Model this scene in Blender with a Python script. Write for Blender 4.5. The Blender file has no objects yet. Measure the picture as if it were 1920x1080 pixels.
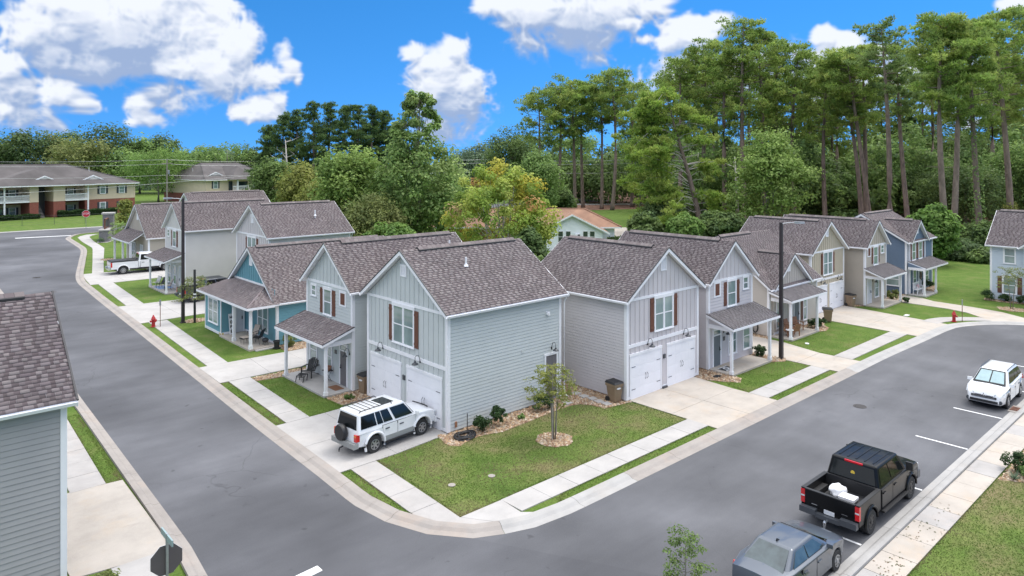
import bpy, bmesh, math, random
import numpy as np
from mathutils import Vector, Matrix, noise as mnoise

scene = bpy.context.scene
COL = scene.collection
R = math.radians

# ------------------------------------------------------------------ camera
cam_data = bpy.data.cameras.new('camera')
cam = bpy.data.objects.new('camera', cam_data)
COL.objects.link(cam)
cam.location = (-20.235, -26.752, 13.0)
cam.rotation_euler = (R(90), 0, R(47.71 - 90))
cam_data.sensor_fit = 'HORIZONTAL'
cam_data.sensor_width = 36.0
cam_data.lens = 24.9
cam_data.shift_y = -0.1266
cam_data.clip_start = 0.1
cam_data.clip_end = 4000
scene.camera = cam

# ------------------------------------------------------------------ colour management
scene.view_settings.view_transform = 'Standard'
scene.view_settings.look = 'None'
scene.view_settings.gamma = 1.0
scene.view_settings.exposure = 0.86
scene.view_settings.use_curve_mapping = False
scene.cycles.max_bounces = 7
scene.cycles.diffuse_bounces = 4
scene.cycles.glossy_bounces = 3
scene.cycles.transparent_max_bounces = 6
scene.cycles.use_denoising = True

# ------------------------------------------------------------------ sun
SUN_EL, SUN_AZ = 62.0, -12.0          # degrees; azimuth counter-clockwise from +X
sun_data = bpy.data.lights.new('sun', 'SUN')
sun_data.energy = 1.25
sun_data.angle = R(22)
sun_data.color = (1.0, 0.95, 0.88)
sun = bpy.data.objects.new('sun', sun_data)
COL.objects.link(sun)
_d = Vector((math.cos(R(SUN_EL)) * math.cos(R(SUN_AZ)), math.cos(R(SUN_EL)) * math.sin(R(SUN_AZ)), math.sin(R(SUN_EL))))
sun.rotation_euler = _d.to_track_quat('Z', 'Y').to_euler()

# ------------------------------------------------------------------ sky with cumulus clouds
# cloud puffs: azimuth and elevation (degrees), half width, half height, weight, tone
PUFFS = [(33.83, 8.78, 2.08, 1.79, 1, 0.7), (34.57, 8.53, 1.17, 1.07, 0.9, 0.95), (31.07, 10.13, 3.48, 1.85, 1.1, 0.85), (27.11, 10.89, 4.1, 2.11, 1.1, 0.9), (24.67, 9.59, 2.85, 2.55, 1, 0.85), (22.68, 10.89, 1.47, 1.19, 0.8, 1), (28.8, 9.07, 3.98, 2.27, 1, 0.65), (32.62, 6.94, 2.3, 1.64, 0.95, 0.25), (30.11, 6.39, 3.87, 1.57, 0.95, 0.15), (27.46, 6.75, 2.38, 1.53, 0.9, 0.3), (32.31, 8.58, 1.85, 1.46, 0.9, 0.5), (25.73, 6.65, 2.63, 1.17, 1.1, 1), (23.23, 6.98, 2.37, 1.67, 1.1, 0.95), (21.2, 8.47, 1.8, 1.93, 1.15, 1), (20.33, 9.5, 1.21, 1.21, 1, 1), (19.49, 6.36, 1.73, 1.22, 0.85, 0.8), (21.76, 5.87, 2.23, 1.2, 0.9, 0.6), (26.43, 4.89, 2.08, 1.74, 0.8, 0.2), (27.79, 3.7, 1.18, 1.45, 0.85, 0.8), (27.29, 2.76, 1.53, 0.84, 0.8, 0.7), (25.38, 4.16, 1.58, 1.17, 0.75, 0.5), (28.13, 2.55, 0.94, 0.68, 0.8, 1), (17.75, 8.36, 0.86, 1.23, 0.9, 1), (17.35, 7.05, 0.79, 1.07, 0.75, 0.9), (16.84, 6.05, 0.36, 0.66, 0.6, 0.8), (35.44, 6.02, 1.2, 1.12, 1, 0.95), (35.0, 4.3, 2.03, 1.77, 0.9, 0.3), (32.62, 4.42, 1.68, 1.27, 1, 0.95), (31.38, 3.75, 1.73, 0.96, 0.9, 0.9), (34.13, 2.93, 2.37, 1.14, 0.85, 0.5), (35.58, 3.22, 1.14, 0.7, 0.9, 0.9), (33.08, 2.42, 2.12, 1.01, 0.7, 0.3), (19.3, 3.74, 1.84, 1.06, 1.15, 1), (18.33, 4.37, 0.93, 0.74, 0.9, 1), (20.82, 3.34, 0.9, 0.56, 0.8, 1), (7.93, 8.36, 1.27, 0.94, 1, 1), (4.74, 8.62, 1.71, 1.29, 1.1, 1), (5.59, 7.35, 2.99, 1.72, 1.05, 0.9), (3.45, 6.31, 1.72, 1.64, 1, 0.85), (6.87, 5.85, 2.34, 1.8, 0.9, 0.6), (4.31, 4.17, 2.36, 1.94, 0.85, 0.3), (5.8, 2.45, 1.92, 1.72, 0.6, 0.2), (1.08, 12.4, 2.59, 1.21, 1, 1), (-1.73, 11.57, 3.45, 1.55, 1, 0.7), (-5.16, 11.12, 3.85, 2.06, 0.95, 0.35), (-4.31, 9.46, 4.72, 1.72, 0.85, 0.2), (-8.14, 11.87, 3.38, 1.62, 1, 0.6), (-10.87, 11.9, 1.87, 1.27, 0.9, 0.8), (-1.08, 9.49, 2.16, 1.21, 0.7, 0.3), (-6.44, 7.97, 1.92, 0.94, 0.55, 0.3), (-9.2, 10.73, 1.6, 0.77, 0.9, 1), (-14.36, 9.89, 2.51, 1.17, 1.15, 1), (-16.17, 10.45, 1.51, 0.83, 1, 1), (-12.73, 9.06, 2.05, 0.84, 0.85, 0.8), (-10.87, 9.45, 0.92, 0.51, 0.6, 0.8), (-18.33, 6.81, 7.78, 2.46, 0.7, 0.5), (-27.11, 5.63, 8.2, 2.3, 0.55, 0.5), (-23.77, 8.81, 1.16, 0.95, 1.1, 1), (-25.38, 8.32, 1.34, 0.86, 1.05, 1), (-27.11, 7.71, 1.71, 0.96, 0.8, 0.8), (-35.44, 9.99, 0.92, 0.49, 0.8, 1), (-33.83, 3.83, 4.47, 1.61, 0.4, 0.5)]
CAZ0 = 47.71
CW, CH = 4096, 640

def vnoise(x, y, px, seed):
    rng = np.random.RandomState(seed)
    t = rng.rand(256, 256).astype(np.float32)
    xi = np.floor(x).astype(np.int32); yi = np.floor(y).astype(np.int32)
    fx = x - xi; fy = y - yi
    fx = fx * fx * (3 - 2 * fx); fy = fy * fy * (3 - 2 * fy)
    x0 = (xi % px) % 256; x1 = ((xi + 1) % px) % 256
    y0 = yi % 256; y1 = (yi + 1) % 256
    a = t[y0, x0]; b = t[y0, x1]; c = t[y1, x0]; d = t[y1, x1]
    return (a + (b - a) * fx) * (1 - fy) + (c + (d - c) * fx) * fy

def cloud_pixels():
    az = ((np.arange(CW) + .5) / CW * 360.0 - 180.0).astype(np.float32)
    el = (((np.arange(CH) + .5) / CH) ** 2 * 90.0).astype(np.float32)
    AZ, EL = np.meshgrid(az + 180.0, el)
    YY = EL * 1.15
    n = np.zeros_like(AZ); amp = 0.5; tot = 0
    wx = (vnoise(AZ * .5, YY * .5, 180, 5) - .5) * 1.6
    for k, f in enumerate((0.30, 0.62, 1.25, 2.5, 5.0)):
        v = vnoise((AZ + wx) * f, YY * f, int(360 * f), 11 + k)
        if k > 0: v = 1.0 - np.abs(2 * v - 1)          # rounded, billowing edges
        n += amp * v; tot += amp; amp *= 0.60
    n /= tot
    big = vnoise(AZ / 18.0, YY / 9.0, 20, 77) * .65 + vnoise(AZ / 7.5, YY / 4.5, 48, 78) * .35
    f = np.full_like(AZ, -1.0); tone = np.full_like(AZ, .75)
    for (a, e, ra, re, w, tn) in PUFFS:
        a = CAZ0 + a + 180.0; ra = ra * 1.12; re = re * 1.12
        c0 = max(0, int((a - ra * 1.9) / 360 * CW)); c1 = min(CW, int((a + ra * 1.9) / 360 * CW) + 1)
        r0 = max(0, int(math.sqrt(max(0, e - re * 1.9) / 90) * CH)); r1 = min(CH, int(math.sqrt((e + re * 1.9) / 90) * CH) + 1)
        A = (AZ[r0:r1, c0:c1] - a) / ra; E_ = (EL[r0:r1, c0:c1] - e) / re
        v = w * (1.0 - np.sqrt(A * A + E_ * E_)) - (1 - w) * .12
        s = f[r0:r1, c0:c1]
        h = np.clip(.5 + (v - s) / .45, 0, 1); h = h * h * (3 - 2 * h)
        f[r0:r1, c0:c1] = s + (v - s) * h + .45 * h * (1 - h) * .35
        q = tone[r0:r1, c0:c1]; tone[r0:r1, c0:c1] = q + (tn - q) * h
    # the rest of the sky carries the same broken cumulus, closing overhead
    rel = np.abs((AZ - CAZ0) % 360.0 - 180.0)
    out = np.clip((rel - 38.0) / 10.0, 0, 1); out = np.maximum(out, np.clip((EL - 13.5) / 7.0, 0, 1))
    cover = .45 - .36 * np.clip((EL - 14) / 24.0, 0, 1)
    gen = (big - cover) * 2.6
    f = np.where(out > 0, np.maximum(f, gen * out + (out - 1)), f)
    fe = f + (n - .52) * 1.5
    soft = .26 + .46 * vnoise(AZ / 3.0, YY / 2.0, 120, 91)     # some edges crisp, some wispy
    dens = np.clip((fe - .0) / soft, 0, 1); dens = dens * dens * (3 - 2 * dens) * np.clip((EL - .2) / 1.2, 0, 1)
    # relief of the cloud tops lit from above, puff by puff
    body = np.clip(fe + .1, 0, 1.1)
    def above(d, sh): 
        rows = np.clip((np.sqrt(np.clip(el + d, 0, 89.9) / 90.0) * CH).astype(np.int32), 0, CH - 1)
        return np.roll(body[rows], -int(sh / 360 * CW), axis=1)
    T = .82 * tone - .10 + .75 * (body - above(.30, .12)) + .55 * (body - above(.8, .3)) + .35 * (body - above(1.8, .5)) + (n - .5) * .55
    T = np.clip(T, 0, 1)
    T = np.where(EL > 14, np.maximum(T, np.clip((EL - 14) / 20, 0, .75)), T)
    T = T[..., None]
    lit = np.array((.80, .83, .89), np.float32); sh = np.array((.31, .405, .60), np.float32)
    rgb = lit * T + sh * (1 - T)
    # cloud deck overhead, out of view, brightened with elevation to light the walls
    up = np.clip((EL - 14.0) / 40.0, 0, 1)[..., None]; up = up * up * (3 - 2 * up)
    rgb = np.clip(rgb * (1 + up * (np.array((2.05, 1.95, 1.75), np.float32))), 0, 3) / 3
    return np.concatenate([rgb, (dens * .97)[..., None]], axis=2).astype(np.float32)

def cloud_image():
    px = cloud_pixels()
    img = bpy.data.images.new('cloud_cover', CW, CH, alpha=True, float_buffer=False)
    img.colorspace_settings.name = 'Non-Color'
    img.alpha_mode = 'CHANNEL_PACKED'
    img.pixels.foreach_set(np.clip(px, 0, 1).ravel())
    img.update()
    img.pack()
    return img

world = bpy.data.worlds.new('World')
scene.world = world
world.use_nodes = True
wt = world.node_tree
for nd in list(wt.nodes): wt.nodes.remove(nd)
def wn(t, **kw):
    nd = wt.nodes.new(t)
    for k, v in kw.items(): setattr(nd, k, v)
    return nd
w_out = wn('ShaderNodeOutputWorld')
sky = wn('ShaderNodeTexSky', sky_type='NISHITA', sun_disc=False)
sky.sun_elevation = R(SUN_EL)
sky.sun_rotation = R(90 - SUN_AZ)
sky.altitude = 2500; sky.air_density = 0.8; sky.dust_density = 0.0; sky.ozone_density = 6.0
grade = wn('ShaderNodeHueSaturation'); grade.inputs['Saturation'].default_value = 1.25; grade.inputs['Value'].default_value = 1.0
tint = wn('ShaderNodeMix', data_type='RGBA', blend_type='MULTIPLY'); tint.inputs['Factor'].default_value = 1.0
tint.inputs[7].default_value = (1.45, 1.13, .98, 1)
bg_sky = wn('ShaderNodeBackground'); bg_sky.inputs['Strength'].default_value = 0.14
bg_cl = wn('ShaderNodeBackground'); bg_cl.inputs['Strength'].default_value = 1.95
mixw = wn('ShaderNodeMixShader')
tc = wn('ShaderNodeTexCoord'); sep = wn('ShaderNodeSeparateXYZ')
at2 = wn('ShaderNodeMath', operation='ARCTAN2'); asn = wn('ShaderNodeMath', operation='ARCSINE')
um = wn('ShaderNodeMath', operation='MULTIPLY_ADD'); um.inputs[1].default_value = 1 / (2 * math.pi); um.inputs[2].default_value = .5
mx = wn('ShaderNodeMath', operation='MAXIMUM'); mx.inputs[1].default_value = 0.0
dv = wn('ShaderNodeMath', operation='DIVIDE'); dv.inputs[1].default_value = math.pi / 2
sq = wn('ShaderNodeMath', operation='SQRT')
mn = wn('ShaderNodeClamp'); mn.inputs['Min'].default_value = .004; mn.inputs['Max'].default_value = .997
cmb = wn('ShaderNodeCombineXYZ')
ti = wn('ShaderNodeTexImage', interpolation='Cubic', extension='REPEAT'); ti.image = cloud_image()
L = wt.links.new
mx2 = wn('ShaderNodeMath', operation='MAXIMUM'); mx2.inputs[1].default_value = 0.0
L(tc.outputs['Generated'], sep.inputs[0]); L(sep.outputs['Z'], mx2.inputs[0])
L(sep.outputs['Y'], at2.inputs[0]); L(sep.outputs['X'], at2.inputs[1]); L(sep.outputs['Z'], asn.inputs[0])
L(at2.outputs[0], um.inputs[0]); L(asn.outputs[0], mx.inputs[0]); L(mx.outputs[0], dv.inputs[0]); L(dv.outputs[0], sq.inputs[0]); L(sq.outputs[0], mn.inputs[0])
L(um.outputs[0], cmb.inputs[0]); L(mn.outputs[0], cmb.inputs[1]); L(cmb.outputs[0], ti.inputs['Vector'])
mp = wn('ShaderNodeCombineXYZ'); lift = wn('ShaderNodeMath', operation='MULTIPLY_ADD'); lift.inputs[1].default_value = .8; lift.inputs[2].default_value = .20
L(mx2.outputs[0], lift.inputs[0]); L(sep.outputs['X'], mp.inputs[0]); L(sep.outputs['Y'], mp.inputs[1]); L(lift.outputs[0], mp.inputs[2]); L(mp.outputs[0], sky.inputs['Vector'])
L(sky.outputs[0], grade.inputs['Color']); L(grade.outputs[0], tint.inputs[6]); L(tint.outputs[2], bg_sky.inputs['Color'])
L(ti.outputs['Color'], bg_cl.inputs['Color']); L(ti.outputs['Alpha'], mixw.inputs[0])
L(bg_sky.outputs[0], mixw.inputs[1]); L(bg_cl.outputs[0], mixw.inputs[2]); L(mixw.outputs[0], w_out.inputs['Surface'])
world.cycles.sampling_method = 'MANUAL'
world.cycles.sample_map_resolution = 1024

# ------------------------------------------------------------------ materials
def _nt(name):
    m = bpy.data.materials.new(name); m.use_nodes = True
    nt = m.node_tree
    return m, nt, nt.nodes['Principled BSDF']

def ramp(nt, fac, stops):
    r = nt.nodes.new('ShaderNodeValToRGB')
    e = r.color_ramp.elements
    while len(e) < len(stops): e.new(.5)
    for i, (p, c) in enumerate(stops):
        e[i].position = p; e[i].color = (*c, 1) if len(c) == 3 else c
    nt.links.new(fac, r.inputs[0])
    return r.outputs[0]

def tex_noise(nt, scale, detail=3, rough=.55, vec=None, stretch=None):
    if vec is None:
        g = nt.nodes.new('ShaderNodeNewGeometry'); vec = g.outputs['Position']
    if stretch:
        mp = nt.nodes.new('ShaderNodeMapping'); mp.inputs['Scale'].default_value = stretch
        nt.links.new(vec, mp.inputs[0]); vec = mp.outputs[0]
    n = nt.nodes.new('ShaderNodeTexNoise')
    n.inputs['Scale'].default_value = scale; n.inputs['Detail'].default_value = detail; n.inputs['Roughness'].default_value = rough
    nt.links.new(vec, n.inputs['Vector'])
    return n.outputs['Fac']

def mixc(nt, fac, a, b, mode='MIX'):
    m = nt.nodes.new('ShaderNodeMix'); m.data_type = 'RGBA'; m.blend_type = mode
    if isinstance(fac, (int, float)): m.inputs[0].default_value = fac
    else: nt.links.new(fac, m.inputs[0])
    for s, v in ((6, a), (7, b)):
        if isinstance(v, tuple): m.inputs[s].default_value = (*v[:3], 1)
        else: nt.links.new(v, m.inputs[s])
    return m.outputs[2]

def bump(nt, h, strength, dist=.02):
    b = nt.nodes.new('ShaderNodeBump'); b.inputs['Strength'].default_value = strength; b.inputs['Distance'].default_value = dist
    nt.links.new(h, b.inputs['Height'])
    return b.outputs[0]

def M(name, col, rough=.6, var=.06, scale=1.5, bmp=0, bscale=60, metal=0, spec=.5, coat=0, stretch=None):
    m, nt, p = _nt(name)
    if var > 0:
        f = tex_noise(nt, scale, 4, .6, stretch=stretch)
        lo = tuple(c * (1 - var * 1.6) for c in col); hi = tuple(min(1, c * (1 + var * 1.6)) for c in col)
        c = ramp(nt, f, [(.25, lo), (.75, hi)])
        nt.links.new(c, p.inputs['Base Color'])
    else:
        p.inputs['Base Color'].default_value = (*col, 1)
    p.inputs['Roughness'].default_value = rough
    p.inputs['Metallic'].default_value = metal
    p.inputs['Specular IOR Level'].default_value = spec
    if coat:
        p.inputs['Coat Weight'].default_value = coat; p.inputs['Coat Roughness'].default_value = .04
    if bmp:
        nt.links.new(bump(nt, tex_noise(nt, bscale, 3), bmp), p.inputs['Normal'])
    return m

MAT = {}
# grass
m, nt, p = _nt('lawn_grass')
c1 = ramp(nt, tex_noise(nt, .35, 5, .6), [(.30, (.070, .125, .024)), (.5, (.118, .170, .040)), (.70, (.165, .190, .062))])
dry = ramp(nt, tex_noise(nt, .26, 4, .65, stretch=(1, 1.3, 1)), [(.45, (0, 0, 0)), (.66, (.85, .85, .85))])
c2 = mixc(nt, dry, c1, (.205, .165, .092))
fine = ramp(nt, tex_noise(nt, 9, 4, .75), [(.25, (.55, .55, .55)), (.75, (1.4, 1.4, 1.35))])
c3 = mixc(nt, 1.0, c2, fine, 'MULTIPLY')
nt.links.new(c3, p.inputs['Base Color']); p.inputs['Roughness'].default_value = .9; p.inputs['Specular IOR Level'].default_value = .15
nt.links.new(bump(nt, tex_noise(nt, 18, 4, .8), .8, .05), p.inputs['Normal'])
MAT['grass'] = m
m, nt, p = _nt('strip_grass')
c1 = ramp(nt, tex_noise(nt, .7, 5, .65), [(.30, (.066, .122, .020)), (.52, (.100, .158, .030)), (.72, (.150, .170, .056))])
fine = ramp(nt, tex_noise(nt, 11, 4, .75), [(.25, (.55, .55, .55)), (.75, (1.4, 1.4, 1.35))])
nt.links.new(mixc(nt, 1.0, c1, fine, 'MULTIPLY'), p.inputs['Base Color']); p.inputs['Roughness'].default_value = .9; p.inputs['Specular IOR Level'].default_value = .15
nt.links.new(bump(nt, tex_noise(nt, 18, 4, .8), .8, .05), p.inputs['Normal'])
MAT['green_grass'] = m
# asphalt
def asphalt(name, base):
    m, nt, p = _nt(name)
    b = np.array(base)
    c1 = ramp(nt, tex_noise(nt, .16, 5, .6), [(.28, tuple(b * .80)), (.5, tuple(b)), (.72, tuple(b * 1.32))])
    streak = ramp(nt, tex_noise(nt, .5, 4, .6, stretch=(.35, 1.6, 1)), [(.35, (.92, .92, .92)), (.65, (1.08, 1.08, 1.07))])
    c2 = mixc(nt, 1.0, c1, streak, 'MULTIPLY')
    g = ramp(nt, tex_noise(nt, 26, 4, .8), [(.25, (.80, .80, .80)), (.75, (1.2, 1.2, 1.2))])
    c3 = mixc(nt, 1.0, c2, g, 'MULTIPLY')
    worn = ramp(nt, tex_noise(nt, .09, 3, .55), [(.38, (.84, .84, .84)), (.64, (1.28, 1.28, 1.27))])
    c3 = mixc(nt, 1.0, c3, worn, 'MULTIPLY')
    vo = nt.nodes.new('ShaderNodeTexVoronoi'); vo.feature = 'DISTANCE_TO_EDGE'; vo.inputs['Scale'].default_value = .16
    gp = nt.nodes.new('ShaderNodeNewGeometry'); wp = nt.nodes.new('ShaderNodeVectorMath'); wp.operation = 'ADD'
    wn_ = nt.nodes.new('ShaderNodeTexNoise'); wn_.inputs['Scale'].default_value = .9; nt.links.new(gp.outputs['Position'], wn_.inputs['Vector'])
    nt.links.new(gp.outputs['Position'], wp.inputs[0]); nt.links.new(wn_.outputs['Color'], wp.inputs[1]); nt.links.new(wp.outputs[0], vo.inputs['Vector'])
    crack = ramp(nt, vo.outputs['Distance'], [(.0, (.72, .72, .72)), (.0045, (1, 1, 1))])
    cm = ramp(nt, tex_noise(nt, .12, 3), [(.50, (0, 0, 0)), (.58, (1, 1, 1))])
    c3 = mixc(nt, cm, c3, mixc(nt, 1.0, c3, crack, 'MULTIPLY'))
    spots = ramp(nt, tex_noise(nt, 1.6, 2, .5), [(.70, (1, 1, 1)), (.76, (.68, .68, .68))])
    c4 = mixc(nt, 1.0, c3, spots, 'MULTIPLY')
    nt.links.new(c4, p.inputs['Base Color']); p.inputs['Roughness'].default_value = .82; p.inputs['Specular IOR Level'].default_value = .35
    nt.links.new(bump(nt, tex_noise(nt, 70, 3, .7), .35, .01), p.inputs['Normal'])
    return m
MAT['asphalt'] = asphalt('asphalt', (.089, .090, .100))
MAT['asphalt_old'] = asphalt('asphalt_worn', (.097, .098, .108))
# concrete
def concrete(name, base, stain=(.55, .47, .36), amt=.35):
    m, nt, p = _nt(name)
    b = np.array(base)
    c1 = ramp(nt, tex_noise(nt, .8, 6, .65), [(.28, tuple(b * .84)), (.55, tuple(b)), (.8, tuple(np.minimum(b * 1.1, .9)))])
    s = ramp(nt, tex_noise(nt, .45, 5, .7), [(.52, (0, 0, 0)), (.75, (amt, amt, amt))])
    c2 = mixc(nt, s, c1, tuple(stain))
    dark = ramp(nt, tex_noise(nt, 1.3, 4, .6, stretch=(.4, 1.2, 1)), [(.62, (1, 1, 1)), (.78, (.80, .79, .78))])
    c3 = mixc(nt, 1.0, c2, dark, 'MULTIPLY')
    g = ramp(nt, tex_noise(nt, 30, 4, .8), [(.2, (.9, .9, .9)), (.8, (1.1, 1.1, 1.1))])
    nt.links.new(mixc(nt, 1.0, c3, g, 'MULTIPLY'), p.inputs['Base Color'])
    p.inputs['Roughness'].default_value = .85; p.inputs['Specular IOR Level'].default_value = .25
    nt.links.new(bump(nt, tex_noise(nt, 45, 3, .7), .2, .01), p.inputs['Normal'])
    return m
MAT['concrete'] = concrete('sidewalk_concrete', (.385, .365, .352), (.50, .40, .33), .35)
MAT['concrete_white'] = concrete('new_concrete', (.405, .388, .376), (.50, .45, .40), .25)
MAT['concrete_tan'] = concrete('stained_concrete', (.435, .392, .348), (.46, .35, .25), .6)
MAT['concrete_aged'] = concrete('aged_concrete', (.415, .378, .340), (.46, .36, .26), .5)
MAT['kerb'] = concrete('kerb_concrete', (.315, .286, .264), (.40, .31, .25), .5)
MAT['kerb_pale'] = concrete('pale_kerb_concrete', (.365, .354, .344), (.42, .36, .30), .3)
# roof shingles: each tab carries its own colour
m, nt, p = _nt('asphalt_shingle')
at = nt.nodes.new('ShaderNodeAttribute'); at.attribute_name = 'Col'
g = ramp(nt, tex_noise(nt, 38, 3, .8), [(.2, (.82, .82, .82)), (.8, (1.18, 1.18, 1.18))])
big = ramp(nt, tex_noise(nt, .7, 4, .6), [(.3, (.90, .90, .90)), (.7, (1.10, 1.09, 1.08))])
nt.links.new(mixc(nt, 1.0, mixc(nt, 1.0, at.outputs['Color'], g, 'MULTIPLY'), big, 'MULTIPLY'), p.inputs['Base Color'])
p.inputs['Roughness'].default_value = .92; p.inputs['Specular IOR Level'].default_value = .2
MAT['shingle'] = m
# leaves: each leaf carries its own colour
def leafmat(name, sat=.0):
    m, nt, p = _nt(name)
    at = nt.nodes.new('ShaderNodeAttribute'); at.attribute_name = 'Col'
    nt.links.new(at.outputs['Color'], p.inputs['Base Color'])
    p.inputs['Roughness'].default_value = .62; p.inputs['Specular IOR Level'].default_value = .25
    tr = nt.nodes.new('ShaderNodeBsdfTranslucent'); nt.links.new(at.outputs['Color'], tr.inputs['Color'])
    mix = nt.nodes.new('ShaderNodeMixShader'); mix.inputs[0].default_value = .45
    nt.links.new(p.outputs[0], mix.inputs[1]); nt.links.new(tr.outputs[0], mix.inputs[2])
    nt.links.new(mix.outputs[0], nt.nodes['Material Output'].inputs['Surface'])
    return m
MAT['leaf'] = leafmat('leaves')
# stones: each one its own colour
m, nt, p = _nt('river_rock')
at = nt.nodes.new('ShaderNodeAttribute'); at.attribute_name = 'Col'
nt.links.new(at.outputs['Color'], p.inputs['Base Color']); p.inputs['Roughness'].default_value = .75
MAT['rock'] = m
MAT['mulch_bed'] = M('rock_bed', (.34, .25, .165), .9, .35, 7, .6, 25)
MAT['bark'] = M('pine_bark', (.20, .15, .125), .9, .3, 2.2, .8, 9, stretch=(1, 1, .35))
MAT['bark_grey'] = M('grey_bark', (.22, .20, .175), .9, .22, 3, .6, 12, stretch=(1, 1, .4))
MAT['deadwood'] = M('dead_wood', (.40, .37, .34), .85, .15, 4)
MAT['straw'] = M('pine_straw', (.17, .085, .055), .95, .35, .9, .5, 14)
# paints
MAT['white'] = M('white_trim', (.80, .80, .83), .5, .03, 2)
MAT['white_door'] = M('white_door_paint', (.80, .80, .84), .45, .02, 1.5)
MAT['wall_sage'] = M('blue_grey_paint', (.527, .558, .559), .6, .03, .8)
MAT['wall_lilac'] = M('lilac_grey_paint', (.566, .536, .550), .6, .03, .8)
MAT['wall_teal'] = M('teal_paint', (.138, .314, .378), .6, .05, .8)
MAT['wall_pale'] = M('pale_grey_paint', (.611, .595, .579), .6, .03, .8)
MAT['wall_tan'] = M('tan_grey_paint', (.468, .415, .328), .6, .04, .8)
MAT['wall_taupe'] = M('taupe_paint', (.442, .391, .333), .6, .04, .8)
MAT['wall_greige'] = M('grey_beige_paint', (.488, .446, .404), .6, .04, .8)
MAT['wall_navy'] = M('slate_blue_paint', (.126, .178, .258), .6, .05, .8)
MAT['wall_sky'] = M('light_blue_paint', (.520, .583, .655), .6, .03, .8)
MAT['wall_grey'] = M('plain_grey_paint', (.355, .345, .352), .6, .04, .8)
MAT['wall_white'] = M('white_siding', (.80, .83, .86), .6, .03, .8)
MAT['cream'] = M('cream_siding', (.60, .50, .38), .7, .04, .8)
MAT['brick'] = M('red_brick', (.26, .085, .062), .85, .2, 6)
MAT['roof_grey'] = M('grey_roofing', (.095, .085, .084), .9, .26, .22)
MAT['roof_orange'] = M('orange_roofing', (.25, .14, .092), .9, .22, .5)
MAT['shutter'] = M('stained_cedar', (.145, .058, .036), .65, .25, 6, stretch=(6, 6, .6))
MAT['door_grey'] = M('grey_door', (.155, .145, .155), .5, .04, 2)
MAT['door_slate'] = M('slate_door', (.13, .155, .17), .5, .04, 2)
MAT['door_white'] = M('pale_door', (.62, .62, .66), .5, .03, 2)
MAT['black'] = M('black_metal', (.022, .022, .025), .45, .1, 4)
MAT['dark_edge'] = M('dark_drip_edge', (.03, .028, .032), .5, .1, 4)
MAT['bronze'] = M('bronze_pole', (.033, .026, .028), .5, .12, 2)
MAT['steel'] = M('galvanised_steel', (.42, .43, .45), .4, .1, 5, metal=.7)
MAT['lampgrey'] = M('charcoal_enamel', (.06, .065, .075), .4, .05, 5)
m, nt, p = _nt('window_glass')
c = ramp(nt, tex_noise(nt, .9, 3, .6, stretch=(1, 1, .5)), [(.3, (.13, .19, .19)), (.6, (.24, .32, .31)), (.8, (.36, .45, .43))])
nt.links.new(c, p.inputs['Base Color']); p.inputs['Roughness'].default_value = .04; p.inputs['Specular IOR Level'].default_value = 1.0
MAT['glass'] = m
MAT['glass_dark'] = M('dark_window_glass', (.03, .045, .05), .04, .2, 1, spec=1.0)
MAT['blind'] = M('window_blind', (.62, .66, .66), .8, .05, 1)
MAT['tan_bin'] = M('tan_plastic', (.25, .175, .11), .55, .06, 3)
MAT['black_plastic'] = M('black_plastic', (.018, .018, .02), .5, .1, 3)
MAT['red_paint'] = M('hydrant_red', (.42, .025, .03), .45, .1, 5)
MAT['sign_red'] = M('sign_red', (.50, .02, .035), .4, .03, 2)
MAT['sign_back'] = M('sign_back', (.105, .088, .092), .55, .06, 2)
MAT['sign_green'] = M('sign_green', (.25, .33, .34), .45, .05, 2)
MAT['line_white'] = M('road_paint', (.74, .74, .74), .7, .12, 6)
MAT['iron'] = M('cast_iron', (.055, .05, .05), .7, .15, 8)
MAT['rust'] = M('rusty_iron', (.16, .07, .045), .8, .25, 8)
MAT['wood'] = M('natural_wood', (.30, .15, .085), .6, .2, 5)
MAT['mat_brown'] = M('coir', (.20, .095, .05), .95, .15, 20)
MAT['rubber'] = M('tyre_rubber', (.022, .022, .023), .8, .1, 6)
MAT['cream_cloth'] = M('cream_cushion', (.50, .42, .36), .9, .06, 4)
MAT['terracotta'] = M('terracotta', (.38, .19, .12), .8, .1, 5)
MAT['stone_grey'] = M('split_stone', (.20, .19, .20), .85, .2, 5)
MAT['yellow'] = M('yellow_plastic', (.60, .42, .05), .5, .05, 4)
MAT['blue_mat'] = M('blue_outdoor_mat', (.25, .36, .60), .9, .08, 6)

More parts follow.
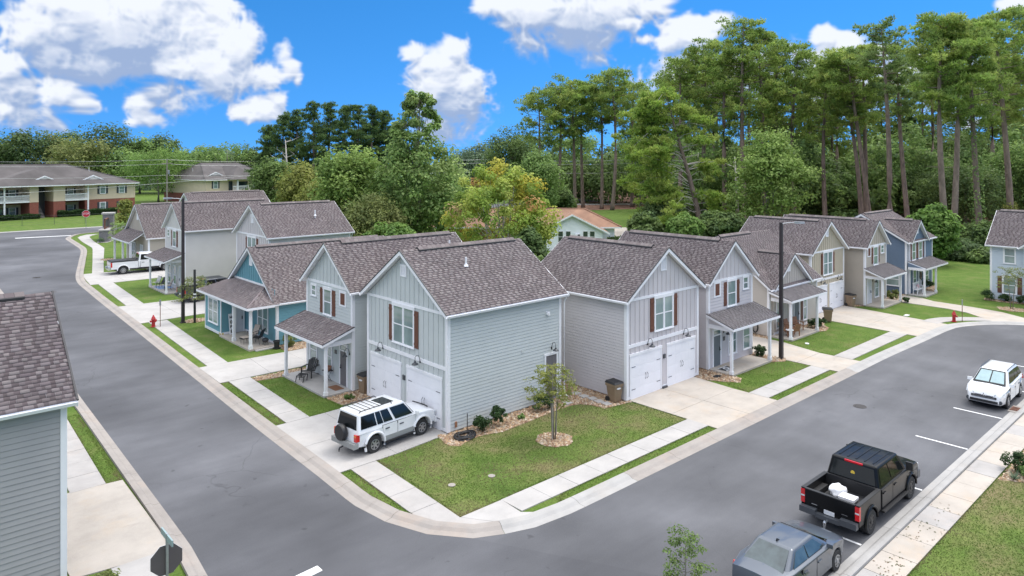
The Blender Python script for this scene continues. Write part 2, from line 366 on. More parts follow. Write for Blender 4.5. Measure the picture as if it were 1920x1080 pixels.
# ------------------------------------------------------------------ mesh helpers
CNT = {'o': 0}
class MB:
    """collects faces; build() links them as one mesh object"""
    def __init__(s): s.v = []; s.f = []; s.c = None
    def add(s, vs, fs):
        n = len(s.v); s.v.extend([tuple(v) for v in vs]); s.f.extend([tuple(i + n for i in f) for f in fs]); return s
    def hexa(s, p):      # 8 points: bottom ring 0-3, top ring 4-7
        return s.add(p, [(3, 2, 1, 0), (4, 5, 6, 7), (0, 1, 5, 4), (1, 2, 6, 5), (2, 3, 7, 6), (3, 0, 4, 7)])
    def box(s, x0, x1, y0, y1, z0, z1):
        return s.hexa([(x0, y0, z0), (x1, y0, z0), (x1, y1, z0), (x0, y1, z0), (x0, y0, z1), (x1, y0, z1), (x1, y1, z1), (x0, y1, z1)])
    def prism(s, poly, f, a, b):   # poly of 2-tuples mapped by f(p, t) at t=a and t=b
        n = len(poly)
        vs = [f(q, a) for q in poly] + [f(q, b) for q in poly]
        fs = [tuple(range(n))[::-1], tuple(range(n, 2 * n))] + [(i, (i + 1) % n, n + (i + 1) % n, n + i) for i in range(n)]
        return s.add(vs, fs)
    def tube(s, pts, r, n=8, caps=True):
        pts = [Vector(p) for p in pts]; m_ = len(pts)
        rs = r if isinstance(r, (list, tuple)) else [r] * m_
        rings = []
        for i, p in enumerate(pts):
            d = (pts[min(i + 1, m_ - 1)] - pts[max(i - 1, 0)]).normalized()
            a = d.cross(Vector((0, 0, 1)))
            if a.length < 1e-3: a = d.cross(Vector((1, 0, 0)))
            a.normalize(); b = d.cross(a)
            rings.append([p + (a * math.cos(2 * math.pi * k / n) + b * math.sin(2 * math.pi * k / n)) * rs[i] for k in range(n)])
        vs = [v for g in rings for v in g]; fs = []
        for i in range(m_ - 1):
            for k in range(n):
                fs.append((i * n + k, i * n + (k + 1) % n, (i + 1) * n + (k + 1) % n, (i + 1) * n + k))
        if caps: fs += [tuple(range(n))[::-1], tuple((m_ - 1) * n + k for k in range(n))]
        return s.add(vs, fs)
    def lathe(s, c, prof, n=16, axis='z'):   # prof: (radius, along)
        vs = []; fs = []
        for (r, h) in prof:
            for k in range(n):
                a = 2 * math.pi * k / n; x, y = r * math.cos(a), r * math.sin(a)
                o = (x, y, h) if axis == 'z' else ((x, h, y) if axis == 'y' else (h, x, y))
                vs.append((c[0] + o[0], c[1] + o[1], c[2] + o[2]))
        for i in range(len(prof) - 1):
            for k in range(n):
                fs.append((i * n + k, i * n + (k + 1) % n, (i + 1) * n + (k + 1) % n, (i + 1) * n + k))
        fs += [tuple(range(n))[::-1], tuple((len(prof) - 1) * n + k for k in range(n))]
        return s.add(vs, fs)
    def mesh(s, name, mat, off=(0, 0, 0), smooth=False):
        me = bpy.data.meshes.new(name)
        o = off
        me.from_pydata([(v[0] - o[0], v[1] - o[1], v[2] - o[2]) for v in s.v], [], s.f)
        if mat is not None: me.materials.append(MAT[mat] if isinstance(mat, str) else mat)
        if smooth: me.polygons.foreach_set('use_smooth', [True] * len(me.polygons))
        me.update()
        return me
    def build(s, name, mat, parent=None, smooth=False, fix=True):
        off = world_loc(parent) if parent else (0, 0, 0)
        me = s.mesh(name, mat, off, smooth)
        if fix: fix_normals(me)
        return link(name, me, parent)

def fix_normals(me):
    b = bmesh.new(); b.from_mesh(me); bmesh.ops.recalc_face_normals(b, faces=b.faces); b.to_mesh(me); b.free()

def world_loc(o):
    x = Vector((0, 0, 0))
    while o is not None: x += o.location; o = o.parent
    return x

def link(name, data, parent=None, loc=None):
    o = bpy.data.objects.new(name, data); COL.objects.link(o)
    if parent: o.parent = parent
    if loc is not None: o.location = loc
    return o

def tag(o, label=None, cat=None, group=None, kind=None):
    if label: o['label'] = label
    if cat: o['category'] = cat
    if group: o['group'] = group
    if kind: o['kind'] = kind
    return o

def thing(name, label, cat, loc, group=None):
    o = bpy.data.objects.new(name, None); COL.objects.link(o)
    o.empty_display_size = .2
    o.location = loc
    return tag(o, label, cat, group)

def copy_tree(o, parent=None):
    c = o.copy(); COL.objects.link(c)
    if parent: c.parent = parent
    for ch in [x for x in bpy.data.objects if x.parent == o]:
        copy_tree(ch, c)
    return c

def colored_mesh(name, V, F, C, mat, smooth=False):
    """numpy mesh of equal-size faces with one colour per face"""
    me = bpy.data.meshes.new(name)
    nf, k = F.shape
    me.vertices.add(len(V)); me.vertices.foreach_set('co', np.ascontiguousarray(V, np.float32).ravel())
    me.loops.add(nf * k); me.loops.foreach_set('vertex_index', np.ascontiguousarray(F, np.int32).ravel())
    me.polygons.add(nf)
    me.polygons.foreach_set('loop_start', np.arange(0, nf * k, k, dtype=np.int32))
    me.polygons.foreach_set('loop_total', np.full(nf, k, np.int32))
    if smooth: me.polygons.foreach_set('use_smooth', np.ones(nf, bool))
    me.update(calc_edges=True)
    ca = me.color_attributes.new('Col', 'BYTE_COLOR', 'CORNER')
    cc = np.ones((nf, k, 4), np.float32); cc[..., :3] = np.asarray(C, np.float32)[:, None, :]
    ca.data.foreach_set('color', cc.ravel())
    me.materials.append(MAT[mat] if isinstance(mat, str) else mat)
    return me

def lerp(a, b, t): return a + (b - a) * t
def interp(pts, t):          # piecewise-linear x(t) through sorted (t, x)
    if t <= pts[0][0]: return pts[0][1]
    for (a, x), (b, y) in zip(pts, pts[1:]):
        if t <= b: return x + (y - x) * (t - a) / (b - a)
    return pts[-1][1]
def smooth_line(pts, step=1.0):
    """Catmull-Rom resampling of a 2D polyline"""
    P = [Vector(p) for p in pts]; out = []
    for i in range(len(P) - 1):
        p0 = P[max(i - 1, 0)]; p1 = P[i]; p2 = P[i + 1]; p3 = P[min(i + 2, len(P) - 1)]
        n = max(1, int((p2 - p1).length / step))
        for k in range(n):
            t = k / n
            out.append(.5 * ((2 * p1) + (p2 - p0) * t + (2 * p0 - 5 * p1 + 4 * p2 - p3) * t * t + (3 * p1 - p0 - 3 * p2 + p3) * t ** 3))
    out.append(P[-1])
    return out
rnd = random.Random(7)

# ================================================================== GROUND, STREETS, KERBS, WALKS
def sheet(name, poly, mat, z, parent=None, kind='structure', thick=0.0):
    mb = MB()
    if thick:
        mb.prism(poly, lambda q, t: (q[0], q[1], t), z - thick, z)
    else:
        mb.add([(x, y, z) for x, y in poly], [tuple(range(len(poly)))])
    o = mb.build(name, mat, parent, fix=bool(thick))
    if not thick and o.data.polygons and o.data.polygons[0].normal.z < 0: o.data.flip_normals()
    if not parent: tag(o, kind=kind)
    return o

def struct_root(name):
    return tag(thing(name, None, None, (0, 0, 0)), kind='structure')

sheet('ground', [(-700, -500), (1000, -500), (1000, 1200), (-700, 1200)], 'green_grass', -.012)
sheet('lawn', [(-4.1, -.3), (-.1, -.05), (7.7, .1), (9.9, .1), (9.97, -6.53), (-4.38, -6.53)], 'grass', -.008)

EDGE_A = [(13.5, 115.6), (7.25, 114.2), (5.1, 111.5), (3.5, 107), (3.1, 103), (2.65, 95.6), (1.95, 88), (-.8, 75), (-3.7, 61), (-4.45, 51), (-5.2, 34),
          (-5.95, 17), (-6.35, 8), (-6.62, 0), (-6.75, -3.2), (-6.54, -4.96), (-5.93, -6.65), (-4.92, -7.93), (-2.83, -8.85), (-1.2, -9.03), (4, -9.07),
          (12, -9.08), (22, -9.1), (29, -9.08), (35.1, -9.25), (40.3, -9.38), (42.4, -9.75), (44.8, -11.05), (46.4, -12.8), (47.4, -15), (47.4, -19), (45, -23)]
EDGE_N = [(-13.5, -60), (-13.0, -25), (-12.6, -9), (-12.4, -4), (-12.22, -2), (-11.91, 8.65), (-11.6, 20), (-11.0, 40), (-10.46, 60), (-10.3, 75), (-10.6, 92), (-12, 104), (-16, 110.5), (-24, 112.3)]
EDGE_S = [(-7.4, -60), (-7.0, -26), (-6.8, -19), (-6.3, -16.7), (-5.3, -15.4), (-4.0, -15.05), (-2.95, -15.4), (-2.4, -16.4), (-1.3, -17.0), (2.2, -17.06), (5, -17.06), (11.7, -17.06), (23, -17.06), (36, -17.06), (45, -17.6)]
eA = [tuple(p) for p in smooth_line(EDGE_A, 1.0)]
eN = [tuple(p) for p in smooth_line(EDGE_N, 1.5)]
eS = [tuple(p) for p in smooth_line(EDGE_S, 1.5)]
iA = min(range(len(eA)), key=lambda i: (eA[i][0] + 5.0) ** 2 + (eA[i][1] + 7.9) ** 2)
iS = min(range(len(eS)), key=lambda i: (eS[i][0] + 4.0) ** 2 + (eS[i][1] + 15.05) ** 2)
sheet('street', eN + [(-24, 113), (13.5, 116)] + eA[:iA + 1] + [(-2.0, -13.5)] + list(reversed(eS[:iS + 1])), 'asphalt', 0.0)
sheet('side_street_road', eA[iA:] + [(45, -21), (45, -17.6)] + list(reversed(eS[iS:])) + [(-2.0, -13.5)], 'asphalt_old', 0.0)
sheet('cross_road', [(-260, 111.6), (-24, 112.6), (13.5, 115.8), (150, 114.2), (150, 126), (-3, 124.6), (-260, 121)], 'asphalt_old', .004)

KERB = [(0, .0), (.30, .012), (.44, .085), (.58, .105), (.75, .10), (.76, -.01)]
def offset_line(pts, w, side):
    out = []
    for i, p in enumerate(pts):
        a = Vector(pts[max(i - 1, 0)]); b = Vector(pts[min(i + 1, len(pts) - 1)])
        d = (b - a).normalized()
        out.append((p[0] + d.y * w * side, p[1] - d.x * w * side))
    return out
def kerb(name, pts, side, width, per, mats):
    root = struct_root(name)
    lines = [offset_line(pts, o * width / .75, side) for o, _ in KERB]
    i = 0
    while i < len(pts) - 1:
        j = min(i + per, len(pts) - 1)
        mb = MB(); n = len(KERB)
        g = .012
        for k in range(i, j + 1):
            for (line, (_, h)) in zip(lines, KERB):
                x, y = line[k]
                if k == j:      # leave a joint
                    x0, y0 = line[k - 1]; dl = math.hypot(x - x0, y - y0) or 1; x -= (x - x0) / dl * g; y -= (y - y0) / dl * g
                mb.v.append((x, y, h + .003))
        for k in range(j - i):
            for a in range(n - 1):
                mb.f.append((k * n + a, k * n + a + 1, (k + 1) * n + a + 1, (k + 1) * n + a))
        m = mats(pts[(i + j) // 2])
        mb.build('kerb_segment', m, root)
        i = j
    return root
kerb('kerb', eA, -1, .75, 3, lambda p: 'kerb_pale' if (p[0] > -3.2 and p[0] < .8 and p[1] < 0) or p[0] > 24 else 'kerb')
kerb('far_side_kerb', eN, -1, .52, 2, lambda p: 'kerb')
kerb('parking_kerb', eS, 1, .56, 2, lambda p: 'kerb_pale')
kerb('cross_road_kerb', [(x, 124.7 + (x + 3) * .012) for x in range(-150, 100, 6)], -1, .5, 2, lambda p: 'kerb_pale')

# ---- sidewalks made of separate slabs
def slab(root, poly, mat, top=.03, g=.010, name='slab'):
    cx = sum(p[0] for p in poly) / len(poly); cy = sum(p[1] for p in poly) / len(poly)
    q = []
    for x, y in poly:
        d = math.hypot(x - cx, y - cy); q.append((x - (x - cx) / d * g * 1.3, y - (y - cy) / d * g * 1.3))
    return sheet(name, q, mat, top + rnd.uniform(-.003, .003), root, thick=.06)
SW_L = [(-6, -5.58), (-.3, -5.32), (18.8, -4.55), (42, -3.42), (56, -2.66), (64.2, -1.53), (75, .75), (90, 3.85), (100, 4.45), (108, 5.3), (111.2, 7.4)]
SW_R = [(-6, -4.36), (-.3, -4.1), (18.8, -3.28), (42, -2.0), (56, -1.25), (64.2, -.35), (75, 2.0), (89, 5.15), (100, 6.0), (108, 7.0), (111.2, 9.2)]
walk = struct_root('sidewalk')
def left_walk(y0, y1, mat, step=1.5):
    n = max(1, round((y1 - y0) / step))
    for i in range(n):
        a = lerp(y0, y1, i / n); b = lerp(y0, y1, (i + 1) / n)
        slab(walk, [(interp(SW_L, a), a), (interp(SW_R, a), a), (interp(SW_R, b), b), (interp(SW_L, b), b)], mat)
left_walk(-5.1, -.35, 'concrete'); left_walk(6.4, 14.8, 'concrete_white'); left_walk(18.75, 34.0, 'concrete_white')
left_walk(42.2, 56.1, 'concrete_white'); left_walk(64.2, 111, 'concrete_white', 2.0)
slab(walk, [(-5.52, -5.1), (-4.32, -5.1), (-4.39, -6.55), (-3.55, -7.8), (-4.45, -7.25), (-5.35, -6.3), (-5.6, -5.8)], 'concrete')
slab(walk, [(-4.39, -6.55), (-2.41, -6.56), (-2.5, -7.76), (-2.0, -8.2), (-3.0, -8.0), (-3.55, -7.8)], 'concrete_white')
def right_walk(x0, x1, mat, step=1.5):
    n = max(1, round((x1 - x0) / step))
    for i in range(n):
        a = lerp(x0, x1, i / n); b = lerp(x0, x1, (i + 1) / n)
        slab(walk, [(a, -7.72), (b, -7.72), (b, -6.55), (a, -6.55)], mat)
right_walk(-2.43, 9.98, 'concrete_white'); right_walk(15.87, 23.45, 'concrete_white'); right_walk(26.75, 36.5, 'concrete')
cs_o = [(42.0, -6.9), (43.2, -7.05), (44.4, -7.45), (45.6, -8.3), (46.95, -9.68)]
cs_i = [(41.85, -8.12), (43.0, -8.3), (44.0, -8.75), (45.1, -9.6), (46.2, -10.75)]
for i in range(4): slab(walk, [cs_o[i], cs_o[i + 1], cs_i[i + 1], cs_i[i]], 'concrete')
# across the street and along the parking bays
far_walk = struct_root('far_side_sidewalk')
for i in range(28):
    y = 5.05 + i * 1.5
    f = lambda yy: -14.45 + (yy - 5) * .034
    slab(far_walk, [(f(y), y), (f(y) + 1.25, y), (f(y + 1.5) + 1.25, y + 1.5), (f(y + 1.5), y + 1.5)], 'concrete')
for i in range(4):
    y = -1.65 - i * 1.5
    slab(far_walk, [(-14.55, y), (-13.3, y), (-13.4, y - 1.5), (-14.65, y - 1.5)], 'concrete_white')
park_walk = struct_root('parking_sidewalk')
for i in range(30):
    x = 1.6 + i * 1.5
    slab(park_walk, [(x, -18.72), (x + 1.5, -18.72), (x + 1.5, -17.64), (x, -17.64)], 'concrete_tan' if i % 4 else 'concrete')

# ---- driveways: slabs with joints
def drive(poly_rows, mat, name='driveway'):
    """poly_rows: rows of points across; quads between successive rows become slabs"""
    root = struct_root(name)
    for r0, r1 in zip(poly_rows, poly_rows[1:]):
        for k in range(len(r0) - 1):
            slab(root, [r0[k], r0[k + 1], r1[k + 1], r1[k]], mat, .026)
    return root
drive([[(-5.88, -.33), (-5.84, 3.1), (-5.6, 6.4)], [(-3.0, -.3), (-3.0, 3.1), (-3.0, 6.4)], [(-.02, -.02), (-.02, 3.1), (-.02, 6.55)]], 'concrete_white')
drive([[(-5.2, 14.85), (-5.05, 18.8)], [(-2.2, 14.8), (-1.9, 18.7)], [(.5, 14.75), (.55, 18.6)], [(4, 14.75), (4, 18.6)], [(8, 14.75), (8, 18.6)]], 'concrete_white')
drive([[(-4.4, 34.1), (-4.2, 38.2), (-4.05, 42.3)], [(-1, 34.4), (-1, 38.2), (-1, 42.2)], [(2.5, 34.5), (2.5, 38.2), (2.5, 41.9)], [(5.98, 34.5), (5.98, 38.2), (5.98, 41.8)]], 'concrete_white')
drive([[(-3.35, 56.05), (-3.0, 60), (-2.5, 64.3)], [(0, 56.1), (0, 60), (0, 64.1)], [(4, 56.1), (4, 60), (4, 62.8)], [(9, 56.1), (9, 60), (9, 62.8)]], 'concrete_white')
drive([[(9.96, -8.3), (12.9, -8.3), (15.86, -8.3)], [(9.96, -5.6), (12.9, -5.6), (15.86, -5.6)], [(9.96, -2.9), (12.9, -2.9), (16.1, -2.9)]], 'concrete_tan')
drive([[(23.45, -8.35), (26.75, -8.35)], [(23.5, -5.6), (26.75, -5.6)], [(23.5, -2.6), (27.6, -2.6)], [(23.6, 1.5), (27.9, 1.5)], [(23.6, 6), (27.9, 6)]], 'concrete_tan')
drive([[(36.45, -8.6), (39.3, -8.6), (42.2, -9.0)], [(36.6, -4.6), (39.6, -4.6), (42.8, -4.6)], [(36.75, -.2), (40.2, -.2), (43.5, -.2)]], 'concrete_tan')
drive([[(45.75, -10.95), (47.9, -13.6)], [(47.0, -9.72), (49.4, -12.1)], [(48.2, -8.4), (50.6, -10.3)], [(48.75, -6.8), (51.1, -8.0)], [(48.8, -5.0), (51.4, -5.0)], [(48.8, -3.3), (52.2, -3.7)], [(49.5, -.5), (52.6, -1.5)]], 'concrete_tan')
drive([[(-12.72, -1.9), (-12.62, 5.0)], [(-15.6, -1.45), (-15.6, 5.25)]], 'concrete_aged')

# ---- grass strips between kerb and walk
def strip_left(y0, y1):
    n = max(2, int((y1 - y0) / 2))
    ys = [lerp(y0, y1, i / n) for i in range(n + 1)]
    kx = [(-5.5, -5.78), (-3, -5.96), (0, -5.88), (17, -5.18), (34, -4.42), (51, -3.66), (61, -2.9), (75, .0), (88, 2.75), (96, 3.4), (104, 4.0), (110, 5.6)]
    sheet('grass_strip', [(interp(kx, y), y) for y in ys] + [(interp(SW_L, y), y) for y in reversed(ys)], 'green_grass', -.006)
for a, b in ((-5.5, -.36), (6.42, 14.8), (18.82, 34), (42.3, 56), (64.3, 110)): strip_left(a, b)
for a, b in ((-1.4, 9.94), (15.88, 23.43), (26.77, 36.4)): sheet('grass_strip', [(a, -8.32), (b, -8.32), (b, -7.73), (a + (1.1 if a < 0 else 0), -7.73)], 'green_grass', -.006)
sheet('grass_strip', [(-13.2, 5.06), (-12.64, 5.04), (-12.35, 14.7), (-12.9, 14.6)], 'green_grass', -.006)
sheet('grass_strip', [(-13.28, -1.95), (-12.75, -1.9), (-13.0, -9), (-13.5, -9)], 'green_grass', -.006)
sheet('lawn', [(-15.6, -1.5), (-14.56, -1.6), (-14.9, -9), (-19, -9)], 'green_grass', -.006)
sheet('lawn', [(-3.26, 18.85), (-1.2, 18.8), (-1.2, 20.3), (-1.1, 30), (.6, 33.9), (-2.4, 33.95), (-2.7, 30)], 'green_grass', -.006)
sheet('lawn', [(-3.9, 6.45), (-1.9, 6.5), (-1.9, 13.4), (-3.45, 14.5)], 'green_grass', -.006)
sheet('lawn', [(16, -6.5), (23.5, -6.5), (23.5, -5), (22.5, -4.55), (18, -4.5), (16.4, -5)], 'green_grass', -.006)
sheet('lawn', [(26.8, -6.5), (36.4, -6.5), (36.4, -2.2), (33.8, -3.2), (28, -3), (26.8, -3.4)], 'green_grass', -.006)
sheet('lawn', [(-1.95, 42.4), (.9, 42.2), (.9, 45.2), (.8, 51), (3.5, 56), (-1.2, 56)], 'green_grass', -.006)
sheet('lawn', [(1.6, -18.74), (60, -18.74), (60, -60), (-7.0, -60), (-6.5, -24), (-6.3, -19), (-5.5, -16.2), (-4.2, -15.6), (-3.2, -15.8), (-2.6, -17.0), (-1.2, -17.6), (1.6, -17.64)], 'grass', -.006)

# ---- road paint and ironwork
for x in (4.47, 10.31, 16.12, 21.66, 27.4, 33.1):
    sheet('parking_line', [(x - .055, -17.04), (x + .055, -17.04), (x + .055, -14.92), (x - .055, -14.92)], 'line_white', .004)
sheet('stop_line', [(-12.1, -6.45), (-9.62, -6.2), (-9.62, -5.85), (-12.1, -6.05)], 'line_white', .004)
sheet('stop_line', [(-2.5, 112.4), (5.1, 111.2), (5.1, 111.9), (-2.5, 113.3)], 'line_white', .009)
def manhole(x, y, r, label):
    mb = MB(); mb.lathe((x, y, 0), [(r, .0), (r, .012), (r * .9, .014), (r * .88, .006), (.02, .006)], 24)
    t = thing('manhole_cover', label, 'manhole cover', (x, y, 0), 'manhole covers in the streets')
    mb.build('iron_disc', 'iron', t)
    mb = MB()
    for i in range(-3, 4):
        w = math.sqrt(max(0, (r * .8) ** 2 - (i * r * .22) ** 2))
        mb.box(x - w, x + w, y + i * r * .22 - .02, y + i * r * .22 + .02, .004, .016)
    mb.build('tread_rib', 'iron', t)
manhole(18.23, -11.56, .33, 'round iron manhole cover in the road behind the black pickup')
manhole(-6.61, 65.27, .42, 'round manhole cover in the street level with the white pickup')
sheet('asphalt_patch', [(-8.6, 53.6), (-6.6, 53.9), (-6.7, 54.9), (-8.7, 54.6)], 'iron', .004)
t = thing('storm_drain', 'rusty storm drain grate set in the kerb beside white crossover', 'storm drain', (23.65, -17.25, 0))
mb = MB(); mb.box(23.1, 24.3, -17.55, -16.95, .0, .03); mb.build('drain_apron', 'kerb', t)
mb = MB()
for k in range(9): mb.box(23.36 + k * .075, 23.40 + k * .075, -17.45, -17.02, .02, .055)
for y in (-17.45, -17.02): mb.box(23.33, 24.02, y - .03, y + .03, .02, .06)
mb.build('grate', 'rust', t)

# ---- river-rock beds
def rock_cloud(polys, density, size, name, pal, seed=1, z=.0):
    rng = np.random.RandomState(seed); pts = []
    for poly in polys:
        P = np.array(poly); x0, y0 = P.min(0); x1, y1 = P.max(0)
        n = int((x1 - x0) * (y1 - y0) * density)
        q = rng.rand(n, 2) * (x1 - x0, y1 - y0) + (x0, y0)
        inside = np.zeros(n, bool); j = len(P) - 1
        for i in range(len(P)):
            c = ((P[i, 1] > q[:, 1]) != (P[j, 1] > q[:, 1])) & (q[:, 0] < (P[j, 0] - P[i, 0]) * (q[:, 1] - P[i, 1]) / (P[j, 1] - P[i, 1] + 1e-9) + P[i, 0])
            inside ^= c; j = i
        pts.append(q[inside])
    q = np.concatenate(pts); n = len(q)
    base = np.array([(1, 0, 0), (0, 1, 0), (-1, 0, 0), (0, -1, 0), (0, 0, .75), (0, 0, -.5)], np.float32)
    s = size * (.55 + rng.rand(n, 1, 1) * .9)
    B = base[None] * s * (.6 + .8 * rng.rand(n, 6, 1))
    a = rng.rand(n) * 6.28; ca, sa = np.cos(a), np.sin(a)
    V = np.stack([B[..., 0] * ca[:, None] - B[..., 1] * sa[:, None], B[..., 0] * sa[:, None] + B[..., 1] * ca[:, None], B[..., 2]], -1)
    V[..., 0] += q[:, 0:1]; V[..., 1] += q[:, 1:2]; V[..., 2] += z + size * .25
    tri = np.array([(0, 1, 4), (1, 2, 4), (2, 3, 4), (3, 0, 4)])
    F = (tri[None] + (np.arange(n) * 6)[:, None, None]).reshape(-1, 3)
    pal = np.array(pal, np.float32); C = pal[rng.randint(0, len(pal), n)] * (.75 + .5 * rng.rand(n, 1)); C = np.repeat(C, 4, 0)
    me = colored_mesh(name, V.reshape(-1, 3), F, np.clip(C, 0, 1), 'rock')
    return tag(link(name, me), kind='stuff')
ROCK = [(.36, .24, .14), (.30, .19, .105), (.42, .31, .21), (.25, .16, .10), (.34, .27, .21), (.46, .38, .29), (.21, .12, .07)]
def ring(cx, cy, r, n=20, e=1.0, ph=0): return [(cx + r * math.cos(2 * math.pi * k / n) * (1 + .07 * math.sin(3 * k + ph)), cy + e * r * math.sin(2 * math.pi * k / n) * (1 + .07 * math.cos(2 * k + ph))) for k in range(n)]
BEDS = [
    [(0, 0), (-.5, .2), (-.8, -1.1), (-.45, -1.5), (.4, -1.2), (1.2, -1.25), (2.14, -1.55), (3.6, -1.45), (5.5, -1.3), (6.9, -1.25), (7.6, -1.45), (7.95, -1.95), (8.1, -2.75), (9.95, -3.1), (9.95, 4.6), (7.6, 4.6), (7.6, 0)],
    [(-3.48, 14.62), (-3.41, 13.85), (-1.95, 13.6), (-1.95, 14.0), (8, 14.0), (8, 14.7), (-.2, 14.5), (-1.4, 14.55)],
    [(-1.85, 8.42), (-1.75, 6.9), (-.9, 6.62), (0, 6.6), (0, 7.2), (6, 7.2), (6, 8.45)],
    [(16.15, -2.95), (16.1, -3.6), (16.6, -4.5), (17.2, -5.3), (17.9, -4.9), (17.9, 5), (16.5, 5), (16.5, -2.9)],
    [(22.5, -4.5), (23.2, -4.95), (23.75, -4.8), (23.6, -3), (23.55, 2), (23.05, 2), (23.05, -2.75), (22.5, -2.75)],
    [(32.5, -2.95), (33.2, -3.2), (34.3, -2.9), (34.9, -2.2), (36.0, -1.9), (36.4, -1.2), (32.5, -1.2)],
    [(27.9, -1.5), (27.6, -1.6), (27.4, 3), (28.3, 3), (28.3, -1.2)],
    [(43.6, -.9), (44.6, -1.6), (44.7, 6), (43.7, 6)],
    [(49.4, -1.7), (49.6, -3.0), (50.6, -2.8), (51.4, -1.9), (52.8, -2.2), (52.8, 1), (49.4, 1)],
    [(55.95, -3.75), (57.0, -3.6), (57.9, -3.0), (59.5, -2.8), (60.4, -2.4), (60.4, -2), (55.95, -2.1)],
    [(56.45, -7.6), (55.7, -7.8), (55.6, -9), (55.9, -11), (55.6, -14), (55.6, -17), (56.45, -17)],
    [(.6, 18.75), (2, 18.7), (8, 18.7), (8, 20.4), (.75, 20.4)],
    ring(3.25, -3.85, .85, ph=1), ring(-.8, 32.3, .95, e=.75, ph=2), ring(52.6, -10.6, 1.0, ph=3), ring(2.6, 75.4, .9, ph=4),
    [(-15.6, -2.2), (-15.0, -2.2), (-15.2, -9), (-15.7, -9)],
    [(13.6, -18.8), (19, -18.8), (19, -22.5), (16, -22.5), (14.6, -20.4)],
]
for i, b in enumerate(BEDS):
    sheet('rock_bed_ground', b, 'mulch_bed', -.003 + (.001 if i % 2 else 0))
rock_cloud(BEDS, 150, .062, 'river_rock', ROCK, 5, .0)
t0 = None
# stepping stones beside house wall
STONE_AT = ['farthest up the gap', 'second down the gap', 'third down the gap', 'fourth, beside the lawn end', 'closest to the tan bin', 'alone by the side-door shrub']
for k, (x, y) in enumerate([(8.66, -.25), (8.62, -.85), (8.68, -1.42), (8.6, -1.95), (8.62, -2.45), (7.2, -.95)]):
    a = rnd.uniform(-.2, .2); w = .24
    poly = [(x + w * math.cos(a + q) * 1.25, y + w * math.sin(a + q) * 1.25) for q in (.7, 2.3, 3.9, 5.4)]
    o = sheet('stepping_stone', poly, 'concrete_white', .075, thick=.1)
    o['kind'] = 'thing'
    tag(o, 'square pale stepping stone in the rock bed between grey houses, ' + STONE_AT[k], 'stepping stone', 'stepping stones in the rock bed')

# ---- turf: short blades over the near lawns and ragged along their edges
def inside_poly(P, q):
    ins = np.zeros(len(q), bool); j = len(P) - 1
    for i in range(len(P)):
        c = ((P[i, 1] > q[:, 1]) != (P[j, 1] > q[:, 1])) & (q[:, 0] < (P[j, 0] - P[i, 0]) * (q[:, 1] - P[i, 1]) / (P[j, 1] - P[i, 1] + 1e-9) + P[i, 0])
        ins ^= c; j = i
    return ins
def turf(polys, density, edge, seed, hgt=.032):
    rng = np.random.RandomState(seed); pts = []
    for poly in polys:
        P = np.array(poly, float); x0, y0 = P.min(0); x1, y1 = P.max(0)
        q = rng.rand(int((x1 - x0) * (y1 - y0) * density), 2) * (x1 - x0, y1 - y0) + (x0, y0)
        pts.append(q[inside_poly(P, q)])
        for a, b in zip(P, np.roll(P, -1, 0)):
            L_ = np.linalg.norm(b - a); m = int(L_ * edge); t = rng.rand(m, 1); nrm = np.array((b[1] - a[1], a[0] - b[0])) / (L_ + 1e-9)
            # denser tongues of grass creep over the concrete here and there
            w = .035 + .05 * np.clip(np.sin(t * L_ * 2.1 + seed) + np.sin(t * L_ * 5.3), 0, 2) * .6
            pts.append(a + (b - a) * t + nrm * rng.randn(m, 1) * w)
    q = np.concatenate(pts); n = len(q)
    for b in BEDS[:6] + [BEDS[12], BEDS[-1]]:
        k = ~inside_poly(np.array(b, float), q); q = q[k]
    q = q[rng.rand(len(q)) < np.clip((62 - np.hypot(q[:, 0] + 20.2, q[:, 1] + 26.7)) / 34, 0, 1)]
    n = len(q); a = rng.rand(n) * 6.283; w = .012 + .014 * rng.rand(n); h = hgt * (.5 + rng.rand(n)); lean = rng.randn(n, 2) * .03
    z = np.where(rng.rand(n) < 2, -.012, 0)
    V = np.stack([np.stack([q[:, 0] - np.cos(a) * w, q[:, 1] - np.sin(a) * w, z], 1), np.stack([q[:, 0] + np.cos(a) * w, q[:, 1] + np.sin(a) * w, z], 1), np.stack([q[:, 0] + lean[:, 0], q[:, 1] + lean[:, 1], h], 1)], 1)
    f1 = vnoise(q[:, 0] * .33 + 50, q[:, 1] * .40 + 50, 256, 3) * .6 + vnoise(q[:, 0] * 1.3 + 50, q[:, 1] * 1.3 + 50, 256, 4) * .4
    dry = np.clip((f1 - .49) / .16, 0, 1)[:, None] * .9
    g = np.array([(.125, .195, .040), (.150, .212, .050), (.175, .220, .064), (.105, .172, .034)])[rng.randint(0, 4, n)]
    C = g * (1 - dry) + np.array((.245, .200, .115)) * dry
    me = colored_mesh('turf', V.reshape(-1, 3), np.arange(n * 3).reshape(-1, 3), np.clip(C * (.88 + .24 * rng.rand(n, 1)), 0, 1), 'leaf')
    return tag(link('turf', me), kind='stuff')
turf([[(-4.0, -.2), (-.05, -.05), (7.6, -.1), (9.9, -2.9), (9.96, -6.5), (-2.4, -6.5), (-4.36, -6.5), (-4.1, -3)]], 300, 120, 5)
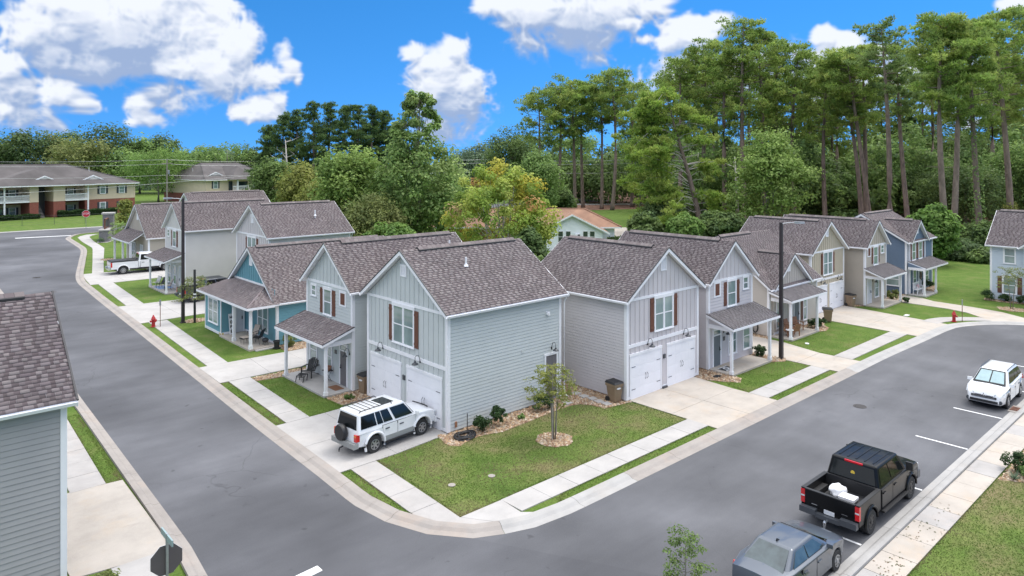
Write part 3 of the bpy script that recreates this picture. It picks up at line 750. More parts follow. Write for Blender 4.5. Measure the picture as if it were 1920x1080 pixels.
turf([[(-5.88, -.4), (-5.34, -.4), (-5.56, -5.4), (-5.95, -4.6)], [(-1.3, -8.36), (9.92, -8.36), (9.92, -7.74), (-.3, -7.74)], [(15.9, -8.33), (23.4, -8.33), (23.4, -7.74), (15.9, -7.74)],
      [(-5.45, 6.45), (-5.05, 6.45), (-4.75, 14.75), (-5.25, 14.8)], [(-3.9, 6.45), (-1.9, 6.5), (-1.9, 13.4), (-3.45, 14.5)], [(16, -6.52), (23.5, -6.52), (23.5, -5), (22.5, -4.55), (18, -4.5), (16.4, -5)],
      [(-13.2, 5.06), (-12.68, 5.04), (-12.4, 14.7), (-12.9, 14.6)], [(26.8, -6.52), (36.4, -6.52), (36.4, -2.2), (33.8, -3.2), (28, -3), (26.8, -3.4)]], 300, 120, 6)
turf([[(2.2, -18.72), (40, -18.72), (40, -48), (2.2, -48)], [(-6.5, -19), (-5.5, -16.2), (-4.2, -15.7), (-3.2, -15.9), (-2.4, -17.5), (2, -18.8), (2, -34), (-6.6, -34)]], 300, 120, 7)

# ================================================================== HOUSES
class Fr:
    def __init__(s, o, U, V): s.o = o; s.U = U; s.V = V
    def p(s, u, v, z): return (s.o[0] + s.U[0] * u + s.V[0] * v, s.o[1] + s.U[1] * u + s.V[1] * v, z)
    def d(s, u, v, z): return Vector((s.U[0] * u + s.V[0] * v, s.U[1] * u + s.V[1] * v, z))
    def side(s): return Fr(s.o, s.V, s.U)                                             # wall at u=0
    def far(s, w): return Fr(s.p(w, 0, 0)[:2], s.V, (-s.U[0], -s.U[1]))               # wall at u=w
    def at(s, u, v=0): return Fr(s.p(u, v, 0)[:2], s.U, s.V)
def fbox(mb, fr, u0, u1, v0, v1, z0, z1):
    return mb.hexa([fr.p(u0, v0, z0), fr.p(u1, v0, z0), fr.p(u1, v1, z0), fr.p(u0, v1, z0), fr.p(u0, v0, z1), fr.p(u1, v0, z1), fr.p(u1, v1, z1), fr.p(u0, v1, z1)])
def fpoly(mb, fr, poly, v0, v1):     # polygon in (u, z), extruded in v
    return mb.prism(poly, lambda q, t: fr.p(q[0], t, q[1]), v0, v1)
def trim(root, fr, u0, u1, z0, z1, proud=.040, mat='white', name='trim_board', back=-.002):
    mb = MB(); fbox(mb, fr, u0, u1, -proud, -back if back < 0 else back, z0, z1); return mb.build(name, mat, root)

PAL_MAUVE = [(.222, .190, .190), (.240, .207, .206), (.206, .175, .175), (.256, .224, .221), (.195, .165, .166)]
PAL_MAUVE_D = [(.116, .092, .095), (.130, .105, .108), (.104, .083, .086)]
PAL_GREY = [(.165, .152, .156), (.182, .168, .172), (.154, .140, .144), (.194, .180, .184)]
PAL_GREY_D = [(.084, .074, .078), (.098, .088, .091)]
PAL_N = [(.175, .146, .150), (.195, .166, .170), (.160, .132, .137), (.212, .182, .184), (.150, .124, .130)]
PAL_ND = [(.100, .078, .083), (.115, .091, .095), (.090, .070, .074)]
CAMV = np.array((-20.235, -26.752, 13.0))

def shingles(parent, P0, A, Ln, B, S, pal=(PAL_MAUVE, PAL_MAUVE_D), clip=None, seed=0, expo=.150, single=0, tabs=(.13, .27)):
    """courses of roof tabs over a slope: P0 eave corner, A along the eave, B up the slope (unit vectors)"""
    rng = np.random.RandomState(seed + 100)
    P0 = np.array(P0, float); A = np.array(A, float); B = np.array(B, float)
    N = np.cross(A, B); N /= np.linalg.norm(N)
    if N[2] < 0: N = -N
    a0 = []; a1 = []; b0 = []; hi = []
    rows = int(S / expo)
    ex = S / rows
    for r in range(rows):
        x = -rng.rand() * .15; k = rng.randint(0, 2)
        while x < Ln:
            w = rng.uniform(*tabs) * (1.0 if k else .72)
            a, b = max(x, 0), min(x + w, Ln)
            if b - a > .03:
                c = (a + b) / 2
                if clip is None or clip(c, (r + .5) * ex):
                    a0.append(a); a1.append(b); b0.append(r * ex); hi.append(k)
            x += w; k = 1 - k
    a0, a1, b0, hi = map(np.array, (a0, a1, b0, hi)); n = len(a0)
    lift = np.where(hi == 1, .026, .010) + rng.rand(n) * .004
    top = .004
    def pt(a, b, h): return P0 + a[:, None] * A + b[:, None] * B + np.asarray(h)[:, None] * N
    V = np.stack([pt(a0, b0 - .012, lift * 0), pt(a1, b0 - .012, lift * 0), pt(a0, b0 - .012, lift), pt(a1, b0 - .012, lift), pt(a0, b0 + ex, lift * 0 + top), pt(a1, b0 + ex, lift * 0 + top)], 1)
    base = np.array([(0, 1, 3, 2), (2, 3, 5, 4)])
    pl, pd = np.array(pal[0]), np.array(pal[1])
    C = np.where((hi == 1)[:, None], pl[rng.randint(0, len(pl), n)], pd[rng.randint(0, len(pd), n)] * .75 + .25 * pl[rng.randint(0, len(pl), n)])
    C = C * (.90 + .2 * rng.rand(n, 1))
    sel = np.zeros(n, bool)
    if single:
        cen = V.mean(1); dist = np.linalg.norm(cen - CAMV, axis=1); sel[np.argsort(dist)[:single]] = True
    rest = ~sel
    off = np.array(world_loc(parent))
    F = (base[None] + (np.arange(rest.sum()) * 6)[:, None, None]).reshape(-1, 4)
    me = colored_mesh('shingles', V[rest].reshape(-1, 3) - off, F, np.repeat(C[rest], 2, 0), 'shingle')
    o = link('shingles', me, parent); o['kind'] = 'stuff'
    if single:     # the tabs that show largest are pieces of their own
        lib = {}
        idx = np.where(sel)[0]
        rot = Matrix((A, B, N)).transposed().to_4x4()
        for i in idx:
            wq = round((a1[i] - a0[i]) / .03); cq = rng.randint(0, 5)
            key = (wq, int(hi[i]), cq)
            if key not in lib:
                w = wq * .03 + .006; h = .026 if hi[i] else .010
                v = np.array([(0, -.012, 0), (w, -.012, 0), (0, -.012, h), (w, -.012, h), (0, ex, top), (w, ex, top)])
                col = (pl[cq % len(pl)] if hi[i] else pd[cq % len(pd)] * .75 + .25 * pl[cq % len(pl)])
                lib[key] = colored_mesh('shingle', v, base, np.repeat([col], 2, 0), 'shingle')
            s = bpy.data.objects.new('shingle', lib[key]); COL.objects.link(s); s.parent = parent
            m = rot.copy(); m.translation = Vector(P0 + a0[i] * A + b0[i] * B - off); s.matrix_local = m

def gable_roof(root, fr, w, d, tip, peak, oh=.3, ohf=.3, ohb=.3, pal=(PAL_MAUVE, PAL_MAUVE_D), vent=(.8, -.6), seed=0, single=0, gutters=(1, 1), drip=True, sides=(1, 1), expo=.15, rake_back=True):
    c = w / 2; hr = c + oh
    mb = MB()
    fpoly(mb, fr, [(-oh, tip - .02), (c, peak - .02), (w + oh, tip - .02), (w + oh, tip - .13), (c, peak - .15), (-oh, tip - .13)], -ohf, d + ohb)
    roof = mb.build('roof', 'white', root)
    S = math.hypot(hr, peak - tip)
    if sides[0]: shingles(roof, fr.p(-oh, -ohf, tip - .016), fr.d(0, 1, 0), d + ohf + ohb, fr.d(hr / S, 0, (peak - tip) / S), S, pal, None, seed, expo, single)
    if sides[1]: shingles(roof, fr.p(w + oh, -ohf, tip - .016), fr.d(0, 1, 0), d + ohf + ohb, fr.d(-hr / S, 0, (peak - tip) / S), S, pal, None, seed + 1, expo)
    m = (peak - tip) / hr
    ends = [(-ohf - .035, -ohf - .001)] + ([(d + ohb + .001, d + ohb + .035)] if rake_back else [])
    for v0, v1 in ends:
        for sgn in (0, 1):
            f = (lambda u: u) if sgn == 0 else (lambda u: w - u)
            mb = MB(); fpoly(mb, fr, [(f(-oh - .02), tip - .03), (f(c), peak - .028), (f(c), peak - .235), (f(-oh - .02), tip - .215)], v0, v1)
            mb.build('rake_board', 'white', root)
    if drip:
        mb = MB(); fpoly(mb, fr, [(-oh - .04, tip - .026), (c, peak - .022), (w + oh + .04, tip - .026), (w + oh + .04, tip + .012), (c, peak + .026), (-oh - .04, tip + .012)], -ohf - .055, -ohf - .002)
        mb.build('drip_edge', 'dark_edge', root)
    for k, u in ((0, -oh), (1, w + oh)):
        if not gutters[k]: continue
        s = -1 if k == 0 else 1
        mb = MB()
        prof = [(u, tip - .035), (u, tip - .155), (u + s * .085, tip - .155), (u + s * .115, tip - .055), (u + s * .105, tip - .045), (u + s * .08, tip - .14), (u + s * .012, tip - .14), (u + s * .012, tip - .035)]
        fpoly(mb, fr, prof, -ohf - .03, d + ohb + .02)
        mb.build('gutter', 'white', root)
    if vent:
        a, b = vent; b = d + ohb + b if b <= 0 else b
        k = .21
        mb = MB(); fpoly(mb, fr, [(c - k, peak - m * k + .015), (c, peak + .012), (c + k, peak - m * k + .015), (c + k, peak - m * k + .092), (c, peak + .092), (c - k, peak - m * k + .092)], a, b)
        rv = mb.build('ridge_vent', 'dark_edge', root)
        n = max(2, int((b - a) / .28)); V = []; F = []; C = []
        rg = random.Random(seed)
        for i in range(n):
            v0 = lerp(a, b, i / n); v1 = lerp(a, b, (i + 1) / n) - .012
            for q in (-1, 1):
                z = len(V); V += [fr.p(c, v0, peak + .098), fr.p(c, v1, peak + .100), fr.p(c + q * (k - .03), v1, peak - m * (k - .03) + .100), fr.p(c + q * (k - .03), v0, peak - m * (k - .03) + .098)]
                F.append((z, z + 1, z + 2, z + 3)); C.append(np.array(rg.choice(pal[0])) * rg.uniform(.72, .88))
        me = colored_mesh('ridge_cap', np.array(V) - np.array(world_loc(root)), np.array(F), np.array(C), 'shingle'); link('ridge_cap', me, rv)['kind'] = 'stuff'
    return roof

def shed_roof(root, fr, u0, u1, zw, ze, dp, pal, seed=0, single=0, clip=None, expo=.15):
    """lean-to roof: meets the wall at height zw, eave at height ze, reaching dp out"""
    mb = MB(); n = MB()
    mb.prism([(0.004, zw - .02), (-dp, ze - .02), (-dp, ze - .11), (0.004, zw - .11)], lambda q, t: fr.p(t, q[0], q[1]), u0, u1)
    roof = mb.build('porch_roof', 'white', root)
    S = math.hypot(dp, zw - ze)
    shingles(roof, fr.p(u0, -dp, ze - .016), fr.d(1, 0, 0), u1 - u0, fr.d(0, dp / S, (zw - ze) / S), S, pal, clip, seed, expo, single)
    for a, b in ((u0 - .032, u0 - .001), (u1 + .001, u1 + .032)):
        mb = MB(); mb.prism([(0, zw - .03), (-dp - .01, ze - .03), (-dp - .01, ze - .16), (0, zw - .18)], lambda q, t: fr.p(t, q[0], q[1]), a, b); mb.build('rake_board', 'white', root)
        mb = MB(); mb.prism([(0, zw - .028), (-dp - .03, ze - .028), (-dp - .03, ze + .008), (0, zw + .010)], lambda q, t: fr.p(t, q[0], q[1]), a - .014, b + .002 if a < u0 else b + .014); mb.build('drip_edge', 'dark_edge', root)
    mb = MB(); fbox(mb, fr, u0 - .03, u1 + .03, -dp - .035, -dp - .001, ze - .17, ze - .035); mb.build('fascia', 'white', root)
    return roof

def core(root, fr, w, d, eave, peak_in, mat):
    mb = MB(); fpoly(mb, fr, [(0, .05), (w, .05), (w, eave), (w / 2, peak_in), (0, eave)], 0, d); mb.build('wall', mat, root)
    mb = MB(); fbox(mb, fr, .03, w - .03, .03, d - .03, -.05, .06); mb.build('foundation', 'concrete', root)

def lap(root, fr, u0, u1, z0, z1, mat, e=.165, prof=None):
    n = int(round((z1 - z0) / e)); e = (z1 - z0) / n
    base = None; off = world_loc(root)
    for k in range(n):
        z = z0 + k * e
        if prof:
            a, b = prof(z + e * .6)
            if b - a < .08: continue
        else: a, b = u0, u1
        if base is None or prof:
            zz = z if prof else z0
            mb = MB(); mb.hexa([fr.p(a, -.030, zz + .004), fr.p(b, -.030, zz + .004), fr.p(b, -.012, zz + .004), fr.p(a, -.012, zz + .004), fr.p(a, -.014, zz + e - .007), fr.p(b, -.014, zz + e - .007), fr.p(b, .002, zz + e - .007), fr.p(a, .002, zz + e - .007)])
            base = mb.mesh('siding_board', mat, off); fix_normals(base)
        o = bpy.data.objects.new('siding_board', base); COL.objects.link(o); o.parent = root
        if not prof: o.location.z = z - z0

def battens(root, fr, us, z0, z1f, mat, holes=()):
    for u in us:
        z1 = z1f(u) if callable(z1f) else z1f
        segs = [(z0, z1)]; z1 = max(z0, z1)
        for (a, b, c, d_) in holes:
            if a < u < b:
                ns = []
                for s0, s1 in segs:
                    if c > s0: ns.append((s0, min(s1, c)))
                    if d_ < s1: ns.append((max(s0, d_), s1))
                segs = [s for s in ns if s[1] - s[0] > .06]
        for s0, s1 in segs:
            mb = MB(); fbox(mb, fr, u - .022, u + .022, -.028, .002, s0, s1); mb.build('batten', mat, root)

def corner_boards(root, fr, w, d, z1, which=(0, 1), z0=.06, wd=.13):
    for k in which:
        u = 0 if k in (0, 2) else w; v = 0 if k < 2 else d
        su = 1 if u == 0 else -1; sv = 1 if v == 0 else -1
        mb = MB()
        fbox(mb, fr, *sorted((u - su * .042, u + su * wd)), *sorted((v - sv * .042, v + sv * .002)), z0, z1)
        fbox(mb, fr, *sorted((u - su * .042, u + su * .002)), *sorted((v + sv * .0025, v + sv * wd)), z0, z1)
        mb.build('corner_board', 'white', root)

def window(root, fr, u0, u1, z0, z1, double=False, case=.10, head=.16, blind=None, glass='glass', sill=True):
    """casing, mullion and meeting rails; every pane its own piece"""
    fr = fr.at(0, -.016); mb = MB()
    fbox(mb, fr, u0, u0 + case, -.050, .0, z0, z1 - head); fbox(mb, fr, u1 - case, u1, -.050, .0, z0, z1 - head)
    fbox(mb, fr, u0 - .02, u1 + .02, -.058, .0, z1 - head, z1)
    fbox(mb, fr, u0 - .02, u1 + .02, -.075, .0, z0 - .045, z0)
    fbox(mb, fr, u0 + case, u1 - case, -.046, .0, z0 + .0005, z0 + .06)
    a, b, c, d_ = u0 + case, u1 - case, z0 + .06, z1 - head
    cols = [(a, b)]
    if double:
        m = (a + b) / 2; fbox(mb, fr, m - .05, m + .05, -.048, .0, c, d_); cols = [(a, m - .05), (m + .05, b)]
    w = mb.build('window', 'white', root)
    zm = (c + d_) / 2
    for a, b in cols:
        mb = MB()
        fbox(mb, fr, a, b, -.040, -.002, zm - .025, zm + .03)
        fbox(mb, fr, a, a + .035, -.036, -.002, c, zm - .025); fbox(mb, fr, b - .035, b, -.036, -.002, c, zm - .025)
        fbox(mb, fr, a, a + .035, -.030, -.002, zm + .03, d_); fbox(mb, fr, b - .035, b, -.030, -.002, zm + .03, d_)
        mb.build('sash', 'white', w)
        for q0, q1 in ((c, zm - .025), (zm + .03, d_)):
            mb = MB(); fbox(mb, fr, a + .035, b - .035, -.024, -.018, q0, q1); mb.build('pane', glass, w)
    return w

def shutter(root, fr, u0, u1, z0, z1):
    mb = MB()
    n = 3 if u1 - u0 > .25 else 2
    for k in range(n):
        a = lerp(u0, u1, k / n); b = lerp(u0, u1, (k + 1) / n) - .012
        fbox(mb, fr, a, b, -.050, -.018, z0, z1)
    for z in (z0 + .14, z1 - .26) if z1 - z0 > 1 else (): fbox(mb, fr, u0, u1 - .012, -.068, -.050, z, z + .12)
    return mb.build('shutter', 'shutter', root)

def garage(root, fr, u0, u1, z1):
    mb = MB()
    fbox(mb, fr, u0, u0 + .11, -.045, .0, .06, z1 - .14); fbox(mb, fr, u1 - .11, u1, -.045, .0, .06, z1 - .14)
    fbox(mb, fr, u0 - .03, u1 + .03, -.055, .0, z1 - .14, z1)
    g = mb.build('garage_door', 'white', root)
    a, b = u0 + .11, u1 - .11; h = (z1 - .15 - .02) / 4
    for k in range(4):
        z = .02 + k * h
        mb = MB(); fbox(mb, fr, a, b, -.030, -.002, z + .003, z + h - .003)
        for q in range(4):
            p0 = lerp(a, b, q / 4) + .06; p1 = lerp(a, b, (q + 1) / 4) - .06
            fbox(mb, fr, p0, p1, -.0335, -.030, z + .10, z + h - .10)
        mb.build('door_panel', 'white_door', g)
    for uu, s in ((a, 1), (b, -1)):
        for z in (.02 + h * .9, .02 + h * 3.0):
            mb = MB(); fbox(mb, fr, *sorted((uu + s * .03, uu + s * .36)), -.046, -.030, z - .011, z + .011); mb.build('strap_hinge', 'black', g)
    m = (a + b) / 2
    for s in (-1, 1):
        mb = MB(); mb.tube([fr.p(m + s * .07, -.031, .90), fr.p(m + s * .10, -.09, 1.0), fr.p(m + s * .10, -.09, 1.16), fr.p(m + s * .07, -.031, 1.26)], .011, 6); mb.build('pull_handle', 'black', g)
    return g

def wall_lamp(root, fr, u, z, r=.17):
    mb = MB(); c = fr.p(u, 0, 0)
    mb.tube([fr.p(u, -.002, z + .10), fr.p(u, -.03, z + .12), fr.p(u, -.12, z + .40), fr.p(u, -.24, z + .44), fr.p(u, -.33, z + .36), fr.p(u, -.34, z + .14)], .014, 6)
    mb.lathe((fr.p(u, -.012, 0)[0], fr.p(u, -.012, 0)[1], z + .04), [(.055, .0), (.055, .10)], 10)
    l = mb.build('wall_lamp', 'black', root)
    mb = MB(); s = fr.p(u, -.34, 0)
    mb.lathe((s[0], s[1], z), [(r, 0), (r * .97, .035), (r * .72, .075), (r * .34, .11), (r * .30, .17), (r * .1, .18)], 16); mb.build('lamp_shade', 'lampgrey', l)

def gable_vent(root, fr, u0, u1, z0, z1):
    mb = MB()
    fbox(mb, fr, u0, u0 + .07, -.05, 0, z0, z1 - .1); fbox(mb, fr, u1 - .07, u1, -.05, 0, z0, z1 - .1); fbox(mb, fr, u0 - .02, u1 + .02, -.055, 0, z1 - .1, z1); fbox(mb, fr, u0, u1, -.052, 0, z0 - .06, z0)
    v = mb.build('gable_vent', 'white', root)
    n = max(4, int((z1 - z0 - .1) / .06))
    for k in range(n):
        z = z0 + (z1 - .1 - z0) * k / n
        mb = MB(); mb.hexa([fr.p(u0 + .07, -.044, z), fr.p(u1 - .07, -.044, z), fr.p(u1 - .07, -.036, z), fr.p(u0 + .07, -.036, z), fr.p(u0 + .07, -.012, z + .05), fr.p(u1 - .07, -.012, z + .05), fr.p(u1 - .07, -.004, z + .05), fr.p(u0 + .07, -.004, z + .05)]); mb.build('louvre', 'white', v)

def entry_door(root, fr, u0, u1, z1, mat, transom=0, z0=.12, handle=1):
    fr = fr.at(0, -.016); mb = MB()
    fbox(mb, fr, u0, u0 + .11, -.045, .0, z0, z1 - .12); fbox(mb, fr, u1 - .11, u1, -.045, .0, z0, z1 - .12); fbox(mb, fr, u0 - .02, u1 + .02, -.05, .0, z1 - .12, z1)
    zt = z1 - .12
    if transom: fbox(mb, fr, u0 + .11, u1 - .11, -.042, .0, zt - transom - .08, zt - transom); 
    f = mb.build('entry_door', 'white', root)
    if transom:
        mb = MB(); fbox(mb, fr, u0 + .11, u1 - .11, -.022, -.016, zt - transom, zt); mb.build('transom_pane', 'glass', f); zt -= transom + .08
    mb = MB(); fbox(mb, fr, u0 + .112, u1 - .112, -.024, -.001, z0, zt)
    a, b = u0 + .11, u1 - .11
    for c, d_ in ((z0 + .12, z0 + .85), (z0 + 1.0, zt - .12)):
        for q in (0, 1):
            p0 = lerp(a, b, q * .5) + .07; p1 = lerp(a, b, q * .5 + .5) - .07; fbox(mb, fr, p0, p1, -.031, -.024, c, d_)
    dl = mb.build('door_leaf', mat, f)
    u = (b - .08) if handle > 0 else (a + .08)
    mb = MB(); fbox(mb, fr, u - .03, u + .03, -.06, -.024, z0 + .92, z0 + 1.14); mb.lathe(fr.p(u, -.075, z0 + .98), [(.01, -.03), (.035, -.01), (.035, .01), (.01, .03)], 8); mb.build('door_handle', 'black', f)

def porch(root, fr, u0, u1, dp, zw, ze, posts, pv, pal, seed, side_mat, over=.28, slab_u=None, slab_v=None, infill=(1, 1), slab_mat='concrete', single=0, slab_z=.10):
    shed_roof(root, fr, u0 - over, u1 + over, zw, ze, dp, pal, seed, single)
    sl = (zw - ze) / dp
    for u in posts:
        mb = MB(); s = .075
        fbox(mb, fr, u - s, u + s, pv - s, pv + s, slab_z, ze - .27)
        fbox(mb, fr, u - s - .025, u + s + .025, pv - s - .025, pv + s + .025, slab_z + .001, slab_z + .2)
        fbox(mb, fr, u - s - .02, u + s + .02, pv - s - .02, pv + s + .02, ze - .36, ze - .272)
        mb.build('porch_post', 'white', root)
    a, b = posts[0] - .09, posts[-1] + .09
    mb = MB(); fbox(mb, fr, a, b, pv - .085, pv + .085, ze - .27, ze - .02); mb.build('porch_beam', 'white', root)
    for k, u in ((0, posts[0]), (1, posts[-1])):
        mb = MB(); fbox(mb, fr, u - .08, u + .08, pv + .087, -.032, ze - .27, ze - .03); mb.build('porch_beam', 'white', root)
        if infill[k]:
            mb = MB(); mb.prism([(-.005, ze - .03), (-.005, zw - .13), (pv + .05, ze + sl * (dp + pv + .05) - .13), (pv + .05, ze - .03)], lambda q, t: fr.p(t, q[0], q[1]), u - .05, u + .05); mb.build('porch_gable', side_mat, root)
    su = slab_u or (u0, u1)
    mb = MB(); fbox(mb, fr, su[0], su[1], slab_v if slab_v else pv - .12, -.001, -.05, slab_z); mb.build('porch_slab', slab_mat, root)
    mb = MB(); fbox(mb, fr, su[0] + .1, su[1] - .1, pv, -.01, ze - .33 + .06, ze - .335 + .08); mb.build('porch_ceiling', 'white', root)

def pipe_vent(root, x, y, z0, z1, flash=True):
    mb = MB(); mb.lathe((x, y, z0), [(.055, -.25), (.055, z1 - z0)], 10)
    if flash: mb.lathe((x, y, z0), [(.14, -.05), (.09, .03), (.06, .10)], 12)
    mb.build('vent_pipe', 'white', root)

def downspout(root, fr, u, v, z0, z1):
    mb = MB(); mb.tube([fr.p(u, v - .25, z1), fr.p(u, v - .06, z1 - .3), fr.p(u, v - .06, z0 + .15), fr.p(u, v - .3, z0)], .04, 6); mb.build('downspout', 'white', root)

HG = 'new grey and coloured houses along the two streets'
def frange(a, b, s):
    n = int((b - a) / s); return [a + (b - a) * (i + .5) / n for i in range(n)]

def garage_house(name, label, fr, w, d, eave, tip, peak, mat, win, sh, g1, g2, lamps, vent, mid, seed, side_lap=True, single=0, side_mat=None, gar=True, ridge=(.75, -.5)):
    root = thing(name, label, 'house', fr.p(w / 2, d / 2, 0), HG)
    c = w / 2
    core(root, fr, w, d, eave, peak - .2, mat)
    pf = lambda u: peak - .25 - (peak - tip) / (c + .3) * abs(u - c)
    wu0, wu1, wz0, wz1 = win
    bl = eave - .12
    gz = lambda u: min(pf(u), 99)
    if gar:
        holes = [(wu0 - .05, wu1 + .05, wz0 - .06, wz1 + .05), (sh[0][0] - .03, sh[0][1] + .03, wz0, wz1), (sh[1][0] - .03, sh[1][1] + .03, wz0, wz1), (g1[0] - .05, g1[1] + .05, 0, g1[2] + .02), (g2[0] - .05, g2[1] + .05, 0, g2[2] + .02)]
    else: holes = [(wu0 - .05, wu1 + .05, wz0 - .06, wz1 + .05), (sh[0][0] - .03, sh[0][1] + .03, wz0, wz1), (sh[1][0] - .03, sh[1][1] + .03, wz0, wz1)]
    us = frange(.14, w - .14, .40)
    battens(root, fr, us, .07, mid[0], mat, holes)
    battens(root, fr, us, mid[1], bl, mat, holes)
    battens(root, fr, [u for u in us if pf(u) > eave + .06], eave + .02, gz, mat, [(vent[0] - .03, vent[1] + .03, vent[2] - .08, vent[3] + .03)] if vent else [])
    if side_lap: lap(root, fr.side(), .13, d - .12, .08, eave - .13, side_mat or mat)
    corner_boards(root, fr, w, d, eave - .02, (0, 1, 2))
    trim(root, fr, .131, w - .131, eave - .12, eave + .02, .036)
    trim(root, fr, .131, w - .131, mid[0], mid[1], .036)
    trim(root, fr, .131, w - .131, .055, .20, .022)
    trim(root, fr.side(), .131, d - .131, eave - .125, eave - .01, .028)
    gable_roof(root, fr, w, d, tip, peak, seed=seed, single=single, vent=ridge)
    window(root, fr, *win, double=True, head=.18)
    for s in sh: shutter(root, fr, *s)
    if gar:
        garage(root, fr, *g1); garage(root, fr, *g2)
        for l in lamps: wall_lamp(root, fr, *l)
        for (a, b) in ((.06, g2[0] - .05 if g2[0] < g1[0] else g1[0] - .05),):
            pass
    if vent: gable_vent(root, fr, *vent)
    return root

def porch_house(name, label, fr, w, d, eave, tip, peak, mat, parts, seed, gable_mat=None, side_mat=None, single=0, ridge=(.75, -.5), side_lap=True):
    """two-storey house with one window, shutters and a lean-to porch in front; u runs along the front"""
    root = thing(name, label, 'house', fr.p(w / 2, d / 2, 0), HG)
    c = w / 2
    core(root, fr, w, d, eave, peak - .2, mat)
    pf = lambda u: peak - .25 - (peak - tip) / (c + .3) * abs(u - c)
    lap(root, fr, .13, w - .13, parts['zl'], eave - .12, mat, .19)
    battens(root, fr, [u for u in frange(.1, w - .1, .42) if pf(u) > eave + .08], eave + .03, pf, gable_mat or mat)
    if side_lap: lap(root, fr.side(), .13, d - .12, .08, eave - .13, side_mat or mat)
    corner_boards(root, fr, w, d, eave - .02, (0, 1, 2))
    trim(root, fr, .131, w - .131, eave - .12, eave + .03, .036)
    trim(root, fr.side(), .131, d - .131, eave - .125, eave - .01, .028)
    gable_roof(root, fr, w, d, tip, peak, seed=seed, single=single, vent=ridge)
    window(root, fr, *parts['win'])
    for s in parts['sh']: shutter(root, fr, *s)
    for q in parts['small']:
        u0, u1, z0, z1, kind = q
        if kind == 'win': window(root, fr, u0, u1, z0, z1, case=.10, head=.13)
        else:
            mb = MB(); fbox(mb, fr, u0, u0 + .13, -.045, 0, z0, z1 - .13); fbox(mb, fr, u1 - .13, u1, -.045, 0, z0, z1 - .13); fbox(mb, fr, u0 - .02, u1 + .02, -.05, 0, z1 - .13, z1); fbox(mb, fr, u0, u1, -.047, 0, z0 - .1, z0)
            mb.build('false_window_frame', 'white', root); shutter(root, fr, u0 + .13, u1 - .13, z0, z1 - .13)
    for q in parts.get('low', ()): window(root, fr, *q[:4], double=len(q) > 4)
    return root
LS = lambda x, y: Fr((x, y), (0, 1), (1, 0))       # front faces -X
RS = lambda x, y: Fr((x, y), (1, 0), (0, 1))       # front faces -Y

# --- A: corner house with two garage doors on the left street
fA = LS(0, 0)
hA = garage_house('corner_house', 'blue-grey two-storey corner house with two garage doors behind the white off-roader', fA, 7.19, 7.65, 5.66, 5.68, 8.34, 'wall_sage',
    (2.70, 4.70, 3.50, 5.56), [(4.68, 5.03, 3.53, 5.38), (2.38, 2.72, 3.53, 5.38)], (3.92, 6.89, 2.55), (.41, 3.39, 2.55), [(5.63, 2.86), (2.21, 2.86)], (3.42, 3.96, 7.02, 7.58), (2.94, 3.12), 3, single=300)
fs = fA.side()
entry_door(hA, fs, 6.40, 7.42, 2.57, 'door_grey', handle=-1); wall_lamp(hA, fs, 6.95, 2.72, .16)
mb = MB(); fbox(mb, fs, 6.5, 6.72, -.14, -.01, 4.66, 4.82); fbox(mb, fs, 6.55, 6.67, -.2, -.14, 4.64, 4.76); mb.build('dryer_vent', 'white', hA)
mb = MB(); fbox(mb, fs, 4.72, 4.92, -.045, -.01, 2.92, 3.12); mb.build('junction_box', 'wall_sage', hA)
mb = MB(); fbox(mb, fs, .40, .50, -.09, -.01, .22, .48); mb.build('tap_cover', 'wood', hA)
mb = MB(); fbox(mb, fA, 3.55, 3.75, -.06, -.0, 1.72, 1.96); mb.build('house_number_plate', 'lampgrey', hA)
pipe_vent(hA, 2.85, 2.2, 7.42, 7.85)
downspout(hA, fs, 7.85, -.05, .1, 5.5)

# --- A2: next house with porch
fA2 = LS(-.25, 8.42)
P = {'zl': .1, 'win': (2.32, 3.37, 3.82, 5.44), 'sh': [(3.39, 3.77, 3.86, 5.33), (1.92, 2.30, 3.86, 5.33)],
     'small': [(4.22, 4.92, 4.72, 5.44, 'win'), (.68, 1.44, 4.68, 5.46, 'shut')], 'low': [(4.1, 5.1, .62, 2.35), (2.25, 3.0, .62, 2.35)]}
hA2 = porch_house('porch_house', 'blue-grey narrow house with mauve porch roof and black lounge chair, beside the corner house', fA2, 5.5, 9.0, 5.66, 5.6, 8.06, 'wall_sage', P, 13, single=300)
porch(hA2, fA2, .05, 5.45, 1.95, 3.66, 2.98, (.12, 5.05), -1.57, (PAL_MAUVE, PAL_MAUVE_D), 21, 'wall_sage', slab_u=(.05, 5.35), slab_mat='concrete_white')
entry_door(hA2, fA2, .50, 1.42, 2.52, 'door_grey', transom=.27, handle=1); wall_lamp(hA2, fA2, .28, 1.95, .15)
mb = MB(); fbox(mb, fA2, 1.75, 1.98, -.05, -.018, 1.74, 1.96); mb.build('house_number_plate', 'lampgrey', hA2)
pipe_vent(hA2, 7.4, 9.6, 7.22, 7.75)

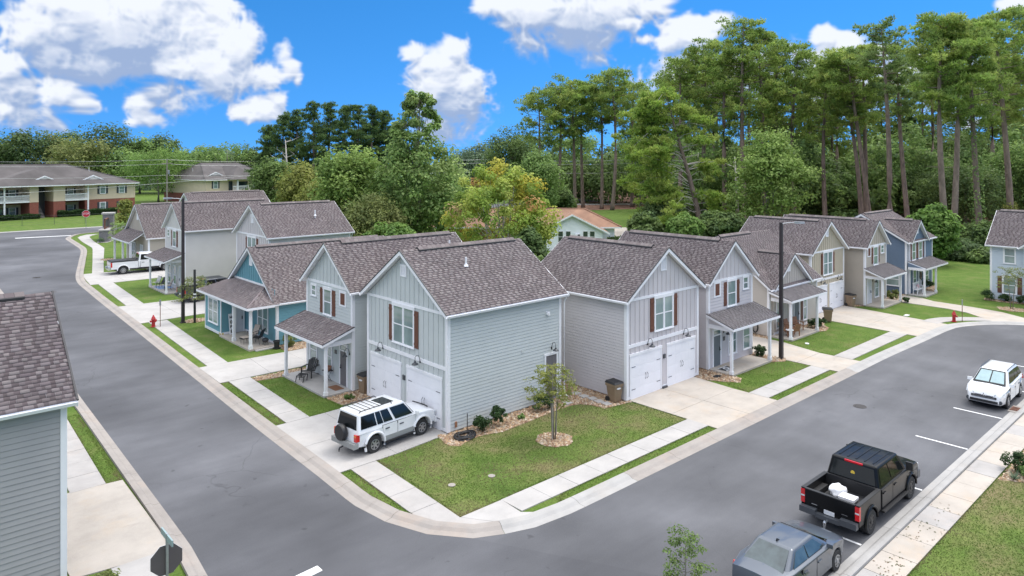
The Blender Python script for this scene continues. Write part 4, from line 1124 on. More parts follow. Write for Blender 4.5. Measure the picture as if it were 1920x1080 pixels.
# --- teal bungalow
fT = LS(.7, 20.45)
hT = thing('teal_bungalow', 'teal single-storey house with mauve hipped porch roof and white posts', 'house', (4, 24.8, 0), HG)
w, d = 8.75, 11.0; c = w / 2
core(hT, fT, w, d, 3.05, 6.3, 'wall_teal')
pf = lambda u: 6.2 - (6.5 - 3.0) / (c + .3) * abs(u - c)
battens(hT, fT, [u for u in frange(.1, w - .1, .40)], 3.9, pf, 'wall_teal')
lap(hT, fT.side(), .13, d - .12, .08, 2.95, 'wall_teal', .18)
corner_boards(hT, fT, w, d, 3.0, (0, 1, 2)); trim(hT, fT.side(), .131, d - .131, 2.94, 3.05, .028)
gable_roof(hT, fT, w, d, 3.02, 6.5, seed=31, vent=(.3, -.6), oh=.32)
gable_vent(hT, fT, 4.15, 4.7, 5.15, 5.95)
# front room and hipped porch roof
mb = MB(); fbox(mb, fT, 5.45, 8.75, -1.8, .0, .05, 3.02); mb.build('front_room_wall', 'wall_teal', hT)
fR = LS(-1.1, 25.9)
for u in (0, 3.3): trim(hT, fR, *( (-.02, .13) if u == 0 else (3.2, 3.32)), .06, 2.9, .03, name='corner_board')
trim(hT, fR, .131, 3.199, .05, .24, .028); trim(hT, RS(-1.1, 25.9), .0, 1.8, .05, .24, .028)
trim(hT, fT, 0.131, 5.44, .05, .24, .028)
window(hT, fR, .55, 2.55, .72, 2.66, double=True, head=.2)
window(hT, fT, 1.35, 3.2, .62, 2.62, double=True)
entry_door(hT, RS(-1.1, 25.9), .75, 1.7, 2.42, 'door_white', handle=1)
mb = MB(); pr = fT
zt, ze, dp = 3.86, 2.98, 2.25
u0, u1 = -.45, 9.3
hip = 2.3
V = [pr.p(u0, -dp, ze), pr.p(u1, -dp, ze), pr.p(u1 - 1.7, 0, zt), pr.p(u0 + hip, 0, zt), pr.p(u0, 0, ze), pr.p(u1, 0, ze), pr.p(u0, -dp, ze - .1), pr.p(u1, -dp, ze - .1), pr.p(u0, 0, ze - .1), pr.p(u1, 0, ze - .1)]
mb.add(V, [(0, 1, 2, 3), (0, 3, 4), (1, 5, 2), (6, 7, 1, 0), (6, 0, 4, 8), (7, 9, 5, 1), (6, 8, 9, 7), (8, 4, 5, 9), (4, 3, 2, 5)])
pr_o = mb.build('porch_roof', 'white', hT)
S = math.hypot(dp, zt - ze)
shingles(pr_o, pr.p(u0, -dp, ze + .004), pr.d(1, 0, 0), u1 - u0, pr.d(0, dp / S, (zt - ze) / S), S, (PAL_MAUVE, PAL_MAUVE_D), lambda a, b: b / S * hip < a < (u1 - u0) - b / S * 1.7, 33)
S2 = math.hypot(hip, zt - ze)
shingles(pr_o, pr.p(u0, -dp, ze + .004), pr.d(0, 1, 0), dp, pr.d(hip / S2, 0, (zt - ze) / S2), S2, (PAL_MAUVE, PAL_MAUVE_D), lambda a, b: a > b / S2 * dp, 34)
mb = MB(); mb.tube([pr.p(u0, -dp, ze + .03), pr.p(u0 + hip, 0, zt + .03)], .055, 6); mb.build('hip_cap', M('hip_shingle', (.20, .165, .17), .9, .15, 12), hT)
mb = MB(); fbox(mb, fT, u0 + hip - .1, u1 - 1.6, -.05, -.021, zt + .0, zt + .13); mb.build('flashing_board', 'white', hT)
for a, b in ((u0 + hip, u0 + .9), (u1 - 1.7, u1 - .6)):
    mb = MB(); mb.prism([(a, zt), (a, zt + .13), (b, ze + .50), (b, ze + .37)], lambda q, t: fT.p(q[0], t, q[1]), -.05, -.022); mb.build('flashing_board', 'white', hT)
mb = MB(); fbox(mb, fT, u0 - .02, u1 + .02, -dp - .035, -dp - .001, ze - .16, ze - .005); mb.build('fascia', 'white', hT)
mb = MB(); fbox(mb, fT, u0 - .035, u0 - .001, -dp - .03, -.33, ze - .16, ze - .005); mb.build('fascia', 'white', hT)
for u in (.12, 3.06):
    mb = MB(); fbox(mb, fT, u - .085, u + .085, -1.87, -1.70, .10, 2.72); fbox(mb, fT, u - .12, u + .12, -1.905, -1.665, .101, .34); fbox(mb, fT, u - .11, u + .11, -1.895, -1.675, 2.62, 2.721); mb.build('porch_post', 'white', hT)
mb = MB(); fbox(mb, fT, .02, 5.45, -1.87, -1.70, 2.725, 2.87); fbox(mb, fT, .03, .20, -1.698, -.0, 2.725, 2.87); mb.build('porch_beam', 'white', hT)
mb = MB(); fbox(mb, fT, -.05, 5.44, -1.95, -.001, -.05, .10); mb.build('porch_slab', 'concrete_tan', hT)
mb = MB(); fbox(mb, fT, -.38, -.051, -1.6, -.25, -.05, .05); mb.build('porch_step', 'concrete_white', hT)

# --- C: pale house with porch and the driveway of the white pickup beyond
fC = LS(2.4, 45.2)
P = {'zl': .1, 'win': (2.30, 3.42, 4.2, 5.88), 'sh': [(3.44, 3.84, 4.22, 5.8), (1.86, 2.26, 4.22, 5.8)], 'small': [(4.4, 5.15, 5.1, 5.88, 'win')], 'low': [(2.3, 3.2, .5, 2.4), (3.9, 4.8, .5, 2.4)]}
hC = porch_house('porch_house', 'pale grey two-storey house behind the tall lamp post, mauve porch roof, seats on porch', fC, 5.75, 9.3, 6.02, 6.0, 8.62, 'wall_pale', P, 41)
porch(hC, fC, .05, 5.7, 1.95, 3.88, 3.2, (.4, 5.6), -1.52, (PAL_MAUVE, PAL_MAUVE_D), 43, 'wall_pale', slab_u=(.2, 5.7))
entry_door(hC, fC, .55, 1.45, 2.5, 'door_white')

# --- D: house set back behind the teal one
fD = LS(6.0, 34.0)
hD = garage_house('garage_house', 'pale lilac-grey gabled house set back behind the teal bungalow, shutters under the gable', fD, 7.4, 8.0, 6.02, 6.0, 8.76, 'wall_lilac',
    (2.7, 4.75, 3.8, 5.86), [(4.77, 5.12, 3.85, 5.7), (2.33, 2.68, 3.85, 5.7)], (3.95, 7.0, 2.55), (.41, 3.45, 2.55), [(5.7, 2.9), (2.2, 2.9)], (3.3, 3.95, 7.1, 7.85), (3.0, 3.2), 51, side_mat='wall_pale')
trim(hD, fD.side(), 0, 0.001, 1, 1.001)
pipe_vent(hD, 11.2, 35.6, 7.6, 8.1)
downspout(hD, fD.side(), 8.15, -.05, .1, 5.9)

# --- E: single-storey house near the stone entrance sign
fE = LS(4.0, 62.9)
hE = thing('taupe_bungalow', 'taupe single-storey gabled house beside the white pickup, small hip porch roof', 'house', (8, 67.5, 0), HG)
w, d = 9.3, 10; c = w / 2
core(hE, fE, w, d, 3.75, 7.3, 'wall_taupe')
pf = lambda u: 7.1 - (7.4 - 3.75) / (c + .3) * abs(u - c)
battens(hE, fE, [u for u in frange(.1, w - .1, .45) if pf(u) > 3.9], 3.85, pf, 'wall_greige')
lap(hE, fE.side(), .13, d - .12, .08, 3.62, 'wall_taupe', .2)
corner_boards(hE, fE, w, d, 3.7, (0, 1)); gable_roof(hE, fE, w, d, 3.7, 7.45, seed=61, vent=(.4, -.5))
gable_vent(hE, fE, 4.15, 4.75, 5.6, 6.7); trim(hE, fE, .131, w - .131, 3.68, 3.84, .036)
shed_roof(hE, fE, 1.6, 9.4, 4.3, 3.2, 1.7, (PAL_MAUVE, PAL_MAUVE_D), 62)
for u in (1.9, 5.2, 9.0):
    mb = MB(); fbox(mb, fE, u - .1, u + .1, -1.55, -1.35, .1, 3.05); mb.build('porch_post', 'white', hE)
mb = MB(); fbox(mb, fE, 1.7, 9.2, -1.56, -1.34, 2.9, 3.12); mb.build('porch_beam', 'white', hE)
mb = MB(); fbox(mb, fE, 1.6, 9.3, -1.7, -.001, -.05, .1); mb.build('porch_slab', 'concrete', hE)
window(hE, fE, 5.3, 7.0, .6, 2.8, double=True); entry_door(hE, fE, 2.2, 3.3, 2.7, 'door_white')
# --- F: only the roof of the last house shows
fF = LS(13.6, 75.8)
hF = thing('back_house', 'house showing only its long mauve roof and white gable above its neighbours, near the apartments', 'house', (19, 80, 0), HG)
core(hF, fF, 8.4, 11, 5.3, 7.9, 'wall_pale'); lap(hF, fF.side(), .13, 10.9, .1, 5.2, 'wall_pale', .3)
gable_roof(hF, fF, 8.4, 11, 5.3, 8.08, seed=71, vent=(.6, -.6))

# --- B: lilac-grey garage house on the side street
fB = RS(9.75, -2.88)
hB = garage_house('garage_house', 'lilac-grey two-storey house with two white garage doors and tan bin at its corner', fB, 6.75, 7.45, 5.42, 5.42, 7.98, 'wall_lilac',
    (2.40, 4.22, 3.36, 5.34), [(2.05, 2.38, 3.38, 5.23), (4.24, 4.60, 3.38, 5.23)], (.25, 3.10, 2.47), (3.60, 6.43, 2.47), [(1.81, 2.68), (5.24, 2.68)], (3.0, 3.56, 6.72, 7.45), (2.80, 2.98), 81, single=300)
mb = MB(); fbox(mb, fB, 3.25, 3.45, -.06, 0, 1.70, 1.93); mb.build('house_number_plate', 'lampgrey', hB)
mb = MB(); fbox(mb, fB, 3.15, 3.55, -.12, -.03, .02, .14); mb.build('vent_grille', 'lampgrey', hB)

# --- B2: porch house with grey door
fB2 = RS(17.85, -2.75)
P = {'zl': .1, 'win': (2.08, 3.20, 3.62, 5.34), 'sh': [(1.72, 2.06, 3.70, 5.2), (3.22, 3.58, 3.70, 5.2)], 'small': [(.60, 1.34, 4.48, 5.34, 'shut'), (3.98, 4.72, 4.48, 5.34, 'win')], 'low': [(2.2, 3.25, .55, 2.3), (3.98, 4.95, .55, 2.35)]}
hB2 = porch_house('porch_house', 'lilac-grey house with dark grey porch roof and slate front door with transom', fB2, 5.2, 8.2, 5.42, 5.38, 7.78, 'wall_lilac', P, 91)
porch(hB2, fB2, .05, 5.1, 1.85, 3.52, 2.9, (.06, 4.65), -1.55, (PAL_GREY, PAL_GREY_D), 93, 'wall_lilac', slab_u=(.0, 4.75), slab_mat='concrete_tan')
entry_door(hB2, fB2, .42, 1.40, 2.45, 'door_slate', transom=.26, handle=1); wall_lamp(hB2, fB2, 1.7, 2.0, .15)
mb = MB(); fbox(mb, fB2, 1.62, 1.84, -.05, -.018, 1.55, 1.80); mb.build('house_number_plate', 'lampgrey', hB2)

# --- G: grey bungalow with cross gable
fG = LS(28.3, -1.2)
hG = thing('grey_bungalow', 'grey single-storey house with cross gable and porch seats behind the dark lamp post', 'house', (32, 3, 0), HG)
core(hG, fG, 8.4, 7.7, 3.55, 6.8, 'wall_greige')
mG = (7.0 - 3.5) / (4.2 + .3)
profG = lambda z: (max(.13, (z - 3.42) / mG - .2), min(8.27, 8.4 - (z - 3.42) / mG + .2))
lap(hG, fG, 0, 0, .08, 6.7, 'wall_greige', .18, prof=lambda z: (.13, 8.27) if z < 3.4 else profG(z))
corner_boards(hG, fG, 8.4, 7.7, 3.5, (0,))
gable_roof(hG, fG, 8.4, 7.7, 3.5, 7.0, seed=101, vent=(.1, 4.6), ohf=.25, oh=.3)
fGw = RS(28.75, -1.32)
mb = MB(); fpoly(mb, fGw, [(0, .06), (5.3, .06), (5.3, 3.55), (2.65, 5.6), (0, 3.55)], 0, 2.6); mb.build('gable_wing', 'wall_greige', hG)
pw = lambda u: 5.55 - (5.8 - 3.5) / 2.95 * abs(u - 2.65)
battens(hG, fGw, [u for u in frange(.1, 5.2, .36) if pw(u) > 3.68], 3.6, pw, 'wall_greige'); battens(hG, fGw, frange(.1, 5.2, .36), .3, 3.4, 'wall_greige', [(.2, 1.4, .4, 2.8), (2.9, 4.1, 0, 2.6), (4.4, 5.2, .3, 2.6)])
trim(hG, fGw, 0, 5.3, 3.42, 3.56, .036); trim(hG, fGw, 0, 5.3, .06, .24, .028)
gable_roof(hG, fGw, 5.3, 2.5, 3.5, 5.82, seed=103, vent=(.55, 2.6), ohb=.0, rake_back=False, oh=.3)
gable_vent(hG, fGw, 2.05, 2.5, 4.55, 5.28)
mb = MB(); fbox(mb, RS(34.06, -1.2), 0, 1.9, -.02, .1, .06, 3.5); mb.build('wall', 'wall_greige', hG)
trim(hG, RS(34.06, -1.2), 1.78, 1.93, .06, 3.4, .05, name='corner_board')
window(hG, fGw, .3, 1.25, .5, 2.55); entry_door(hG, fGw, 3.0, 4.0, 2.45, 'door_slate'); window(hG, fGw, 4.55, 5.25, .48, 2.5)
shutter(hG, fGw, 4.28, 4.52, .55, 2.4)
porch(hG, fGw, -.45, 4.5, 1.75, 3.42, 2.92, (-.4, 3.75), -1.5, (PAL_GREY, PAL_GREY_D), 105, 'wall_greige', slab_u=(-.45, 3.85), slab_mat='concrete_tan', over=.3)

# --- T: tan garage house
fTa = RS(37.2, -.15)
hTa = garage_house('garage_house', 'tan two-storey house with two white garage doors, past the dark lamp post', fTa, 6.4, 6.9, 5.2, 5.15, 7.66, 'wall_tan',
    (2.25, 4.1, 3.1, 5.15), [(1.9, 2.22, 3.2, 4.95), (4.12, 4.46, 3.2, 4.95)], (.35, 3.05, 2.3), (3.5, 6.2, 2.3), [(1.9, 2.45), (5.1, 2.45)], (2.75, 3.3, 6.38, 7.1), (2.68, 2.86), 111)
# --- T2: taupe porch house
fT2 = RS(44.7, -1.55)
P = {'zl': .1, 'win': (1.72, 2.82, 3.42, 5.14), 'sh': [(1.38, 1.70, 3.58, 5.0), (2.84, 3.14, 3.58, 5.0)], 'small': [(.45, 1.2, 4.35, 5.15, 'shut'), (3.42, 4.2, 4.35, 5.15, 'win')], 'low': [(2.0, 3.0, .5, 2.25), (3.5, 4.2, .5, 2.25)]}
hT2 = porch_house('porch_house', 'taupe two-storey house with grey porch roof between the tan and slate-blue houses', fT2, 4.75, 8.3, 5.22, 5.18, 7.46, 'wall_taupe', P, 121, gable_mat='wall_tan')
porch(hT2, fT2, .05, 4.7, 1.7, 3.36, 2.72, (.06, 4.25), -1.42, (PAL_GREY, PAL_GREY_D), 123, 'wall_taupe', slab_u=(.0, 4.35), slab_mat='concrete_tan')
entry_door(hT2, fT2, .35, 1.3, 2.35, 'door_white'); wall_lamp(hT2, fT2, 1.6, 1.95, .15)
# --- DB: slate blue house
fDB = LS(52.9, -2.15)
hDB = thing('slate_blue_house', 'slate-blue two-storey house with white bench on its porch, last before the lawn', 'house', (56.5, 2, 0), HG)
core(hDB, fDB, 8.1, 7.1, 5.1, 7.3, 'wall_navy')
lap(hDB, fDB, 0, 0, .08, 7.2, 'wall_navy', .19, prof=lambda z: (.13, 7.97) if z < 5.0 else (max(.13, (z - 5.0) / .575 - .1), 7.97 - (z - 5.0) / .575 + .1))
corner_boards(hDB, fDB, 8.1, 7.1, 5.05, (0,)); gable_roof(hDB, fDB, 8.1, 7.1, 5.05, 7.52, seed=131, vent=(.3, -.2), ohf=.3)
lap(hDB, fDB.side(), 4.1, 7.0, 3.0, 5.0, 'wall_navy', .19)
fDw = RS(53.3, -2.3)
mb = MB(); fpoly(mb, fDw, [(0, .06), (4.15, .06), (4.15, 5.1), (2.075, 6.85), (0, 5.1)], 0, 3.2); mb.build('gable_wing', 'wall_navy', hDB)
gable_roof(hDB, fDw, 4.15, 3.0, 5.02, 7.02, seed=133, vent=(.4, 2.9), ohb=.0, oh=.25, rake_back=False)
gable_vent(hDB, fDw, 1.75, 2.2, 5.75, 6.5)
window(hDB, fDw, .45, 1.5, 3.2, 4.95); window(hDB, fDw, 2.25, 3.3, 3.2, 4.95)
for s in ((.05, .42), (1.6, 2.15), (3.33, 3.7)): shutter(hDB, fDw, *s, 3.3, 4.85)
window(hDB, fDw, .75, 1.7, .6, 2.35); entry_door(hDB, fDw, 2.15, 3.15, 2.3, 'door_white'); window(hDB, RS(52.9, -2.15), 5.0, 6.0, .65, 2.0)
window(hDB, fDB, .55, 2.2, .75, 2.1)
corner_boards(hDB, fDw, 4.15, 1, 5.0, (0, 1)); corner_boards(hDB, RS(52.9, -2.15), 7.1, 1, 5.0, (1,))
porch(hDB, fDw, -.3, 5.5, 1.6, 3.2, 2.72, (-.45, 2.7), -1.42, (PAL_GREY, PAL_GREY_D), 135, 'wall_navy', slab_u=(-.5, 2.8), slab_mat='concrete', over=.1)
# --- RB: light blue house at the end of the street
fRB = RS(56.5, -17.2)
hRB = thing('light_blue_house', 'light blue two-storey house at picture edge, brown shutters behind a small tree', 'house', (60, -12, 0), HG)
core(hRB, fRB, 7.2, 9.1, 5.1, 7.9, 'wall_sky')
lap(hRB, fRB.side(), .13, 8.97, .1, 5.0, 'wall_sky', .19); corner_boards(hRB, fRB, 7.2, 9.1, 5.05, (0, 2)); trim(hRB, fRB.side(), .131, 8.95, 4.98, 5.1, .03)
gable_roof(hRB, fRB, 7.2, 9.1, 5.05, 8.05, seed=141, vent=(.4, -.3), oh=.32, ohb=.35)
fs = fRB.side()
window(hRB, fs, 7.12, 8.12, 3.45, 4.92); window(hRB, fs, 7.05, 8.2, .7, 2.35); shutter(hRB, fs, 8.22, 8.56, .7, 2.25); shutter(hRB, fs, 6.69, 7.03, .7, 2.25)
mb = MB(); fpoly(mb, Fr((56.1, -15.0), (0, 1), (1, 0)), [(0, .06), (4.3, .06), (4.3, 5.1), (2.15, 6.7), (0, 5.1)], 0, 3); mb.build('gable_wing', 'wall_sky', hRB)
gable_roof(hRB, Fr((56.1, -15.0), (0, 1), (1, 0)), 4.3, 3.0, 5.05, 6.9, seed=143, vent=None, ohb=0, rake_back=False)
# --- N: grey house at the near side of the street, cut by the picture edge
fN = Fr((-15.80, -1.72), (0, 1), (-1, 0))
hN = thing('grey_house', 'plain dark grey house wall and mauve roof at picture edge behind the stop sign', 'house', (-20, 2, 0), HG)
core(hN, fN, 7.3, 9.5, 5.7, 8.3, 'wall_grey')
lap(hN, fN.side(), .13, 9.4, .08, 5.55, 'wall_grey', .172); corner_boards(hN, fN, 7.3, 9.5, 5.66, (0, 1)); trim(hN, fN.side(), .131, 9.4, 5.54, 5.68, .028)
lap(hN, fN, .13, 7.17, .1, 5.5, 'wall_grey', .172)
gable_roof(hN, fN, 7.3, 9.5, 5.70, 8.42, pal=(PAL_N, PAL_ND), seed=151, single=300, vent=(.55, -.5), oh=.30, ohf=.24, expo=.152)

# ================================================================== VEHICLES
def paint(name, col, rough=.28, metal=0., coat=.8):
    m, nt, p = _nt(name)
    f = tex_noise(nt, 1.1, 2)
    nt.links.new(ramp(nt, f, [(.3, tuple(c * .96 for c in col)), (.7, tuple(min(1, c * 1.04) for c in col))]), p.inputs['Base Color'])
    p.inputs['Roughness'].default_value = rough; p.inputs['Metallic'].default_value = metal
    p.inputs['Coat Weight'].default_value = coat; p.inputs['Coat Roughness'].default_value = .03
    return m
MAT['car_white'] = paint('white_car_paint', (.76, .77, .79))
MAT['car_black'] = paint('black_car_paint', (.006, .006, .007), .28, 0, .18); MAT['car_black'].node_tree.nodes['Principled BSDF'].inputs['Specular IOR Level'].default_value = .22
MAT['car_slate'] = paint('slate_car_paint', (.085, .100, .125), .34, .25)
MAT['car_grey'] = paint('dark_grey_car_paint', (.07, .078, .088), .3, .2)
MAT['clad_grey'] = M('grey_lower_body', (.27, .28, .275), .45, .05, 3)
MAT['car_glass'] = M('tinted_car_glass', (.008, .010, .011), .05, .1, 1, spec=.45, coat=.0)
MAT['car_glass_light'] = M('clear_car_glass', (.05, .07, .075), .04, .35, 2.2, spec=.6, coat=.3)
MAT['sunshade'] = M('silver_sunshade', (.30, .42, .44), .35, .1, 3)
MAT['chrome'] = M('chrome', (.62, .63, .65), .18, .03, 5, metal=.9)
MAT['alloy'] = M('alloy_rim', (.36, .365, .375), .32, .08, 6, metal=.7)
MAT['dark_alloy'] = M('dark_rim', (.035, .036, .04), .35, .1, 6, metal=.5)
MAT['lamp_red'] = M('red_lamp_lens', (.55, .02, .025), .15, .05, 5, spec=.8)
MAT['lamp_clear'] = M('clear_lamp_lens', (.55, .57, .60), .12, .1, 8, spec=.9)
MAT['lamp_amber'] = M('amber_lamp_lens', (.60, .18, .03), .15, .05, 5)
MAT['plate'] = M('number_plate', (.62, .63, .66), .5, .1, 12)

def prof_normals(P):
    n = len(P); out = []
    A = sum(P[i][0] * P[(i + 1) % n][1] - P[(i + 1) % n][0] * P[i][1] for i in range(n))
    s = 1 if A > 0 else -1
    for i in range(n):
        a = Vector(P[i - 1]); b = Vector(P[i]); c = Vector(P[(i + 1) % n])
        d1 = (b - a).normalized(); d2 = (c - b).normalized()
        n1 = Vector((-d1.y, d1.x)) * s; n2 = Vector((-d2.y, d2.x)) * s
        m = n1 + n2
        m = m.normalized() if m.length > 1e-4 else n1
        out.append(m / max(.5, m.dot(n1)))
    return out
def arch(cx, cz, r, zb, n=9):
    a0 = math.asin(max(-1, min(1, (zb - cz) / r)))
    return [(cx + r * math.cos(t), cz + r * math.sin(t)) for t in [math.pi - a0 + (2 * a0 - math.pi) * k / (n - 1) for k in range(n)]]
RINGS = [(-1, .055), (-.985, .02), (-.94, 0), (-.55, 0), (0, 0), (.55, 0), (.94, 0), (.985, .02), (1, .055)]
def body_loft(P, W, crown=.03, zc=.8, xf=None, xr=None, tap=.16, rings=RINGS):
    """profile in (x,z) swept across the width; nose and tail narrow in plan"""
    N = prof_normals(P); mb = MB(); n = len(P); xs = [p[0] for p in P]; x0, x1 = min(xs), max(xs); xm = (x0 + x1) / 2; hl = (x1 - x0) / 2
    for fr_, ins in rings:
        for (x, z), nn in zip(P, N):
            q = (x + nn.x * ins, z + nn.y * ins)
            t = 1 - tap * max(0, (abs(q[0] - xm) / hl - .62) / .38) ** 2.2
            low = 1 - .05 * max(0, (.5 - q[1]) / .5)
            mb.v.append((q[0], fr_ * W * t * low, q[1] + (crown * (1 - fr_ * fr_) if z > zc else 0)))
    for r in range(len(rings) - 1):
        for i in range(n):
            mb.f.append((r * n + i, r * n + (i + 1) % n, (r + 1) * n + (i + 1) % n, (r + 1) * n + i))
    mb.f.append(tuple(range(n))); mb.f.append(tuple((len(rings) - 1) * n + i for i in range(n))[::-1])
    return mb
def smooth_build(mb, name, mat, parent, ang=32):
    o = mb.build(name, mat, parent)
    me = o.data
    me.polygons.foreach_set('use_smooth', [True] * len(me.polygons))
    b = bmesh.new(); b.from_mesh(me)
    for e in b.edges: e.smooth = (len(e.link_faces) == 2 and e.calc_face_angle(0) < R(ang))
    b.to_mesh(me); b.free()
    return o
class Cab:
    def __init__(s, x0b, x1b, x0r, x1r, zb, zr, wb, wr): s.a = (x0b, x1b, x0r, x1r, zb, zr, wb, wr)
    def side(s, y, S, T):
        x0b, x1b, x0r, x1r, zb, zr, wb, wr = s.a
        return Vector((lerp(lerp(x0b, x1b, S), lerp(x0r, x1r, S), T), y * lerp(wb, wr, T), lerp(zb, zr, T)))
    def end(s, front, S, T):
        x0b, x1b, x0r, x1r, zb, zr, wb, wr = s.a
        w = lerp(wb, wr, T)
        return Vector((lerp(x1b, x1r, T) if front else lerp(x0b, x0r, T), lerp(-w, w, S), lerp(zb, zr, T)))
    def shell(s, mat, parent, name='cabin', bev=.09):
        x0b, x1b, x0r, x1r, zb, zr, wb, wr = s.a
        b = bmesh.new()
        lo = [b.verts.new(v) for v in ((x0b, -wb, zb - .08), (x1b, -wb, zb - .08), (x1b, wb, zb - .08), (x0b, wb, zb - .08))]
        hi = [b.verts.new(v) for v in ((x0r, -wr, zr), (x1r, -wr, zr), (x1r, wr, zr), (x0r, wr, zr))]
        b.faces.new(lo[::-1]); b.faces.new(hi)
        for i in range(4): b.faces.new((lo[i], lo[(i + 1) % 4], hi[(i + 1) % 4], hi[i]))
        b.edges.ensure_lookup_table()
        es = [e for e in b.edges if max(v.co.z for v in e.verts) > zb]
        bmesh.ops.bevel(b, geom=es, offset=bev, segments=3, profile=.6, affect='EDGES')
        bmesh.ops.recalc_face_normals(b, faces=b.faces)
        for f in b.faces: f.smooth = True
        for e in b.edges: e.smooth = (len(e.link_faces) == 2 and e.calc_face_angle(0) < R(30))
        me = bpy.data.meshes.new(name); b.to_mesh(me); b.free(); me.materials.append(MAT[mat])
        return link(name, me, parent)
    def glass(s, parent, fn, s0, s1, t0, t1, mat='car_glass', name='window_pane', lift=.008, rim=True):
        q = [fn(s0, t0), fn(s1, t0), fn(s1, t1), fn(s0, t1)]
        n = (q[1] - q[0]).cross(q[3] - q[0]).normalized()
        cen = sum(q, Vector()) / 4; mid = Vector((sum(s.a[:2]) / 2, 0, s.a[4]))
        if n.dot(cen - mid) < 0: n = -n
        mb = MB(); mb.hexa([p - n * .02 for p in q] + [p + n * lift for p in q]); return mb.build(name, mat, parent)
def wheel(root, x, y, r, w, rim='alloy', spokes=6, side=1):
    mb = MB(); rr = r * .60
    mb.lathe((x, y, r), [(rr, -w * .46), (r * .94, -w * .5), (r, -w * .36), (r, w * .36), (r * .94, w * .5), (rr, w * .46), (rr * .96, w * .3), (rr * .96, -w * .3)], 26, 'y')
    t = mb.build('wheel', 'rubber', root)
    mb = MB(); yo = y + side * w * .30
    mb.lathe((x, yo, r), [(.02, 0), (rr * .98, 0)] if False else [(rr * .985, -side * .02), (rr * .985, side * .055), (rr * .86, side * .06), (rr * .84, side * .0), (.06, side * -.01)], 24, 'y')
    for k in range(spokes):
        a = 2 * math.pi * k / spokes + .2; d = Vector((math.cos(a), 0, math.sin(a))); p = Vector((-d.z, 0, d.x))
        c = Vector((x, yo, r)); hw = rr * .13
        pts = [c + d * .05 - p * hw * 1.3, c + d * rr * .9 - p * hw, c + d * rr * .9 + p * hw, c + d * .05 + p * hw * 1.3]
        mb.hexa([q + Vector((0, side * .0, 0)) for q in pts] + [q + Vector((0, side * .05, 0)) for q in pts])
    mb.lathe((x, yo, r), [(.02, side * .0), (.085, side * .03), (.08, side * .065), (.02, side * .07)], 12, 'y')
    mb.build('rim', rim, t)
    return t
def side_strip(root, name, mat, x0, x1, z0, z1, W, y_out=.012, sides=(-1, 1)):
    for s in sides:
        mb = MB(); mb.box(x0, x1, *sorted((s * (W - .01), s * (W + y_out))), z0, z1); mb.build(name, mat, root)
def door_panel_(root, P, W, s, mat, z_handle, xh):
    mb = MB(); mb.prism(P, lambda q, t: (q[0], t, q[1]), *sorted((s * (W - .03), s * (W + .006)))); d = mb.build('door', mat, root)
    mb = MB(); mb.prism([(lerp(sum(p[0] for p in P) / len(P), p[0], 1.02), lerp(sum(p[1] for p in P) / len(P), p[1], 1.025)) for p in P], lambda q, t: (q[0], t, q[1]), *sorted((s * (W - .05), s * (W + .002)))); mb.build('door_gap', 'black_plastic', d)
    mb = MB(); mb.box(xh - .11, xh + .11, *sorted((s * W, s * (W + .035))), z_handle - .022, z_handle + .022); mb.build('door_handle', mat if mat != 'car_white' else 'lampgrey', d)
def mirror(root, x, y, z, s, mat, h=.16, w=.2):
    mb = MB(); mb.hexa([(x - .06, s * y, z), (x + .06, s * y, z), (x + .05, s * (y + w), z), (x - .05, s * (y + w), z), (x - .06, s * y, z + h), (x + .04, s * y, z + h), (x + .02, s * (y + w), z + h), (x - .05, s * (y + w), z + h)]); mb.build('side_mirror', mat, root)
def place(root, x, y, yaw=0, s=1.0):
    root.location = (x, y, 0.0); root.rotation_euler = (0, 0, R(yaw)); root.scale = (s, s, s)

